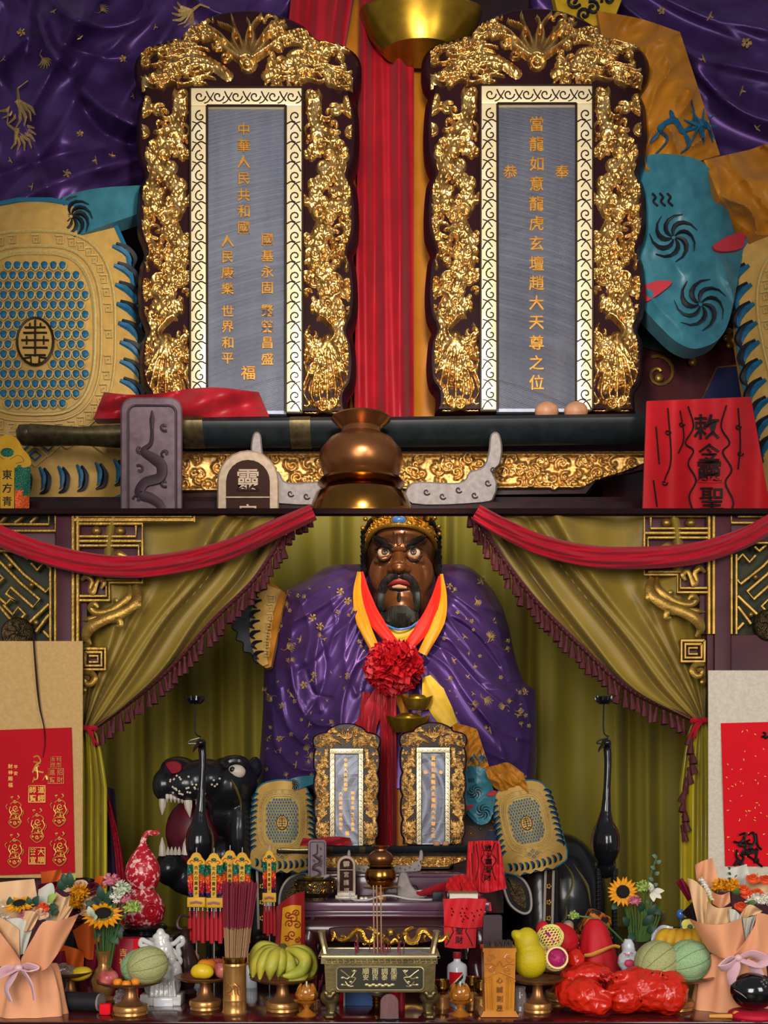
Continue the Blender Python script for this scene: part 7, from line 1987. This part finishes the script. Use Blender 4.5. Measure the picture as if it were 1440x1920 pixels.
t = vflower('carnation', 'pink carnation right of the white blooms in the left vase', 'flower', V(233, 1690, 4.14), b(.02)); puff(t, V(233, 1688, 4.14), .02, 'rose_pink', 4)
t = vflower('carnation', 'green carnation hanging over the red gourd from the left vase', 'flower', V(246, 1704, 4.10), b(.02), V(222, 1735, 4.12)); puff(t, V(248, 1703, 4.09), .03, 'carnation_green', 5)
t = vflower('hydrangea', 'pale green hydrangea in the left vase', 'flower', V(228, 1672, 4.16), b(.015)); puff(t, V(229, 1668, 4.16), .032, 'hydrangea', 6, 80, 'flower_cluster')
t = vflower('white_bloom', 'cluster of small white blooms in the left vase', 'flower', V(216, 1685, 4.13), b(.01)); [puff(t, V(212 + 6 * k, 1682 + 8 * (k % 2), 4.12), .013, 'flower_white', 20 + k, 24, 'bloom') for k in range(3)]
t = vflower('leaf_spray', 'dark green leaf spray in the left vase', 'foliage', V(190, 1670, 4.17), b(-.005))
for a, e in (((192, 1690), (186, 1660)), ((198, 1700), (208, 1668)), ((185, 1705), (160, 1690)), ((200, 1705), (218, 1700)), ((205, 1720), (230, 1712)), ((210, 1735), (232, 1745)), ((190, 1740), (178, 1760)), ((205, 1750), (222, 1770)), ((215, 1725), (228, 1760))): leaf(t, V(*a, 4.15), V(*e, 4.13), .016, 'leaf_dark')
for k in range(7): stem(t, [b(-.015 + .005 * k), V(188 + k * 4, 1745, 4.14), V(186 + k * 5, 1715, 4.13)], .003)
t = vflower('lily_bud', 'pale greenish lily bud left of the sunflower in the left vase', 'flower', V(172, 1712, 4.08), b(-.01)); [leaf(t, V(175, 1722, 4.08), V(166 + 8 * k, 1700 + 10 * k, 4.05), .014, 'hydrangea', name='petal') for k in range(3)]

# right vase
u = 4.36 / F
c = vase(1195, 4.36, 'brown vase with gilt rim holding the right flowers', [(0, 0), (24 * u, 0), (26 * u, 30 * u), (24 * u, 70 * u), (21 * u, 95 * u), (22 * u, 98 * u), (19 * u, 98 * u), (18 * u, 80 * u), (0, 75 * u)], 'ewer_brown')
b = lambda dx, dz=80: c + Vector((dx, 0, dz * u))
t = vflower('sunflower', 'sunflower facing forward in the right vase', 'flower', V(1170, 1676, 4.32), b(-.01)); sunflower(t, V(1168, 1672, 4.29), (-.1, -1, .12), .06, 20, .42, .05)
t = vflower('carnation', 'green carnation beside the sunflower in the right vase', 'flower', V(1207, 1668, 4.33), b(.01)); puff(t, V(1207, 1664, 4.32), .027, 'carnation_green', 11)
t = vflower('carnation', 'pink carnation below the sunflower in the right vase', 'flower', V(1190, 1694, 4.3), b(0)); puff(t, V(1189, 1690, 4.29), .024, 'rose_pink', 12)
t = vflower('white_lily', 'white lily with open petals in the right vase', 'flower', V(1224, 1680, 4.34), b(.015))
for ex, ey in ((1218, 1655), (1226, 1690), (1240, 1684), (1245, 1670), (1222, 1664)): leaf(t, V(1222, 1672, 4.33), V(ex, ey, 4.30), .012, 'flower_white', name='petal')
t = vflower('eucalyptus', 'tall grey-green eucalyptus sprig in the right vase', 'foliage', V(1232, 1605, 4.36), b(.02), V(1216, 1660, 4.36))
for k in range(14): f = k / 13; x, y = 1232 - 20 * f, 1608 + 140 * f; leaf(t, V(x, y, 4.36), V(x + (9 if k % 2 else -9), y - 5, 4.35), .008, 'leaf_grey')
t = vflower('leaf_spray', 'leafy green stems in the right vase', 'foliage', V(1200, 1700, 4.37), b(0))
for k in range(12): stem(t, [b(-.025 + .004 * k), V(1178 + k * 5, 1730, 4.35), V(1172 + k * 6, 1700, 4.34)], .0032)
for a, e in (((1215, 1720), (1230, 1695)), ((1205, 1735), (1225, 1715)), ((1180, 1735), (1168, 1720)), ((1190, 1750), (1178, 1765)), ((1212, 1745), (1232, 1740)), ((1205, 1710), (1200, 1690)), ((1222, 1700), (1240, 1715)), ((1170, 1668), (1152, 1655)), ((1160, 1690), (1148, 1705))): leaf(t, V(*a, 4.34), V(*e, 4.32), .015, 'leaf_dark')
t = vflower('drooping_carnation', 'pale green carnation on a long stem bending left from the right vase', 'flower', V(1082, 1717, 4.3), b(-.02), V(1128, 1728, 4.3)); puff(t, V(1076, 1718, 4.3), .02, 'carnation_green', 14)

# ------------------------------------------------------------------ bouquets
def sheet(parent, top, bot, d, bul, mat, name='wrapping_sheet', wav=.006):
    f = lambda x, y, u, v: P(x, y, d - bul * sin(PI * u) - .02 * (1 - v) - wav * sin(u * 11 + v * 4))
    return ob(name, patch(top, bot, f, 20, 16, .003), mat, parent)
def skirt(parent, cx, yw, wa, yb, wb, d, mat, ph=0.):
    zb = TOP + .001; zw = P(0, yw, d).z; n = 64; A = np.zeros((14, n, 3)); s = d / F
    for j in range(14):
        f = j / 13; r0 = (wa + (wb - wa) * f ** .7) * s
        for i in range(n):
            a = 2 * PI * i / n; q = r0 * (1 + (.07 * (1 - f) + .05) * sin(9 * a + ph) + .04 * sin(5 * a + 2 + 3 * f))
            A[j, i] = ((cx - 720) / F * d + q * cos(a), d + .075 + q * sin(a) * .62, zw + (zb - zw) * f)
    return ob('wrapping_skirt', G().grid(A, wrap=True), mat, parent, angle=50)
def bow(parent, px, py, d, loops, tails):
    g = G()
    for pts in loops + tails: g.tube([P(a, b, d - e) for a, b, e in cr(pts, 6)], [.008, .02, .022, .018, .015], 8, flat=.22)
    g.ell(P(px, py, d - .02), (.014, .012, .012), 10); ob('ribbon_bow', g, 'bow_pink', parent)

B1 = thing('flower_bouquet', 'peach-wrapped bouquet with a pink bow at the left front', 'bouquet', onZ(45, 3.9, TOP)); d = 3.88
skirt(B1, 42, 1812, 46, 1915, 72, d - .03, 'wrap_peach')
sheet(B1, [(-40, 1690), (-10, 1735), (20, 1775), (38, 1800)], [(-40, 1800), (0, 1812), (30, 1816), (40, 1816)], d - .02, .03, 'wrap_peach')
sheet(B1, [(40, 1797), (62, 1758), (82, 1728), (112, 1726), (148, 1713)], [(38, 1818), (60, 1820), (84, 1818), (100, 1800), (120, 1770)], d - .05, .05, 'wrap_peach')
sheet(B1, [(-30, 1658), (20, 1652), (64, 1648)], [(-30, 1760), (20, 1770), (76, 1720)], d + .14, .03, 'wrap_peach_light')
sheet(B1, [(-20, 1712), (10, 1725), (36, 1744)], [(-10, 1745), (20, 1775), (37, 1797)], d + .0, .01, 'wrap_peach_light')
sheet(B1, [(12, 1723), (40, 1722), (62, 1738)], [(36, 1792), (40, 1790), (46, 1788)], d + .015, .01, 'wrap_white')
sheet(B1, [(46, 1708), (60, 1708), (74, 1714)], [(40, 1745), (52, 1746), (62, 1742)], d + .0, .02, 'wrap_peach_light')
sheet(B1, [(72, 1668), (98, 1656), (104, 1690)], [(70, 1720), (90, 1726), (112, 1726)], d + .11, .03, 'wrap_white')
sheet(B1, [(104, 1672), (120, 1682), (132, 1678)], [(100, 1728), (114, 1728), (122, 1730)], d + .08, .02, 'wrap_peach_light')
sheet(B1, [(122, 1698), (138, 1700)], [(108, 1728), (124, 1726)], d + .02, .01, 'wrap_peach_light')
sunflower(B1, P(36, 1693, d + .03), (0, -.5, 1), .058, 20, .36, .2)
rose(B1, P(80, 1700, d + .04), (0, -.5, 1), .026, 'rose_orange'); rose(B1, P(46, 1712, d + .02), (-.3, -.6, .8), .03, 'rose_pink'); rose(B1, P(76, 1712, d + .02), (.2, -.5, .9), .028, 'rose_cream'); rose(B1, P(62, 1700, d + .05), (.2, -.5, .9), .022, 'rose_cream', seed=4)
for k in range(8): puff(B1, P(-6 + 8 * (k % 4) - 4, 1690 + 10 * (k // 2), d + .04), .009, 'flower_white', 40 + k, 14, 'gypsophila')
for a, e in (((60, 1706), (52, 1682)), ((62, 1700), (72, 1680)), ((22, 1706), (18, 1682)), ((90, 1705), (106, 1698)), ((94, 1712), (108, 1708))): leaf(B1, P(*a, d + .05), P(*e, d + .03), .014, 'leaf_dark')
leaf(B1, P(88, 1692, d + .03), P(106, 1676, d), .014, 'carnation_green', name='lily_bud')
bow(B1, 35, 1815, d - .09, [[(35, 1815, 0), (10, 1818, .02), (-4, 1832, .02), (14, 1826, .03), (35, 1816, .01)], [(36, 1815, 0), (55, 1812, .02), (70, 1818, .02), (55, 1822, .03), (36, 1816, .01)]], [[(34, 1818, .01), (22, 1835, .02), (12, 1855, .02), (20, 1878, .02)], [(38, 1818, .01), (50, 1830, .025), (60, 1850, .03), (64, 1875, .03)]])

B2 = thing('flower_bouquet', 'rose bouquet in orange and dark wrapping behind the left bouquet', 'bouquet', onZ(140, 4.4, TOP)); d = 4.34
skirt(B2, 150, 1790, 26, 1850, 44, d - .05, 'wrap_maroon')
for top, bot, dd, mat in (([(95, 1730), (130, 1745), (160, 1735)], [(110, 1800), (140, 1810), (165, 1800)], 0, 'wrap_black'), ([(136, 1745), (160, 1730), (185, 1725)], [(150, 1790), (170, 1800), (190, 1790)], -.04, 'wrap_orange'), ([(110, 1770), (140, 1778), (158, 1786)], [(118, 1820), (140, 1826), (156, 1822)], -.05, 'wrap_orange'), ([(96, 1790), (110, 1785), (124, 1782)], [(100, 1835), (115, 1838), (130, 1830)], -.06, 'wrap_maroon'),
                          ([(160, 1780), (178, 1770), (195, 1760)], [(160, 1850), (175, 1850), (188, 1845)], -.02, 'wrap_maroon'), ([(76, 1635), (100, 1632), (116, 1630)], [(78, 1660), (100, 1662), (114, 1658)], .14, 'wrap_orange'), ([(178, 1645), (190, 1642), (200, 1648)], [(175, 1665), (188, 1668), (198, 1665)], .14, 'wrap_orange'), ([(70, 1658), (90, 1655), (112, 1652)], [(72, 1672), (90, 1672), (112, 1668)], .1, 'wrap_maroon'), ([(140, 1648), (160, 1645), (182, 1650)], [(140, 1700), (160, 1700), (182, 1700)], .16, 'wrap_black')):
    sheet(B2, top, bot, d + dd, .03, mat)
for x, y, mat, R in ((148, 1660, 'rose_cream', .03), (172, 1664, 'rose_maroon', .028), (165, 1682, 'rose_cream', .03), (138, 1682, 'rose_maroon', .026), (148, 1712, 'rose_maroon', .03), (178, 1690, 'rose_pink', .026), (160, 1705, 'rose_cream', .024), (128, 1662, 'rose_cream', .02), (140, 1730, 'rose_maroon', .026)): rose(B2, P(x, y, d), (.0, -.7, .7), R * 1.15, mat)
for x, y in ((140, 1695), (150, 1675)): puff(B2, P(x, y, d - .02), .034, 'petal_yellow', int(x), 70, 'marigold')
for a, e in (((126, 1668), (118, 1638)), ((130, 1668), (130, 1634)), ((160, 1730), (185, 1720)), ((170, 1700), (190, 1680)), ((122, 1672), (110, 1650))): leaf(B2, P(*a, d), P(*e, d - .02), .018, 'leaf_dark')
leaf(B2, P(136, 1652, d), P(140, 1640, d - .01), .01, 'carnation_green', name='bud')

B3 = thing('flower_bouquet', 'peach-wrapped bouquet with a pink bow at the right front', 'bouquet', onZ(1385, 4.0, TOP)); d = 4.0
skirt(B3, 1384, 1792, 52, 1905, 74, d - .05, 'wrap_peach', 1.)
sheet(B3, [(1292, 1722), (1320, 1732), (1355, 1733), (1390, 1722)], [(1330, 1785), (1350, 1795), (1370, 1796), (1398, 1770)], d - .05, .06, 'wrap_peach')
sheet(B3, [(1372, 1792), (1395, 1768), (1415, 1735), (1422, 1712), (1460, 1722)], [(1372, 1800), (1395, 1800), (1420, 1796), (1440, 1790), (1470, 1780)], d - .06, .04, 'wrap_peach')
sheet(B3, [(1288, 1646), (1304, 1652), (1326, 1672)], [(1308, 1730), (1320, 1734), (1332, 1734)], d + .02, .02, 'wrap_peach_light')
sheet(B3, [(1303, 1622), (1318, 1614), (1336, 1609)], [(1306, 1650), (1325, 1665), (1352, 1668)], d + .14, .02, 'wrap_peach')
sheet(B3, [(1326, 1690), (1345, 1702), (1372, 1700)], [(1326, 1735), (1346, 1738), (1368, 1734)], d - .01, .03, 'wrap_peach_light')
sheet(B3, [(1335, 1672), (1352, 1678), (1368, 1672)], [(1336, 1695), (1352, 1702), (1370, 1692)], d + .01, .03, 'wrap_peach')
sheet(B3, [(1342, 1634), (1372, 1628), (1400, 1620)], [(1350, 1672), (1380, 1670), (1410, 1665)], d + .15, .02, 'wrap_white')
sheet(B3, [(1400, 1640), (1425, 1655), (1460, 1660)], [(1400, 1680), (1430, 1690), (1460, 1690)], d + .12, .02, 'wrap_peach_light')
sheet(B3, [(1366, 1704), (1378, 1706), (1390, 1718)], [(1372, 1745), (1384, 1768), (1396, 1775)], d - .02, .01, 'wrap_white')
sheet(B3, [(1388, 1715), (1405, 1696), (1430, 1708)], [(1394, 1725), (1405, 1718), (1420, 1715)], d - .01, .01, 'wrap_peach_light')
sheet(B3, [(1392, 1722), (1405, 1720), (1418, 1716)], [(1398, 1765), (1402, 1762), (1408, 1750)], d - .02, .01, 'wrap_white')
sheet(B3, [(1268, 1655), (1276, 1648), (1280, 1646)], [(1290, 1690), (1296, 1686), (1300, 1676)], d + .08, .01, 'wrap_maroon')
sheet(B3, [(1278, 1712), (1292, 1698), (1300, 1690)], [(1300, 1730), (1308, 1728), (1312, 1726)], d + .08, .01, 'wrap_black')
sheet(B3, [(1284, 1680), (1292, 1690)], [(1304, 1705), (1308, 1715)], d + .09, .01, 'wrap_maroon')
for x in (1350, 1372): puff(B3, P(x, 1663, d + .05), .03, 'petal_yellow', x, 60, 'marigold', .6)
for x, y in ((1394, 1666), (1402, 1676), (1420, 1673), (1390, 1698), (1436, 1648), (1412, 1646)): rose(B3, P(x, y, d + .04), (0, -.6, .8), .024, 'rose_orange')
rose(B3, P(1416, 1645, d + .1), (0, -.4, .9), .03, 'rose_cream')
for k in range(9): puff(B3, P(1316 + k * 2.6, 1650 + k * 4.4, d - .0), .011, 'flower_white', 60 + k, 14, 'gypsophila')
for k in range(4): puff(B3, P(1410 + k * 9, 1690 - 4 * (k % 2), d + .02), .022, 'flower_white', 80 + k, 40, 'white_bloom')
for k in range(7): leaf(B3, P(1374 - k * .6, 1660 - k * 5, d + .12), P(1374 + (8 if k % 2 else -9), 1656 - k * 5, d + .11), .005, 'leaf_dark')
for a, e in (((1402, 1700), (1415, 1688)), ((1396, 1708), (1410, 1700)), ((1378, 1680), (1384, 1665))): leaf(B3, P(*a, d), P(*e, d - .02), .012, 'stem_green')
bow(B3, 1384, 1796, d - .12, [[(1384, 1796, 0), (1410, 1788, .02), (1436, 1800, .02), (1420, 1810, .03), (1384, 1798, .01)], [(1384, 1796, 0), (1365, 1800, .02), (1350, 1815, .02), (1366, 1812, .03), (1384, 1798, .01)]], [[(1382, 1798, .01), (1378, 1815, .02), (1372, 1832, .02), (1374, 1846, .02)], [(1400, 1800, .01), (1415, 1815, .02), (1424, 1835, .02), (1420, 1850, .02)]])

# ------------------------------------------------------------------ bags, cloth-covered offerings, wooden fish
M('bag_red', 'ea3012', .2, var='d8220e', vs=7, trans=.4, coat=.2, sub=.2, bump=(30, 1., 1)); M('veil_red', 'b8141f', .6, var='a50f1a', vs=5); M('gold_braid', 'c98a3a', .5); M('brocade', '8a3a14', .5, var=[(.45, '2a1410'), (.55, 'b8641c')], vs=40); M('bag_white', 'c4c8cc', .25, trans=.2, coat=.3); M('bag_print', 'b83a58', .5)
M('fish_black', '0c0a0b', .12, coat=.8); M('cushion_red', 'b8142e', .7, var='a30f26', vs=30)
def bag(name, label, lumps, seed, mat='bag_red', amp=.16, vox=.006, extra=None):
    g = G()
    for px, py, d, rx, ry, rd in lumps: g.ell(P(px, py, d), (rx * d / F, rd, ry * d / F), 24)
    if extra:
        for pts, w in extra: g.tube([P(*p) for p in pts], w, 10)
    m = blob(g, mat, vox, 3)
    for v in m.vertices:
        n = v.normal; q = v.co
        w = noise.noise(q * 13 + Vector((seed, 0, 0))) * .008 - abs(noise.noise(Vector((q.x * 14 + q.z * 16 + seed, q.y * 12, q.z * 22 - q.x * 10)))) * .011 - abs(noise.noise(Vector((q.x * 40 - q.z * 30, q.y * 30, q.z * 40 + seed)))) * .006 - abs(noise.noise(Vector((q.x * 25 + q.z * 70, q.y * 50, q.z * 70 - q.x * 30)))) * .003
        v.co = q + n * w * amp * 6
        if v.co.z < TOP + .001: v.co.z = TOP + .001
    o = ob(name, m, None, None, label, 'bag'); return o
bag('plastic_bag', 'large knotted red plastic bag at the right front of the table', [(1215, 1855, 3.95, 66, 44, .1), (1250, 1860, 3.95, 40, 46, .1), (1170, 1868, 3.92, 40, 34, .08), (1200, 1830, 3.97, 34, 22, .07)], 3, extra=[([(1180, 1830, 3.93), (1150, 1830, 3.9), (1130, 1838, 3.88)], [.03, .014, .02])])
bag('plastic_bag', 'smaller red plastic bag left of the large knotted one', [(1096, 1866, 3.9, 40, 36, .07), (1062, 1862, 3.93, 24, 28, .06), (1120, 1880, 3.88, 30, 24, .05)], 8, extra=[([(1100, 1850, 3.88), (1140, 1862, 3.86), (1165, 1860, 3.87)], [.03, .012, .02])])
bag('plastic_bag', 'open red plastic bag slumped behind the smaller bag', [(1105, 1826, 4.04, 46, 22, .06), (1070, 1836, 4.03, 20, 22, .05)], 5)
bag('wrapped_orange', 'red film wrapped orange beside the dragon fruit', [(1078, 1800, 4.1, 20, 24, .04)], 7)
bag('red_cloth_bag', 'red gift bag behind the netted dragon fruit', [(1050, 1765, 4.22, 36, 36, .07), (1018, 1745, 4.2, 16, 20, .03)], 2, 'veil_red', .08)
w_ = bag('white_plastic_bag', 'small white plastic bag with pink print in front of the right vase', [(1180, 1802, 4.08, 22, 24, .04), (1178, 1778, 4.08, 14, 20, .03)], 6, 'bag_white', .12, .005, [([(1174, 1770, 4.08), (1170, 1758, 4.08)], [.014, .003])])
g = G()
for x, y in ((1172, 1790), (1178, 1792), (1184, 1788)): g.tube([P(a, b, 4.025) for a, b in spiral(x, y, 3, .9, x, 7)], .0014, 4)
ob('pink_print', g, 'bag_print', w_, kind='stuff'); ob('pink_sweet', G().ell(P(1180, 1806, 4.03), (.018, .012, .014), 10), 'bag_print', w_)
# veiled offering with gold braid, brocade cone behind it
d = 4.25; t = thing('veiled_offering', 'offering draped in plain red cloth with a gold braid', 'offering', onZ(1125, d, TOP)); n = 40; A = np.zeros((16, n, 3)); cc = onZ(1125, d, 0); zt_ = P(0, 1724, d).z
for j in range(16):
    f = j / 15
    for i in range(n):
        a = 2 * PI * i / n; q = (.02 + .078 * f ** .55) * (1 + .09 * f * sin(6 * a + 1) + .05 * f * sin(11 * a)); A[j, i] = (cc.x - .02 * (1 - f) + q * cos(a), d + q * sin(a), zt_ + (TOP - zt_) * f)
ob('red_veil', G().grid(A, wrap=True), 'veil_red', t, angle=180)
g = G(); g.tube([P(a, b, d - .085) for a, b in cr([(1095, 1792), (1110, 1790), (1130, 1782), (1150, 1774), (1162, 1776)], 5)], [.01, .014, .01, .008], 6, flat=.4); ob('gold_braid', g, 'gold_braid', t)
solo('brocade_hat', patch([(1082, 1752), (1100, 1725), (1115, 1706), (1145, 1720)], [(1090, 1770), (1105, 1768), (1125, 1762), (1150, 1760)], lambda x, y, u, v: P(x, y, 4.42 - .04 * sin(PI * u)), 20, 14, .08), 'brocade', 'orange and black brocade hood behind the veiled offering', 'hood')
d = 4.45; c = onZ(1066, d, TOP); t = thing('doll', 'small grey-haired doll behind the red gift bag', 'doll', c); zz1 = P(0, 1740, d).z
ob('robe', G().lathe([(0, 0), (.04, 0), (.03, (zz1 - TOP) * .6), (.014, zz1 - TOP - .015), (0, zz1 - TOP - .01)], c, 16), 'stone_grey', t); ob('face', G().ell(Vector((c.x, d, zz1)), (.02, .02, .025), 14), 'lip_pink', t); ob('hair', G().ell(Vector((c.x, d + .006, zz1 + .008)), (.022, .02, .022), 12), 'stone_grey', t)
solo('tissue', patch([(1222, 1752), (1240, 1735), (1262, 1738)], [(1220, 1775), (1235, 1782), (1262, 1770)], lambda x, y, u, v: P(x, y, 4.3 - .02 * sin(u * 6 + v * 3)), 16, 12, .004), 'bottle_white', 'crumpled white tissue behind the ripe bananas', 'tissue')
t = thing('paper_flower', 'bright yellow-green paper flower above the ripe bananas', 'flower', P(1295, 1750, 4.25))
for k in range(5): a = k * 1.257; ob('petal', G().ell(P(1294 + 9 * cos(a), 1738 + 9 * sin(a), 4.22), (.018, .006, .018), 12), 'foam_net', t)
ob('center', G().ell(P(1294, 1738, 4.21), (.01, .008, .01), 10), 'stem_green', t); stem(t, [P(1294, 1740, 4.23), P(1290, 1760, 4.24), onZ(1288, 4.25, TOP + .02)])
solo('blue_balloon', G().ell(P(1276, 1714, 4.4), (.016, .016, .02), 14).tube([P(1276, 1722, 4.4), P(1278, 1760, 4.4), onZ(1278, 4.4, TOP)], .002, 5), 'gem_blue', 'small pale blue ball on a stick above the ripe bananas', 'ball')
t = thing('dry_flower', 'dried brown leaf flower behind the right vase', 'flower', P(1235, 1745, 4.42)); stem(t, [P(1236, 1728, 4.42), P(1236, 1760, 4.43), onZ(1236, 4.44, TOP)], mat='stem_brown')
for ex, ey in ((1250, 1712), (1228, 1715), (1222, 1730), (1248, 1732), (1238, 1708)): leaf(t, P(1237, 1730, 4.41), P(ex, ey, 4.38), .014, 'stem_brown')
# black wooden fish on a red cushion
d = 3.86; c = onZ(1412, d, TOP); t = thing('wooden_fish', 'glossy black wooden fish drum on a red cushion', 'percussion', c)
ob('cushion', G().lathe([(0, 0), (.075, 0), (.082, .008), (.08, .018), (.07, .024), (0, .024)], c, 30), 'cushion_red', t)
g = G(); g.ell(P(1412, 1858, d), (.078, .07, .062), 26); g.ell(P(1440, 1858, d), (.05, .05, .05), 18); m = blob(g, 'fish_black', .005, 5)
for v in m.vertices: v.co.z = max(v.co.z, TOP + .02)
ob('drum', m, None, t); ad = surf(m)
g = G(); g.tube([P(x, y, ad(x, y, d) - .002) for x, y in cr([(1376, 1855), (1390, 1864), (1400, 1872)], 5)], [.0008, .002, .0008], 5); ob('sound_slit', g, 'stone_grey', t)
for k, (x, y) in enumerate(((1428, 1840), (1432, 1845), (1436, 1850), (1433, 1838), (1437, 1843))):
    g = G(); g.tube([P(a, b, (ad(a, b, None) or d - .04) - .002) for a, b in spiral(x, y, 2.4, .9, k, 6)], .0012, 4); ob('engraving', g, 'stone_grey', t)
solo('beater', G().tube([onZ(1330, 3.86, TOP + .006), onZ(1378, 3.84, TOP + .01)], [.006, .008], 8).ell(onZ(1380, 3.84, TOP + .014), (.014, .014, .014), 10), 'gold_braid', 'short wooden beater lying beside the wooden fish', 'beater')
solo('red_cloth_mat', G().box(onZ(1390, 3.80, TOP), Vector((onZ(1480, 3.8, 0).x, 3.845, TOP + .003))), 'cushion_red', 'flat red cloth under the wooden fish at the table corner', 'cloth')
# yellow peony bag left of the altar table
M('peony_red', '8a1a1c', .5); M('peony_gold', 'c98f1c', .5)
t = thing('peony_bag', 'red and gold peony-printed bag behind the bananas', 'bag', onZ(540, 4.5, TOP)); f = lambda x, y, u=0, v=0: P(x, y, 4.5 - .02 * sin(x * .1))
ob('bag_cloth', patch([(518, 1700), (545, 1680), (570, 1672)], [(515, 1840), (545, 1842), (572, 1842)], f, 20, 20, .05), 'peony_red', t)
gp = ob('gold_panel', patch([(530, 1702), (548, 1697), (565, 1698)], [(526, 1772), (548, 1774), (564, 1774)], lambda x, y, u=0, v=0: f(x, y) + Vector((0, -.003, 0)), 14, 14, .003), 'peony_gold', t)
g = G()
for x, y, R in ((550, 1722, 10), (541, 1715, 7), (556, 1712, 7), (543, 1732, 8), (557, 1734, 8), (548, 1752, 9), (538, 1760, 6), (558, 1762, 6)): g.tube([f(*p) + Vector((0, -.006, 0)) for p in spiral(x, y, R, 1.3, x, 16)], .0022, 5)
ob('peony_print', g, 'peony_red', gp, kind='stuff')
solo('glass_jar', G().lathe([(0, 0), (.02, 0), (.022, .01), (.022, .06), (.018, .07), (.02, .085), (0, .085)], onZ(975, 3.98, TOP), 20), 'film_clear', 'little clear glass jar between the amber box and the pomelo dish', 'jar')
solo('dark_backrest', G().prism(rr(905, 1715, 942, 1850, 5), lambda a, b, k: P(a, b, 4.5 + .02 * k), bev=1), 'plum_dark', 'dark plum upright board behind the amber box', 'board')
